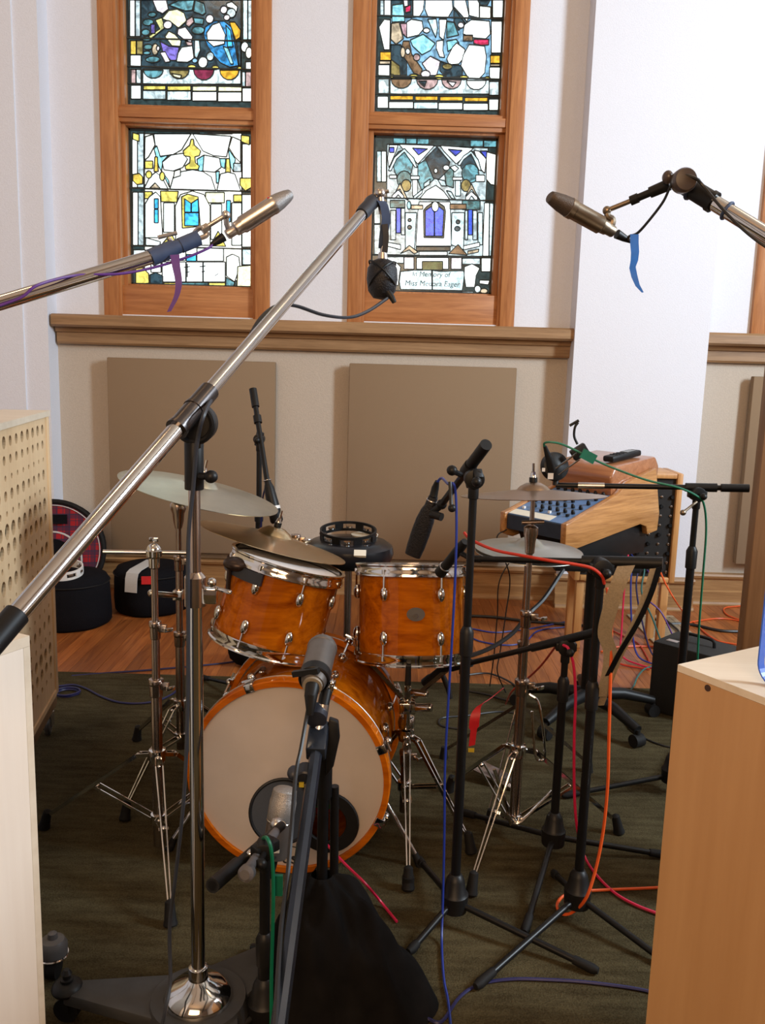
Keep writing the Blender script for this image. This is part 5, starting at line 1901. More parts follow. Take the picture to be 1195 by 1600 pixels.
for q in (.4, 2.5, 4.4):
    l = MB()
    f = V((fpole.x + .22 * math.cos(q), fpole.y + .22 * math.sin(q), .02))
    l.cyl((fpole.x, fpole.y, .09), f, .010, n=12)
    l.build('leg', BLACKM, st)
v1 = A(495, 1117, 1.77)
b = MB()
b.lathe([(.015, -.018), (.023, -.015), (.024, .012), (.020, .018)], v1, d, 16)
b.build('strap', T_BLACK, st)
v2 = A(474, 1208, 1.68)
b = MB()
b.lathe([(.016, -.016), (.019, -.013), (.019, .013), (.016, .016)], v2 + V((.004, 0, 0)), d, 16)
b.ball(v2 - V((.02, .0, 0)), .014, d, 12, 8, e=1.2)
b.build('strap', T_BLACK, st)
b = MB()
b.cyl(ck, A(507, 1080, 1.80), .011, n=14)
b.cyl(A(503, 1112, 1.775), A(505, 1100, 1.78), .0135, n=14)
b.build('boom_tip', NICKEL, st)
b = MB()
b.cyl(A(505, 1102, 1.78), A(510, 1078, 1.80), .0125, n=14)
b.build('adapter', BLACKP, st)
m0, m1 = A(488, 1072, 1.74), A(505, 1006, 1.90)
st2 = thing('microphone', 'grey fat microphone in the foreground clipped to the blue-black boom, over the bass drum rim', 'microphone', m0)
mic_body(st2, m0, m1, [(.015, .02), (.024, .03), (.027, .10), (.030, .20), (.0325, .40), (.0325, .84), (.034, .85), (.034, .90), (.030, .92), (.030, .96), (.026, .985), (.0001, 1.0)], mat('grey_enamel', (0.17, 0.155, 0.145), 0.38, 0.7, noise=.08))
b = MB()
ax = (m1 - m0).normalized()
b.lathe([(.031, -.014), (.034, -.012), (.034, .012), (.031, .014)], m0 + ax * .035, ax, 24, closed=True)
b.bar(m0 + ax * .035 - V((.045, .015, -.01)), m0 + ax * .035 + V((.01, -.03, .025)), .014, .012)
b.build('clip', BLACKP, st2)
b = MB()
b.lathe([(.021, -.004), (.021, .012)], m0 + ax * .002, ax, 20)
b.build('socket', mat('cream_metal', (0.45, 0.40, 0.33), 0.4, 0.5), st2)
b = MB()
b.tube([m0 + ax * .002, m0 - ax * .02 - UPZ * .01, m0 - ax * .03 - UPZ * .045], [.0155, .014, .007], 14)
b.build('plug', BLACKP, st2)
b = MB()
b.cyl(A(515, 1078, 1.80), A(517, 1070, 1.80), .008, n=10)
b.ball(A(517, 1068, 1.80), .008, UPZ, 10, 6)
b.build('thumb_screw', CHROME, st2)
cable('black cable strapped along the blue-black boom', C_BLACK, [m0 - ax * .03 - UPZ * .04, A(483, 1100, 1.72), A(478, 1125, 1.72), A(470, 1170, 1.68), A(462, 1210, 1.63), A(455, 1300, 1.5), A(448, 1380, 1.42), A(438, 1460, 1.32), A(430, 1600, 1.16), A(424, 1680, 1.08)], .0045)
b = MB()
b.box(A(471, 1226, 1.66), (.010, .004, .010))
tag(b.build('tape_flag', T_YELLOW), 'tiny yellow tape tab on the blue-black boom', 'tape')

# black jacket over the stand's feet
b = MB()
ce = FL(533, 1550, .05)
ce = V((ce.x, ce.y - .01, 0))
nr, na = 26, 72
vs_, fs = [], []
for j in range(nr + 1):
    t = j / nr
    for i in range(na):
        q = 2 * PI * i / na
        rad_ = .024 + .178 * t ** .95 * (1 + .10 * math.sin(3 * q + .7) + .05 * math.sin(7 * q))
        z = GZ + .30 * (1 - t ** 1.45) + (.020 * math.sin(4 * q + 6 * t) + .014 * math.sin(7 * q - 9 * t + 1) + .007 * math.sin(13 * q + 14 * t)) * t * (1 - t) * 4
        z = max(z, GZ + .001)
        k = 1 - t
        cx_ = ce.x * t + fpole.x * k
        cy_ = ce.y * t + fpole.y * k
        vs_.append(V((cx_ + rad_ * math.cos(q), cy_ + rad_ * math.sin(q) * .9, z)))
for j in range(nr):
    for i in range(na):
        fs.append((j * na + i, j * na + (i + 1) % na, (j + 1) * na + (i + 1) % na, (j + 1) * na + i))
tag(build('jacket', vs_, fs, CLOTHK, angle=80), 'black cloth jacket heaped over the feet of the foreground stand', 'jacket')

# ---- (e) low stand with the fat silver microphone in front of the bass drum
kp = V((A(413, 1500, 1.66).x, 1.66, 0))
st = thing('boom_stand', 'short black boom stand at the bass drum with a green cable hanging down it', 'microphone stand', (kp.x, kp.y, GZ))
zz = lambda py: ZAT(kp.x, kp.y, py)
black_tripod(st, kp.x, kp.y, .09, [(kp.x - .2, kp.y - .16), (kp.x + .24, kp.y - .1), (kp.x - .02, kp.y + .18)], zz(1335), .011, .014, zz(1480))
swivel(st, (kp.x, kp.y, zz(1325)), (1, 1, 0), .02)
be0, be1 = A(332, 1384, 1.52), A(440, 1290, 1.84)
b = MB()
b.cyl(be0, be1, .0105, n=14)
b.cyl(be0, lerp(be0, be1, .32), .0145, n=16)
b.build('boom_tube', BLACKP, st)
b = MB()
b.cyl(A(383, 1364, 1.55), A(430, 1300, 1.80), .0105, n=14)
b.lathe([(.012, 0), (.0165, .006), (.0165, .02), (.010, .026)], A(389, 1360, 1.56), A(378, 1372, 1.52) - A(389, 1360, 1.56), 16)
b.build('counter_rod', mat('grey_rod', (0.10, 0.095, 0.10), 0.4), st)
b = MB()
b.ball(A(391, 1334, 1.66), .009, UPZ, 10, 6)
b.build('lock_screw', CHROME, st)
m0, m1 = A(428, 1340, 1.95), A(446, 1230, 1.98)
st2 = thing('microphone', 'fat silver-grey microphone standing upright before the bass drum head', 'microphone', m0)
ax = (m1 - m0).normalized()
mic_body(st2, m0, m1, [(.018, 0), (.030, .015), (.0315, .06), (.0315, .52)], mat('brownish_nickel', (0.24, 0.20, 0.175), 0.38, 0.8, noise=.1))
b = MB()
Lm = (m1 - m0).length
b.lathe([(.0315, .53 * Lm), (.033, .55 * Lm), (.033, .80 * Lm), (.031, .84 * Lm), (.029, .96 * Lm), (.022, .99 * Lm), (.0001, 1.0 * Lm)], m0, ax, 24)
b.build('grille', mat('silver_mesh', (0.34, 0.32, 0.30), 0.45, 0.7, noise=.2, scale=400, bump=.4), st2)
b = MB()
b.torus(m0 + ax * Lm * .53, ax, .032, .0015, 28, 6)
b.build('trim_ring', CHROME, st2)
b = MB()
b.cyl(be1, m0 + ax * Lm * .42, .010, n=12)
b.ball(A(432, 1288, 1.88), .016, UPZ, 12, 8)
b.build('mount', NICKEL, st2)
b = MB()
b.tube([m0, m0 - ax * .02, m0 - ax * .05], [.011, .010, .006], 12)
b.build('plug', BLACKP, st2)
b = MB()
b.box(A(431, 1329, 1.915), (.016, .003, .012))
b.build('label_plate', PAPER, st2)
b = MB()
pc = A(441, 1268, 2.10)
pn = V((.12, -1, .22))
b.torus(pc, pn, .083, .0045, 48, 8)
po = thing('pop_filter', 'round dark mesh pop filter with black rim before the bass drum head', 'pop filter', pc - UPZ * .085)
b.build('rim', BLACKP, po)
b = MB()
b.lathe([(.0001, 0), (.083, 0), (.083, .001), (.0001, .001)], pc, pn, 44)
b.build('mesh', mat('mesh_cloth', (0.030, 0.032, 0.036), 0.8, noise=.2, scale=500), po)
b = MB()
b.tube(spline([pc - UPZ * .08, A(436, 1330, 2.03), A(425, 1345, 1.85), (kp.x + .006, kp.y, zz(1350))], 5), .0035, 6)
b.build('gooseneck', BLACKM, po)
cable('green cable hanging from the short stand before the bass drum', C_GREEN, [A(408, 1316, 1.70), A(412, 1309, 1.66), A(418, 1311, 1.63), A(424, 1330, 1.62), A(427, 1380, 1.62), A(426, 1450, 1.62), A(424, 1530, 1.62), A(424, 1660, 1.60)], .0042)
b = MB()
b.box(A(434, 1383, 1.635), (.020, .008, .045))
tag(b.build('tape_flag', T_GREEN), 'green tape tab on the short stand before the bass drum', 'tape')

# ---- (f) centre right stand with the ribbon microphone
cs = FL(709, 1452, .0)
cs = V((cs.x, cs.y + .02, 0))
zz = lambda py: ZAT(cs.x, cs.y, py)
st = thing('boom_stand', 'tall black boom stand right of the drums with a blue cable running down its pole', 'microphone stand', (cs.x, cs.y, GZ))
feet = [FL(654, 1352), FL(643, 1493), FL(925, 1524)]
black_tripod(st, cs.x, cs.y, .085, [(f.x, f.y) for f in feet], zz(775), .0098, .0125, zz(1000))
g0, g1 = A(757, 698, 2.02), A(690, 788, 2.26)
sw = A(722, 748, cs.y - .01)
swivel(st, V((cs.x, cs.y, sw.z)), g1 - g0, .024)
b = MB()
b.cyl(g0, g1, .0092, n=14)
b.build('boom_tube', BLACKM, st)
d = (g1 - g0).normalized()
b = MB()
b.cyl(g0 - d * .01, g0 + d * .085, .0145, n=18)
b.cyl(g0 + d * .09, g0 + d * .125, .0165, n=18)
b.build('grip', BLACKP, st)
b = MB()
b.cyl(A(703, 753, cs.y - .03), A(705, 790, cs.y - .05), .0045, n=8)
b.ball(A(706, 794, cs.y - .05), .010, UPZ, 10, 6)
b.ball(A(706, 735, cs.y - .04), .013, (1, 0, 0), 10, 6)
b.cyl(A(706, 735, cs.y - .04), A(720, 742, cs.y - .01), .007, n=8)
b.build('t_handle', BLACKP, st)
b = MB()
b.ball(g1, .014, d, 12, 8)
b.cyl(g1, A(676, 800, 2.27), .010, n=12)
b.cyl(A(674, 803, 2.26), A(690, 808, 2.24), .011, n=12)
b.build('mic_clip', BLACKP, st)
m0, m1 = A(677, 776, 2.28), A(645, 867, 2.32)
st2 = thing('microphone', 'black flat ribbon microphone hanging down over the level tom', 'microphone', m0)
ax = (m1 - m0).normalized()
Lm = (m1 - m0).length
side = V((math.cos(.3), -math.sin(.3), 0))
side = (side - ax * side.dot(ax)).normalized()
dep = ax.cross(side)
b = MB()
rings = []
for t, wx, wy in ((0, .012, .011), (.08, .014, .013), (.16, .015, .014), (.24, .020, .015), (.40, .0245, .016), (.62, .0255, .016), (.85, .0245, .015), (1.0, .022, .014)):
    rings.append([m0 + ax * Lm * t + side * wx * math.copysign(abs(math.cos(2 * PI * i / 24)) ** .6, math.cos(2 * PI * i / 24)) + dep * wy * math.copysign(abs(math.sin(2 * PI * i / 24)) ** .6, math.sin(2 * PI * i / 24)) for i in range(24)])
b.add([p for r in rings for p in r], [(j * 24 + i, j * 24 + (i + 1) % 24, (j + 1) * 24 + (i + 1) % 24, (j + 1) * 24 + i) for j in range(7) for i in range(24)] + [tuple(range(23, -1, -1)), tuple(range(7 * 24, 8 * 24))])
b.build('body', mat('black_mesh', (0, 0, 0)), st2)
b = MB()
b.torus(m0 + ax * Lm * .06, ax, .0135, .002, 20, 6)
b.build('trim_ring', NICKEL, st2)
b = MB()
b.tube([m0, A(680, 762, 2.28), A(683, 752, 2.27)], [.011, .010, .006], 12)
b.build('plug', BLACKP, st2)
bx = lambda px, py, dy=-.02: A(px, py, cs.y + dy)
cable('bright blue cable from the ribbon microphone down the tall black stand to the rug', C_BLUE, [A(683, 753, 2.27), A(690, 747, 2.24), A(700, 756, cs.y + .0), A(708, 756, cs.y - .03), bx(712, 775), bx(713, 830), bx(711, 900), bx(706, 1000), bx(700, 1100), bx(695, 1200), bx(694, 1300), bx(692, 1400, -.03), FL(690, 1462, .02), FL(691, 1500, .012), FL(694, 1535, .012), FL(700, 1565, .012), FL(706, 1620, .012)], .0034)
cable('dark blue cable lying on the rug at the bottom of the picture', C_NAVY, [FL(668, 1592, .011), FL(690, 1596, .011), FL(718, 1558, .011), FL(750, 1538, .011), FL(800, 1530, .011), FL(860, 1531, .011), FL(920, 1535, .011), FL(1000, 1546, .011), FL(1050, 1560, .011)], .004)

# ---- (g) stand with the long horizontal boom, close miking the level tom
hs = FL(903, 1448, .0)
hs = V((hs.x, hs.y + .03, 0))
zz = lambda py: ZAT(hs.x, hs.y, py)
st = thing('boom_stand', 'black boom stand with a long level boom reaching left, orange cable beside it', 'microphone stand', (hs.x, hs.y, GZ))
feet = [FL(748, 1548), FL(1042, 1516), FL(866, 1375)]
black_tripod(st, hs.x, hs.y, .085, [(f.x, f.y) for f in feet], zz(905), .0105, .0125, zz(1085))
hz = A(937, 886, hs.y - .005)
swivel(st, V((hs.x, hs.y, ZAT(hs.x, hs.y, 888))), (1, 0, 0), .026)
h0, h1 = A(735, 873, hs.y + .14), A(1035, 880, hs.y - .03)
b = MB()
b.cyl(h0, lerp(h0, h1, .75), .0078, n=14)
b.cyl(h0, lerp(h0, h1, .06), .0098, n=12)
b.build('boom_tube', BLACKM, st)
b = MB()
b.cyl(lerp(h0, h1, .60), h1, .0155, n=16)
b.build('grip', BLACKP, st)
m0, m1 = A(722, 852, hs.y + .16), A(686, 897, hs.y + .24)
st2 = thing('microphone', 'slim black microphone tucked in close at the edge of the level tom', 'microphone', m0)
mic_body(st2, m0, m1, [(.010, -.12), (.011, -.10), (.013, 0), (.0135, .15), (.0135, .72), (.016, .76), (.0165, .96), (.012, 1.0)], BLACKP)
b = MB()
b.torus(lerp(m0, m1, .74), m1 - m0, .0145, .002, 20, 6)
b.build('trim_ring', NICKEL, st2)
b = MB()
b.cyl(h0, lerp(m0, m1, .2), .007, n=10)
b.build('mount', BLACKP, st2)
cable('red cable swinging from the slim microphone to the level boom', C_RED, [A(725, 832, hs.y + .14), A(730, 838, hs.y + .13), A(745, 848, hs.y + .1), A(775, 860, hs.y + .05), A(815, 868, hs.y), A(860, 876, hs.y - .04), A(900, 882, hs.y - .05), A(925, 888, hs.y - .06), A(940, 900, hs.y - .06), A(944, 912, hs.y - .05)], .004)
cable('orange cable dropping down the long-boom stand and looping on the rug', C_ORANGE, [A(948, 918, hs.y - .02), A(953, 950, hs.y - .03), A(955, 1000, hs.y - .03), A(953, 1080, hs.y - .03), A(951, 1160, hs.y - .03), A(949, 1230, hs.y - .03), A(942, 1300, hs.y - .03), A(930, 1360, hs.y - .04), A(915, 1404, hs.y - .05), FL(895, 1425, .03), FL(878, 1428, .02), FL(870, 1415, .02), FL(880, 1400, .02), FL(905, 1393, .02), FL(950, 1390, .012), FL(1000, 1388, .012), FL(1040, 1386, .012)], .0042)

# ---- (h) low stand between them, boom reaching left
ls = FL(864, 1345, .0)
ls = V((ls.x, ls.y + .02, 0))
zz = lambda py: ZAT(ls.x, ls.y, py)
st = thing('boom_stand', 'low black boom stand behind the long-boom stand with a pink cable beside it', 'microphone stand', (ls.x, ls.y, GZ))
feet = [FL(726, 1278), FL(820, 1462), FL(1036, 1344)]
black_tripod(st, ls.x, ls.y, .085, [(f.x, f.y) for f in feet], zz(1020), .0098, .0125, zz(1075))
swivel(st, V((ls.x, ls.y, zz(1010))), (1, 0, 0), .026)
i0, i1 = A(688, 1047, ls.y + .26), A(930, 988, ls.y - .06)
b = MB()
b.cyl(i0, i1, .0085, n=14)
b.build('boom_tube', BLACKM, st)
b = MB()
b.cyl(lerp(i0, i1, .62), i1, .0125, n=16)
b.build('grip', BLACKP, st)
b = MB()
b.cyl(lerp(i0, i1, .08), lerp(i0, i1, .22), .0135, n=14)
b.cyl(lerp(i0, i1, .16), lerp(i0, i1, .16) - UPZ * .03, .010, n=12)
b.build('clutch', BLACKP, st)
m0, m1 = i0, A(662, 1068, ls.y + .30)
st2 = thing('microphone', 'small black microphone under the level tom at the end of the low boom', 'microphone', m1)
mic_body(st2, m0, m1, [(.008, -.2), (.012, 0), (.012, .5), (.015, .6), (.015, .95), (.010, 1.0)], BLACKP)
b = MB()
b.tube([m0, A(700, 1075, ls.y + .26), A(704, 1092, ls.y + .25)], [.008, .010, .007], 10)
b.build('plug', BLACKP, st2)
cable('pink cable hanging beside the low black boom stand', C_PINK, [A(880, 1008, ls.y - .03), A(888, 1014, ls.y - .05), A(896, 1040, ls.y - .05), A(899, 1090, ls.y - .05), A(897, 1150, ls.y - .05), A(897, 1230, ls.y - .05), A(901, 1290, ls.y - .05), A(912, 1335, 2.40), FL(930, 1365, .012), FL(960, 1395, .012), FL(995, 1415, .012), FL(1040, 1432, .012)], .0042)
cable('dark red cable slanting up to the low boom behind the cymbal stand', C_RED, [A(868, 1010, ls.y + .05), A(845, 1040, ls.y + .25), A(822, 1062, 2.85), A(800, 1080, 2.9), FL(790, 1100, .012)], .0035)

# ---- (i) right stand with the round black microphone over the mixer
rs = V((A(1048, 1225, 2.82).x, 2.82, 0))
zz = lambda py: ZAT(rs.x, rs.y, py)
st = thing('boom_stand', 'black boom stand in front of the white column with a level boom over the mixer', 'microphone stand', (rs.x, rs.y, GZ))
black_tripod(st, rs.x, rs.y, .09, [(FL(884, 1250).x, FL(884, 1250).y), (rs.x + .28, rs.y - .12), (rs.x + .12, rs.y + .3)], zz(785), .010, .0135, zz(870))
swivel(st, V((rs.x, rs.y, zz(772))), (1, 0, 0), .024)
k0, k1 = A(868, 758, rs.y + .10), A(1170, 763, rs.y - .02)
b = MB()
b.cyl(k0, k1, .0088, n=14)
b.build('boom_tube', BLACKM, st)
b = MB()
b.cyl(lerp(k0, k1, .86), k1, .0135, n=16)
b.cyl(lerp(k0, k1, .68), lerp(k0, k1, .84), .0145, n=16)
b.build('grip', BLACKP, st)
b = MB()
b.cyl(lerp(k0, k1, .12), lerp(k0, k1, .26), .0105, n=14)
b.build('chrome_sleeve', NICKEL, st)
b = MB()
b.cyl((rs.x - .01, rs.y - .03, zz(782)), A(1068, 800, rs.y - .05), .0045, n=8)
b.ball(A(1067, 801, rs.y - .05), .010, UPZ, 10, 6)
b.build('t_handle', NICKELD, st)
mc = A(866, 729, rs.y + .10)
st2 = thing('microphone', 'round black microphone with twin silver bars above the mixer, green cable plugged in', 'microphone', mc - UPZ * .06)
b = MB()
b.lathe([(.0001, -.022), (.034, -.022), (.047, -.012), (.050, 0), (.047, .014), (.03, .024), (.0001, .026)], mc, V((.35, -1, .25)), 32)
b.build('body', BLACKP, st2)
b = MB()
b.cyl(A(872, 742, rs.y + .06), A(905, 718, rs.y + .05), .0032, n=8)
b.cyl(A(868, 732, rs.y + .06), A(901, 708, rs.y + .05), .0032, n=8)
b.build('silver_bar', CHROME, st2)
b = MB()
b.box(A(905, 706, rs.y + .08), (.055, .03, .038), Matrix.Rotation(-.6, 3, 'Y'))
b.build('bracket', BLACKP, st2, bevel=.004)
b = MB()
b.tube(spline([A(902, 694, rs.y + .08), A(897, 682, rs.y + .08), A(898, 668, rs.y + .08), A(903, 660, rs.y + .08)], 5), [.0042] * 16, 8)
b.cyl(A(890, 665, rs.y + .08), A(904, 657, rs.y + .08), .0048, n=8)
b.build('hook', BLACKM, st2)
b = MB()
b.tube([A(862, 735, rs.y + .06), A(857, 715, rs.y + .05), A(851, 697, rs.y + .04)], [.013, .012, .006], 12)
b.build('plug', BLACKP, st2)
b = MB()
b.box(A(860, 744, rs.y + .045), (.018, .004, .02))
b.box(A(849, 734, rs.y + .045), (.010, .004, .012))
b.build('label_plate', WHITEP, st2)
b = MB()
b.cyl(k0, mc - UPZ * .03 + V((.01, .01, 0)), .010, n=12)
b.build('mount', BLACKP, st2)
cable('green cable arching from the round black microphone along its boom and down the pole', C_GREEN, [A(850, 698, rs.y + .04), A(851, 692, rs.y + .03), A(862, 691, rs.y + .02), A(880, 695, rs.y + .02), A(910, 709, rs.y + .01), A(950, 728, rs.y), A(1010, 750, rs.y - .04), A(1060, 762, rs.y - .06), A(1090, 776, rs.y - .06), A(1100, 790, rs.y - .05), A(1103, 830, rs.y - .04), A(1098, 900, rs.y - .04), A(1092, 980, rs.y - .04), A(1086, 1080, rs.y - .04), A(1070, 1200, rs.y - .06)], .0036)
b = MB()
b.box(A(919, 713, rs.y + .005), (.05, .010, .032), Matrix.Rotation(.45, 3, 'Y'))
tag(b.build('tape_flag', T_GREEN), 'dark green tape folded round the green cable over the mixer', 'tape')

# ---- (j) rear left stand behind the rack tom
js = V((A(404, 900, 3.50).x, 3.50, 0))
zz = lambda py: ZAT(js.x, js.y, py)
st = thing('boom_stand', 'thin black boom stand behind the rack tom in front of the left wall panel', 'microphone stand', (js.x, js.y, GZ))
black_tripod(st, js.x, js.y, .09, [(FL(316, 1064).x, FL(316, 1064).y), (js.x + .28, js.y + .12), (js.x + .02, js.y - .3)], zz(692), .011, .014, zz(800))
swivel(st, V((js.x, js.y, zz(686))), (0.2, -.2, 1), .022)
n0, n1 = A(395, 608, js.y + .05), A(417, 750, js.y - .12)
b = MB()
b.cyl(n0, n1, .0105, n=14)
b.build('boom_tube', BLACKM, st)
b = MB()
b.cyl(n0, lerp(n0, n1, .20), .0155, n=16)
b.cyl(lerp(n0, n1, .30), lerp(n0, n1, .38), .0165, n=16)
b.build('grip', BLACKP, st)
m0, m1 = A(418, 752, js.y - .13), A(433, 817, js.y - .16)
st2 = thing('microphone', 'black microphone with a white band hanging by the left wall panel', 'microphone', m1)
mic_body(st2, m0, m1, [(.010, -.08), (.012, -.02), (.014, .05), (.020, .15), (.0245, .6), (.0255, .95), (.020, 1.0)], BLACKP)
b = MB()
ax = (m1 - m0).normalized()
b.lathe([(.0258, -.006), (.0258, .006)], lerp(m0, m1, .64), ax, 24)
b.build('white_band', WHITEP, st2)
b = MB()
b.torus(lerp(m0, m1, -.02), ax, .014, .003, 18, 6)
b.build('trim_ring', NICKEL, st2)
cable('dark blue cable hanging from the microphone behind the rack tom', C_NAVY, [m0, A(411, 775, js.y - .12), A(409, 800, js.y - .1), A(406, 840, js.y - .06), A(404, 900, js.y - .03), A(402, 1000, js.y - .03), FL(398, 1085, .012)], .0035)
# ================================================================== boxes and screens
def hdir(a, b_):
    d_ = V(b_) - V(a)
    d_.z = 0
    return d_.normalized()


def obox(mb, c0, ex, ey, w_, dp, z0, z1):
    """upright box on corner c0 along horizontal ex, ey"""
    pts_ = [V((c0.x, c0.y, z0)) + ex * a_ + ey * q for a_, q in ((0, 0), (w_, 0), (w_, dp), (0, dp))]
    return mb.prism(pts_, UPZ * (z1 - z0))


def perp(d_):
    return V((-d_.y, d_.x, 0))


# ---- left foreground box
zb_ = .98
c0 = FL(46, 993, zb_)
ex = hdir(c0, FL(0, 1008, zb_))            # along the visible face, towards the viewer's left
ey = -perp(ex)
if ey.x > 0:
    ey = -ey
st = thing('plywood_box', 'pale plywood cabinet filling the lower left corner of the picture', 'cabinet', (c0.x, c0.y, GZ))
b = MB()
obox(b, c0 + ey * .018, ex, ey, .62, .33, .09, zb_ - .018)
b.build('body', BIRCHW, st, smooth=False)
b = MB()
obox(b, c0 - ex * .0, ex, ey, .64, .36, zb_ - .018, zb_)
b.build('top', BIRCHT, st, smooth=False)
b = MB()
obox(b, c0 + ex * .014, ex, ey, .612, .017, .08, zb_ - .0185)
b.build('front_panel', BIRCHW, st, smooth=False)
b = MB()
obox(b, c0, ex, ey, .0135, .017, .08, zb_ - .0185)
b.build('corner_edge', BIRCHT, st, smooth=False)
for a_, q in ((.08, .08), (.54, .08), (.08, .28), (.54, .28)):
    p = c0 + ex * a_ + ey * q
    w_ = MB()
    w_.cyl(V((p.x, p.y, GZ + .03)) + ey * .012, V((p.x, p.y, GZ + .03)) - ey * .012, .03, n=16)
    w_.cyl((p.x, p.y, GZ + .04), (p.x, p.y, .09), .012, n=10)
    w_.build('caster', RUBBER, st)

# ---- right foreground box
zb_ = .95
c0 = FL(1059, 1038, zb_)
ex = hdir(c0, FL(1195, 1090, zb_))
ey = hdir(c0, FL(1195, 1006, zb_))
ey = perp(ex) if perp(ex).y > 0 else -perp(ex)
st = thing('plywood_box', 'honey plywood cabinet with its lit top coloured pale filling the lower right corner', 'cabinet', (c0.x, c0.y, GZ))
b = MB()
obox(b, c0, ex, ey, .75, .50, .04, zb_ - .013)
b.build('body', BIRCHR, st, smooth=False)
b = MB()
obox(b, c0, ex, ey, .75, .50, zb_ - .0125, zb_)
b.build('top', BIRCHT, st, smooth=False)
b = MB()
sp = A(1112, 1075, 1.3)
dn = -ey
sp = c0 + ex * ((A(1112, 1075, c0.y - .05) - c0).dot(ex)) 
zsp = ZAT(sp.x, sp.y, 1075)
b.cyl(V((sp.x, sp.y, zsp)) + dn * .0012, V((sp.x, sp.y, zsp)) - dn * .004, .0058, n=14)
b.build('screw_hole', mat('dark_plug', (0.05, 0.022, 0.015), .8), st)
for a_, q in ((.06, .06), (.69, .06), (.06, .44), (.69, .44)):
    p = c0 + ex * a_ + ey * q
    w_ = MB()
    w_.cyl((p.x, p.y, GZ), (p.x, p.y, .045), .03, .028, n=14)
    w_.build('foot', RUBBER, st)
# acrylic shield standing on it
s0 = FL(1181, 1066, zb_)
hS, wS, rS = .62, .42, .035
prof = [(wS, 0), (rS, 0)] + [(rS - rS * math.sin(t), rS - rS * math.cos(t)) for t in [PI / 2 * i / 8 for i in range(1, 9)]] + [(0, hS), (wS, hS)]
mt, nt, bsdf = nodes_of('clear_acrylic')
tr = nt.nodes.new('ShaderNodeBsdfTransparent')
tr.inputs[0].default_value = (.93, .95, .98, 1)
gl = nt.nodes.new('ShaderNodeBsdfGlossy')
gl.inputs['Roughness'].default_value = .02
mxs = nt.nodes.new('ShaderNodeMixShader')
mxs.inputs[0].default_value = .05
nt.links.new(tr.outputs[0], mxs.inputs[1])
nt.links.new(gl.outputs[0], mxs.inputs[2])
nt.links.new(mxs.outputs[0], nt.nodes['Material Output'].inputs[0])
st2 = thing('acrylic_shield', 'clear acrylic sheet with blue edge standing on the right-hand cabinet', 'acrylic screen', s0)
b = MB()
b.prism([s0 + ex * a_ + UPZ * (h_ + .002) for a_, h_ in prof], ey * .014)
b.build('sheet', mt, st2, smooth=False)
b = MB()
rim = [s0 + ex * a_ + UPZ * (h_ + .002) + ey * .007 for a_, h_ in prof[1:-1]]
b.ribbon(rim, ey * .0146, .0026)
b.build('edge', mat('blue_edge', (0.04, 0.13, 0.62), 0.35, noise=.25, scale=9), st2, smooth=False)
# brown board behind that cabinet
s0 = A(1161, 1000, 2.15)
st = thing('gobo_board', 'dark brown wooden screen standing at the right edge behind the cabinet', 'screen', (s0.x, s0.y, GZ))
b = MB()
slab(b, s0.x, s0.x + .8, s0.y, s0.y + .04, .05, 1.55)
b.build('board', BROWNW, st, bevel=.003)
for xx in (.12, .66):
    f = MB()
    slab(f, s0.x + xx, s0.x + xx + .05, s0.y - .1, s0.y + .14, GZ, .05)
    f.build('foot', BROWNW, st, bevel=.003)

# ---- perforated rolling screen on the left
c0 = A(76, 641, 3.12)
zg = c0.z
ex = hdir(c0, FL(0, 661, zg))
ey = -perp(ex)
if ey.x > 0:
    ey = -ey
# ex runs along the perforated face, ey into the box
st = thing('perforated_screen', 'light wood rolling screen with rows of round holes, at the left edge', 'acoustic screen', (c0.x, c0.y, GZ))
fw, fz0, fz1 = 1.0, ZAT(c0.x, c0.y, 1080), zg - .022
b = MB()
obox(b, c0 - ey * .004, ex, ey, fw + .06, .16, zg - .02, zg)
b.build('top', BIRCHT, st, smooth=False)
b = MB()
obox(b, c0 + ex * .0, ex, ey, .035, .15, fz0, fz1 + .001)
b.build('end_board', BIRCH, st, bevel=.002)
b = MB()
obox(b, c0 + ex * (fw), ex, ey, .035, .15, fz0, fz1 + .001)
b.build('end_board', BIRCH, st, bevel=.002)
b = MB()
obox(b, c0 + ex * .036, ex, ey, fw - .037, .15, fz0, fz0 + .02)
b.build('bottom_board', BIRCH, st, smooth=False)
polys = [[(.0355, fz0 + .021), (fw - .001, fz0 + .021), (fw - .001, fz1), (.0355, fz1)]]
random.seed(3)
nrow = int((fz1 - fz0 - .06) / .053)
for r in range(nrow):
    for c in range(int((fw - .08) / .072)):
        kind = [(.017, .021), (.019, .013), (.008, .010), (.020, .016), (.009, .007)][r % 5]
        rr = kind[(c * 2 + r) % 2] * random.uniform(.95, 1.18)
        cx_, cz_ = .085 + c * .072 + (.006 if r % 2 else 0), fz1 - .04 - r * .053
        polys.append([(cx_ + rr * math.cos(2 * PI * i / 14), cz_ + rr * math.sin(2 * PI * i / 14)) for i in range(14)])
ov, of, tops, base = cdt(polys)
keep = [f for f, t in zip(of, tops) if t == 0]
vv = [V((c0.x, c0.y, 0)) + ex * q.x + UPZ * q.y for q in ov]
nn = len(vv)
ecount = {}
for f in keep:
    for i in range(3):
        e = (f[i], f[(i + 1) % 3])
        ecount.setdefault(tuple(sorted(e)), []).append(e)
fs = [tuple(f) for f in keep] + [tuple(i + nn for i in reversed(f)) for f in keep]
for es in ecount.values():
    if len(es) == 1:
        a_, q = es[0]
        fs.append((a_, a_ + nn, q + nn, q))
build('perforated_panel', [p + ey * .006 for p in vv] + [p + ey * .016 for p in vv], fs, BIRCH, st, smooth=False)
b = MB()
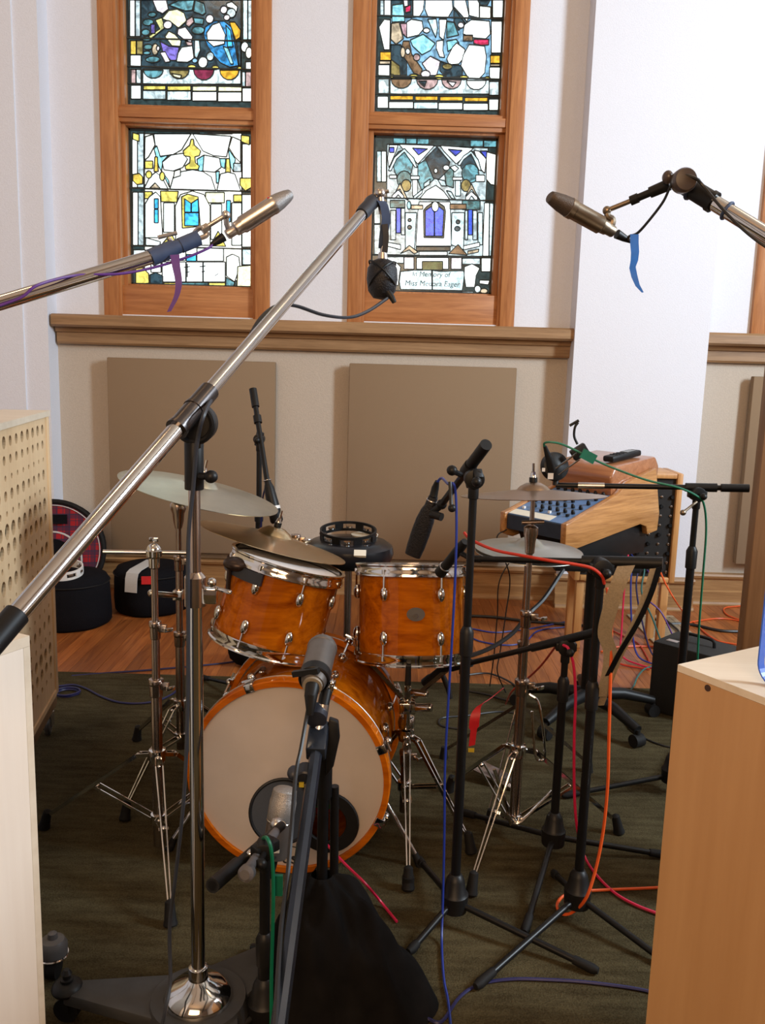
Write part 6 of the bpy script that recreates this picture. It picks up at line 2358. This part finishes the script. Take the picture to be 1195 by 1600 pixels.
obox(b, c0 + ex * .036 + ey * .13, ex, ey, fw - .037, .012, fz0 + .021, fz1)
b.build('back_panel', mat('shade_backing', (0.012, 0.009, 0.007), .9), st, smooth=False)  # near-black so the shade inside the holes is painted in
b = MB()
obox(b, c0 - ex * .06 + ey * .02, ex, ey, fw + .1, .06, fz0 - .075, fz0 - .001)
b.build('skid', BROWNW, st, bevel=.003)
for s_ in (-.03, .82):
    p = c0 + ex * s_ + ey * .05
    k = MB()
    k.cyl((p.x, p.y, .08), (p.x, p.y, fz0 - .075), .014, n=12)
    k.bar((p.x - .018, p.y, .045), (p.x - .018, p.y, .10), .03, .004, (1, 0, 0))
    k.bar((p.x + .018, p.y, .045), (p.x + .018, p.y, .10), .03, .004, (1, 0, 0))
    ko = k.build('caster_fork', NICKEL, st)
    k = MB()
    k.torus((p.x, p.y, GZ + .043), (1, .3, 0), .031, .0115, 24, 8)
    k.cyl((p.x - .008, p.y, GZ + .043), (p.x + .008, p.y, GZ + .043), .027, n=18)
    k.build('caster_wheel', mat('grey_wheel', (0.055, 0.05, 0.045), .4), ko)

# ================================================================== mixer on its pedestal
mth = math.radians(50)
mx_, my_ = V((math.cos(mth), -math.sin(mth), 0)), V((math.sin(mth), math.cos(mth), 0))
FRc = A(888, 824, 3.30)
mz = FRc.z
MW, MD = .345, .58
M0 = V((FRc.x, FRc.y, 0)) - mx_ * MW       # front left corner on plan


def MP(a_, s_, h_):
    """a_ along the front, s_ front to back, h_ above the front edge"""
    return M0 + mx_ * a_ + my_ * (s_ * 1.14) + UPZ * (mz + h_)


st = thing('mixing_console', 'blue-faced mixing console in a striped wooden cabinet on a black pedestal', 'mixer', (M0.x + .3, M0.y + .1, GZ))
cheek = [(-.01, -.075), (-.012, .012), (.02, .02), (.27, .105), (.33, .15), (.50, .20), (.545, .0), (.54, -.075), (.475, -.085), (.465, -.05), (.425, -.035), (.10, -.085), (.04, -.095)]
for a_ in (0, MW - .028):
    b = MB()
    b.prism([MP(a_, s_, h_) for s_, h_ in cheek], mx_ * .028)
    b.build('side_cheek', WALNUT, st, bevel=.005)
b = MB()
pf = [(.0, -.055), (.0, .004), (.30, .105), (.30, -.05)]
b.prism([MP(.0285, s_, h_) for s_, h_ in pf], mx_ * (MW - .057))
b.build('chassis', NAVY, st, smooth=False)
b = MB()
sl = math.atan2(.101, .30)
b.prism([MP(.03, .004, .0055), MP(.03, .295, .1035), MP(.03, .295, .1065), MP(.03, .004, .0085)], mx_ * (MW - .06))
fp = b.build('face_panel', BLUEP, st, smooth=False)
b = MB()
b.prism([MP(.03, .006, .0092), MP(.03, .045, .0222), MP(.03, .045, .0232), MP(.03, .006, .0102)], mx_ * (MW * .62))
b.build('tape_strip', PAPER, fp, smooth=False)
sn = (my_ * -math.sin(sl) + UPZ * math.cos(sl)).normalized()
kn = MB()
kn.lathe([(.0075, 0), (.0075, .008), (.005, .011), (.0045, .014)], (0, 0, 0), sn, 10)
first = None
for i in range(7):
    for j in range(5):
        if (i + j * 3) % 11 == 0:
            continue
        a_, s_ = .055 + i * .039, .085 + j * .042
        p = MP(a_, s_, .008 + (s_ - .004) * .337)
        if first is None:
            q = MB()
            q.lathe([(.008, 0), (.008, .010), (.0055, .014), (.005, .018)], p, sn, 10)
            first = q.build('knob', BLACKP, fp)
            fpos = p
        else:
            o = first.copy()
            COL.objects.link(o)
            o.parent = fp
            o.location = p - fpos
for i in range(6):
    a_ = .06 + i * .045
    q = MB()
    p = MP(a_, .06, .008 + .056 * .337)
    q.bar(p - my_ * .006 + sn * .005, p + my_ * .006 + sn * .005, .010, .010, sn)
    q.build('fader', WHITEP if i % 3 == 0 else BLACKP, fp)
b = MB()                                     # wooden bridge at the back with chamfered lid
prof = [(.265, .09), (.255, .175), (.285, .215), (.53, .245), (.56, .20), (.545, .09)]
b.prism([MP(.004, s_, h_) for s_, h_ in prof], mx_ * (MW - .033))
b.build('bridge', WALNUTD, st, bevel=.012)
b = MB()
b.prism([MP(.03, s_, h_) for s_, h_ in ((.06, -.06), (.52, -.04), (.50, -.17), (.10, -.17))], mx_ * (MW - .06))
b.build('under_tray', BLACKP, st, bevel=.004)
pcn = FL(917, 1082, .12)
b = MB()
ptop = mz - .15
b.cyl((pcn.x, pcn.y, .10), (pcn.x, pcn.y, ptop), .028, n=20)
b.cyl((pcn.x, pcn.y, ptop * .55), (pcn.x, pcn.y, ptop), .036, n=20)
b.build('column', BLACKP, st)
b = MB()
tcn2 = MP(MW / 2, .28, -.17)
b.box((tcn2 + V((pcn.x, pcn.y, tcn2.z))) / 2 + V((0, 0, -.01)), (.34, .34, .025))
b.build('top_plate', BLACKP, st, bevel=.003)
for k in range(5):
    q = math.radians(-62 + 72 * k)
    d_ = V((math.cos(q), math.sin(q), 0))
    e = V((pcn.x, pcn.y, 0)) + d_ * .30
    l = MB()
    l.tube([V((pcn.x, pcn.y, .115)) + d_ * .02, V((pcn.x, pcn.y, .11)) + d_ * .16, e + UPZ * .075], [.028, .024, .018], 10)
    lo = l.build('base_arm', BLACKP, st)
    c = MB()
    t_ = perp(d_)
    c.cyl(e + t_ * .022 + UPZ * (GZ + .026), e - t_ * .022 + UPZ * (GZ + .026), .026, n=16)
    c.cyl(e + UPZ * .03, e + UPZ * .075, .010, n=10)
    c.build('caster', RUBBER, lo)
# handset on the bridge
rz = MP(.25, .40, .232)
st2 = thing('remote_control', 'black handset with grey screen lying on the wooden bridge of the mixer', 'remote', rz)
ly = (my_ * .96 + UPZ * .118).normalized()
lx = (mx_ * .8 - my_ * .1).normalized()
ly = (V((.75, .62, .10))).normalized()
lx = ly.cross(UPZ).normalized()
lz = lx.cross(ly)
rot = Matrix((lx, ly, lz)).transposed()
b = MB()
b.box(rz + lz * .016, (.055, .20, .026), rot)
b.build('case', BLACKP, st2, bevel=.008)
b = MB()
b.box(rz + lz * .0305 + ly * .04, (.036, .06, .002), rot)
b.build('screen', mat('grey_screen', (0.12, 0.13, 0.13), .25), st2)
b = MB()
for i in range(3):
    for j in range(3):
        b.box(rz + lz * .030 - ly * (.015 + .022 * j) + lx * (.014 * (i - 1)), (.008, .010, .002), rot)
b.build('keypad', RUBBER, st2)

# ---- modular rack behind the mixer
RY = 4.40
x0, x1 = A(897, 880, RY).x, A(1057, 850, RY).x
z0, z1 = A(980, 908, RY).z, A(1040, 739, RY).z
st = thing('synth_rack', 'wood-framed black rack of knobs and jacks behind the mixer', 'rack', ((x0 + x1) / 2, RY + .1, 0))
for a_ in ((x0, x0 + .03, z0, z1), (x1 - .03, x1, z0, z1), (x0 + .0305, x1 - .0305, z0, z0 + .028), (x0 + .0305, x1 - .0305, z1 - .028, z1)):
    b = MB()
    slab(b, a_[0], a_[1], RY - .02, RY + .24, a_[2], a_[3])
    b.build('frame_board', RACKW, st, bevel=.006)
b = MB()
slab(b, x0 + .031, x1 - .031, RY, RY + .22, z0 + .029, z1 - .029)
pn_ = b.build('panel', BLACKPANEL, st, smooth=False)
fk = fj = None
for i in range(9):
    for j in range(10):
        xx, zz_ = x0 + .06 + i * .052, z0 + .055 + j * .049
        if xx > x1 - .045 or zz_ > z1 - .05:
            continue
        jack = (i + 2 * j) % 3 != 0
        src = fj if jack else fk
        if src is None:
            q = MB()
            if jack:
                q.lathe([(.0075, 0), (.0075, .004), (.004, .005), (.004, .002)], (xx, RY, zz_), (0, -1, 0), 8)
                fj = q.build('jack', CHROMED, pn_)
                pj = V((xx, RY, zz_))
            else:
                q.lathe([(.011, 0), (.011, .009), (.008, .014)], (xx, RY, zz_), (0, -1, 0), 10)
                fk = q.build('knob', BLACKP, pn_)
                pk = V((xx, RY, zz_))
        else:
            o = src.copy()
            COL.objects.link(o)
            o.parent = pn_
            o.location = V((xx, RY, zz_)) - (pj if jack else pk)
for xx, yy_ in ((x0 + .02, RY + .0), (x1 - .06, RY + .0), (x0 + .02, RY + .18), (x1 - .06, RY + .18)):
    b = MB()
    slab(b, xx, xx + .04, yy_, yy_ + .04, 0, z0 - .0005)
    b.build('leg', RACKW, st, bevel=.003)
random.seed(5)
for k, (mt_, n_) in enumerate(((C_RED, 'red'), (C_PINK, 'pink'), (C_BLUE, 'blue'), (C_NAVY, 'dark blue'), (C_TEAL, 'teal'), (C_PURPLE, 'purple'))):
    xx = A(968 + 9 * k, 865, RY).x
    za_ = A(975, 850 + 8 * k, RY).z
    cable(n_ + ' patch cable drooping from the wood-framed rack to the floor', mt_, [(xx, RY - .004, za_), (xx, RY - .05, za_ - .02), (xx - .02, RY - .10, za_ - .12), (xx - .05 + .02 * k, RY - .14, .14 + .02 * k), (xx - .08 + .05 * k, RY - .18, .03), (xx - .02 + .06 * k, RY - .26, .008), (xx + .10 + .03 * k, RY - .32, .008)], .0045, group=None)

# ---- black amplifier box on the floor
c0 = FL(1011, 1110)
ex = hdir(c0, c0 + V((.55, -.55, 0)))
ey = V((.55, .55, 0)).normalized()
zt_ = ZAT(c0.x, c0.y, 1001)
st = thing('amplifier', 'small black amplifier box with a carry handle on the floor by the mixer', 'amplifier', (c0.x, c0.y, 0))
b = MB()
obox(b, c0, ex, ey, .30, .22, .008, zt_)
b.build('case', mat('black_tolex', (0.014, 0.013, 0.012), .8, noise=.3, scale=300, bump=.3), st, bevel=.008)
b = MB()
h0_ = V((c0.x, c0.y, zt_)) + ex * .08 + ey * .11
b.tube(spline([h0_, h0_ + UPZ * .03 + ex * .01, h0_ + UPZ * .035 + ex * .07, h0_ + UPZ * .03 + ex * .13, h0_ + ex * .14], 5), .007, 8)
b.build('handle', BLACKP, st)
b = MB()
b.box(V((c0.x, c0.y, zt_)) + ex * .06 + ey * .06 + UPZ * .001, (.05, .03, .003), Matrix((ex, ey, UPZ)).transposed())
b.build('name_plate', NICKEL, st)

# ---- floor grille
g = [FL(996, 962), FL(1056, 963), FL(1094, 1008), FL(1004, 1008)]
gx0, gx1 = (g[0].x + g[3].x) / 2, (g[1].x + g[2].x) / 2
gy0, gy1 = g[2].y, g[0].y
st = thing('floor_vent', 'tan slatted air grille set flat on the wood floor by the rack', 'vent', ((gx0 + gx1) / 2, (gy0 + gy1) / 2, 0))
VENT = mat('vent_tan', (0.36, 0.27, 0.17), .5)
for a_ in ((gx0, gx1, gy0, gy0 + .03), (gx0, gx1, gy1 - .03, gy1), (gx0, gx0 + .03, gy0 + .0305, gy1 - .0305), (gx1 - .03, gx1, gy0 + .0305, gy1 - .0305)):
    b = MB()
    slab(b, a_[0], a_[1], a_[2], a_[3], .0005, .009)
    b.build('frame_bar', VENT, st, bevel=.002)
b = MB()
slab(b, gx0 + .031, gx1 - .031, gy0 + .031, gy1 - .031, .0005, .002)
b.build('void_shade', BLACKP, st, smooth=False)  # black sheet stands in for the shade between the slats
yy_ = gy0 + .04
while yy_ < gy1 - .045:
    b = MB()
    slab(b, gx0 + .031, gx1 - .031, yy_, yy_ + .008, .0025, .008)
    b.build('slat', VENT, st, smooth=False)
    yy_ += .019

# ---- straps hanging from the long boom
for k, (pts_, wd, lbl) in enumerate((
        ([A(978, 884, hs.y - .06), A(965, 915, hs.y - .07), A(952, 955, hs.y - .06), A(945, 990, hs.y - .04), A(953, 1020, hs.y - .03), A(948, 1060, hs.y - .02), A(938, 1088, hs.y)], .040, 'wide tan cloth strap hanging from the long level boom'),
        ([A(1024, 888, hs.y - .05), A(1017, 912, hs.y - .06), A(1003, 950, hs.y - .06), A(985, 990, hs.y - .05), A(965, 1030, hs.y - .03), A(948, 1075, hs.y), A(938, 1102, hs.y + .02)], .024, 'narrow tan strap slanting down from the boom grip'))):
    b = MB()
    sp_ = spline(pts_, 6)
    b.ribbon(sp_, [V((wd * (1 - .35 * i / len(sp_)), -.01, .006)) for i in range(len(sp_))], .003)
    tag(b.build('strap', STRAP), lbl, 'strap')
b = MB()
b.ribbon(spline([A(1030, 886, hs.y - .075), A(1016, 930, hs.y - .08), A(995, 975, hs.y - .07), A(968, 1020, hs.y - .05), A(950, 1055, hs.y - .03)], 6), V((.014, 0, .004)), .003)
tag(b.build('strap', CLOTHK), 'narrow black strap beside the tan straps on the long boom', 'strap')

# ================================================================== bags at the wall
cc = A(86, 872, 5.02)
rr = .30
st = thing('cymbal_bag', 'round red tartan cymbal bag with black edging leaning at the wall', 'bag', (cc.x, cc.y, 0))
cc.z = rr + .012
tn = V((.15, -1, .10)).normalized()
b = MB()
b.lathe([(.0001, -.035), (rr - .02, -.035), (rr - .012, -.02), (rr - .012, .05), (.0001, .05)], cc, -tn, 56)
b.build('side_wall', BAGK, st)
b = MB()
b.lathe([(.0001, .0355), (rr - .035, .0355), (rr - .03, .039), (.0001, .042)], cc, tn, 56)
b.build('front_face', TARTAN, st)
b = MB()
b.torus(cc + tn * .03, tn, rr - .016, .016, 56, 8)
b.build('edging', RUBBER, st)
b = MB()
b.torus(cc + tn * .042, tn, rr - .036, .003, 56, 6)
b.build('piping', GREYTAPE, st)
pc2 = cc + V((.0, 0, -.055)) + tn * .045
b = MB()
b.lathe([(.0001, -.002), (.165, -.002), (.16, .022), (.0001, .026)], pc2, tn, 44)
po = b.build('pocket', TARTAN, st)
b = MB()
b.torus(pc2 + tn * .018, tn, .163, .006, 44, 6)
b.build('pocket_piping', GREYTAPE, po)
b = MB()
b.lathe([(.0001, .027), (.135, .027), (.135, .030), (.0001, .031)], pc2 - UPZ * .012, tn, 36)
b.build('pocket_patch', BAGK, po)
b = MB()
lp_ = cc + V((.045, 0, .185)) + tn * .045
b.box(lp_, (.085, .004, .055), Matrix.Rotation(.15, 3, 'Z'))
b.build('name_patch', BAGK, st)


def softbag(label, cx, cy, r, h, name='drum_bag'):
    t_ = thing(name, label, 'bag', (cx, cy, 0))
    b_ = MB()
    vs2, fs2 = [], []
    prof_ = [(.0001, .002), (r * .93, .002), (r * .99, .02), (r * 1.0, h * .3), (r * .985, h * .65), (r * .97, h * .86), (r * .9, h * .96), (r * .6, h * 1.0), (.0001, h * 1.01)]
    n_ = 48
    for rr_, hh_ in prof_:
        for i in range(n_):
            q = 2 * PI * i / n_
            w2 = 1 + .025 * math.sin(3 * q + hh_ * 9) + .012 * math.sin(7 * q + hh_ * 20)
            vs2.append(V((cx + rr_ * w2 * math.cos(q), cy + rr_ * w2 * math.sin(q), hh_)))
    for j in range(len(prof_) - 1):
        fs2 += [(j * n_ + i, j * n_ + (i + 1) % n_, (j + 1) * n_ + (i + 1) % n_, (j + 1) * n_ + i) for i in range(n_)]
    build('shell', vs2, fs2, BAGK, t_, angle=60)
    zp = MB()
    zp.torus((cx, cy, h * .84), UPZ, r * .985, .004, 48, 6)
    zp.build('zip', RUBBER, t_)
    return t_


bx1 = FL(222, 966)
bag1 = softbag('low black drum bag with a white strap over its lid, under the left wall panel', bx1.x, bx1.y + .21, .215, .265)
b = MB()
cx_, cy_ = bx1.x, bx1.y + .21
q = math.radians(-105)
dx = V((math.cos(q), math.sin(q), 0))
C0 = V((cx_, cy_, 0))
b.ribbon([C0 + V((-.01, .06, .272)), C0 + dx * .10 + UPZ * .274, C0 + dx * .17 + UPZ * .268, C0 + dx * .205 + UPZ * .255, C0 + dx * .218 + UPZ * .225, C0 + dx * .222 + UPZ * .19, C0 + dx * .226 + UPZ * .15], perp(dx) * .075, .003)
b.build('white_strap', GREYTAPE, bag1)
b = MB()
q = math.radians(-82)
dx = V((math.cos(q), math.sin(q), 0))
b.box(C0 + dx * .219 + UPZ * .222, (.055, .006, .045), Matrix.Rotation(.15, 3, 'Z'))
b.build('red_label', REDTAG, bag1)
b = MB()
q = math.radians(-72)
dx = V((math.cos(q), math.sin(q), 0))
b.box(C0 + dx * .2195 + UPZ * .212, (.024, .006, .022), Matrix.Rotation(.3, 3, 'Z'))
b.build('white_label', GREYTAPE, bag1)
bx2 = FL(92, 990)
softbag('black drum bag with a white tambourine on its lid, by the tartan bag', bx2.x, bx2.y + .20, .205, .285)
tp = V((A(98, 915, bx2.y + .12).x, bx2.y + .13, .292))
tambourine('white tambourine with open slots lying on the black drum bag', tp, .105, .045, WHITEP, NICKELD, (.03, -.15, 1))
# small furry black pouch under the tom
bp_ = FL(382, 1046)
b = MB()
vs2 = []
b.ball((bp_.x, bp_.y + .06, .075), .072, UPZ, 20, 12, e=1.05, side=1.25, sdir=(1, 0, 0))
random.seed(11)
b.v = [p + V((random.uniform(-.006, .006), random.uniform(-.006, .006), random.uniform(-.004, .004))) for p in b.v]
tag(b.build('pouch', CLOTHK), 'small shaggy black pouch on the floor beneath the tilted tom', 'pouch')

# ================================================================== cables on the floor
fz = .0055
FZ = lambda pts_, z_=fz: [FL(x_, y_, z_) for x_, y_ in pts_]
cable('navy cable crossing the wood floor behind the left stands', C_NAVY, FZ([(112, 1056), (160, 1052), (230, 1047), (300, 1041), (350, 1036), (390, 1030)]), .0042)
cable('navy cable curling over the rug edge by the perforated screen', C_NAVY, FZ([(92, 1072), (115, 1070), (135, 1076), (158, 1088), (185, 1097), (215, 1099), (245, 1095), (268, 1085), (280, 1075)], .011), .0042)
cable('navy cable coil at the foot of the perforated screen', C_NAVY, [FL(106, 1084, .012) + V(((.045 + .004 * i / 12) * math.cos(i * .5), (.045 + .004 * i / 12) * math.sin(i * .5), .0006 * i)) for i in range(26)], .0045)
cq = lambda pts_: [(930 + x_ / 4.51, 870 + y_ / 4.51) for x_, y_ in pts_]
rackp = V((A(1030, 893, RY).x, RY - .02, A(1030, 893, RY).z))
cable('orange cable slanting from the rack down across the wood floor', C_ORANGE, [rackp, A(930 + 500 / 4.51, 870 + 200 / 4.51, RY - .05), A(930 + 570 / 4.51, 870 + 320 / 4.51, RY - .06), FL(930 + 640 / 4.51, 870 + 415 / 4.51, .01)] + FZ(cq([(710, 475), (780, 540), (860, 590), (940, 608), (1040, 622)])), .0045)
cable('orange cable curving along the baseboard at the right', C_ORANGE, FZ(cq([(650, 640), (652, 560), (665, 470), (720, 452), (850, 435), (950, 440), (1060, 460)])), .0045)
cable('orange cable loop lying near the baseboard at the far right', C_ORANGE, FZ(cq([(1110, 340), (1000, 348), (920, 358), (905, 380), (940, 415), (1040, 450), (1110, 470)])), .0045)
cable('orange cable running behind the black amplifier', C_ORANGE, FZ(cq([(40, 668), (120, 640), (250, 630), (390, 632), (560, 642), (700, 650), (860, 676), (960, 660), (1080, 640)])), .0045)
cable('red cable lying on the floor under the rack', C_RED, FZ(cq([(120, 520), (200, 560), (300, 610), (350, 680), (380, 740)])), .004)
cable('thick black cable across the wood floor at the right', C_BLACK, FZ(cq([(350, 320), (360, 380), (420, 440), (500, 470), (620, 472), (720, 485), (850, 515), (950, 525), (1080, 525)]), .009), .0085)
cable('black cable loop lying on the floor grille', C_BLACK, FZ(cq([(370, 330), (430, 350), (470, 420), (540, 480), (590, 530), (560, 560)]), .016), .006)
cable('teal cable curling from the amplifier to the rug', C_TEAL, FZ(cq([(400, 770), (340, 795), (295, 850), (270, 910), (230, 960)]), .010), .004)
cable('thin black cable lying on the rug right of the pedestal', C_BLACK, FZ([(972, 1118), (985, 1140), (1010, 1155), (1040, 1166), (1070, 1170)], .010), .0032)
cable('blue cable on the wood floor behind the low boom', C_BLUE, FZ([(735, 982), (770, 988), (800, 986), (830, 982), (870, 974), (905, 968)]), .004)
cable('blue cable crossing the wood floor near the pedestal', C_BLUE, FZ([(725, 990), (750, 1002), (790, 1008), (820, 1003), (840, 986), (880, 980), (915, 978)]), .004)
cable('thick black cable on the wood floor behind the cymbal stand', C_BLACK, FZ([(725, 962), (770, 964), (820, 970), (880, 975), (920, 978)], .009), .0085)
cable('black cable on the rug behind the tall black stand', C_BLACK, FZ([(720, 1056), (760, 1052), (790, 1062), (810, 1078), (800, 1095), (760, 1085), (720, 1078)], .010), .0045)
cable('black cable ring on the rug beside the hi-hat', C_BLACK, FZ([(725, 1140), (690, 1134), (690, 1122), (730, 1118), (780, 1112), (815, 1118), (800, 1132)], .010), .004)
cable('thin black cable hanging from the mixer, left of two', C_BLACK, [MP(.0, .2, -.06), MP(-.03, .2, -.12), A(783, 900, 3.7), A(777, 960, 3.7), A(772, 1020, 3.7), FL(765, 1072, .010)], .0028)
cable('thin black cable hanging from the mixer, right of two', C_BLACK, [MP(.03, .0, -.06), MP(.02, -.04, -.10), A(796, 900, 3.6), A(790, 960, 3.6), A(781, 1020, 3.6), A(777, 1050, 3.6), FL(790, 1082, .010)], .0028)
cable('black cable slanting past the right cymbal stand', C_BLACK, [A(880, 890, 2.95), A(850, 935, 2.85), A(825, 960, 2.78), A(800, 990, 2.75), A(765, 1013, 2.72), A(730, 1026, 2.70), A(700, 1034, 2.68)], .0075)
# red ribbon tied to the cymbal stand's leg
b = MB()
b.ribbon(spline([A(785, 1076, 2.56), A(765, 1092, 2.5), A(748, 1104, 2.46), A(742, 1120, 2.44), A(740, 1140, 2.44), A(737, 1165, 2.44)], 5), [V((.008 + .022 * min(1, max(0, (i - 8) / 6)) * (1 if i < 20 else .5), 0, .006)) for i in range(26)], .002)
tag(b.build('tape_flag', T_RED), 'red tape tail hanging by the right cymbal stand', 'tape')
b = MB()
b.box(A(736, 1172, 2.44), (.018, .004, .012))
tag(b.build('tape_flag', T_YELLOW), 'yellow tape tab below the red tape tail', 'tape')
cable('pink cable leaving the bass drum port towards the right', C_PINK, [A(510, 1290, 2.36), A(507, 1312, 2.27), A(520, 1330, 2.22), A(545, 1356, 2.16), A(570, 1380, 2.10), FL(594, 1408, .02), FL(620, 1440, .011)], .004)
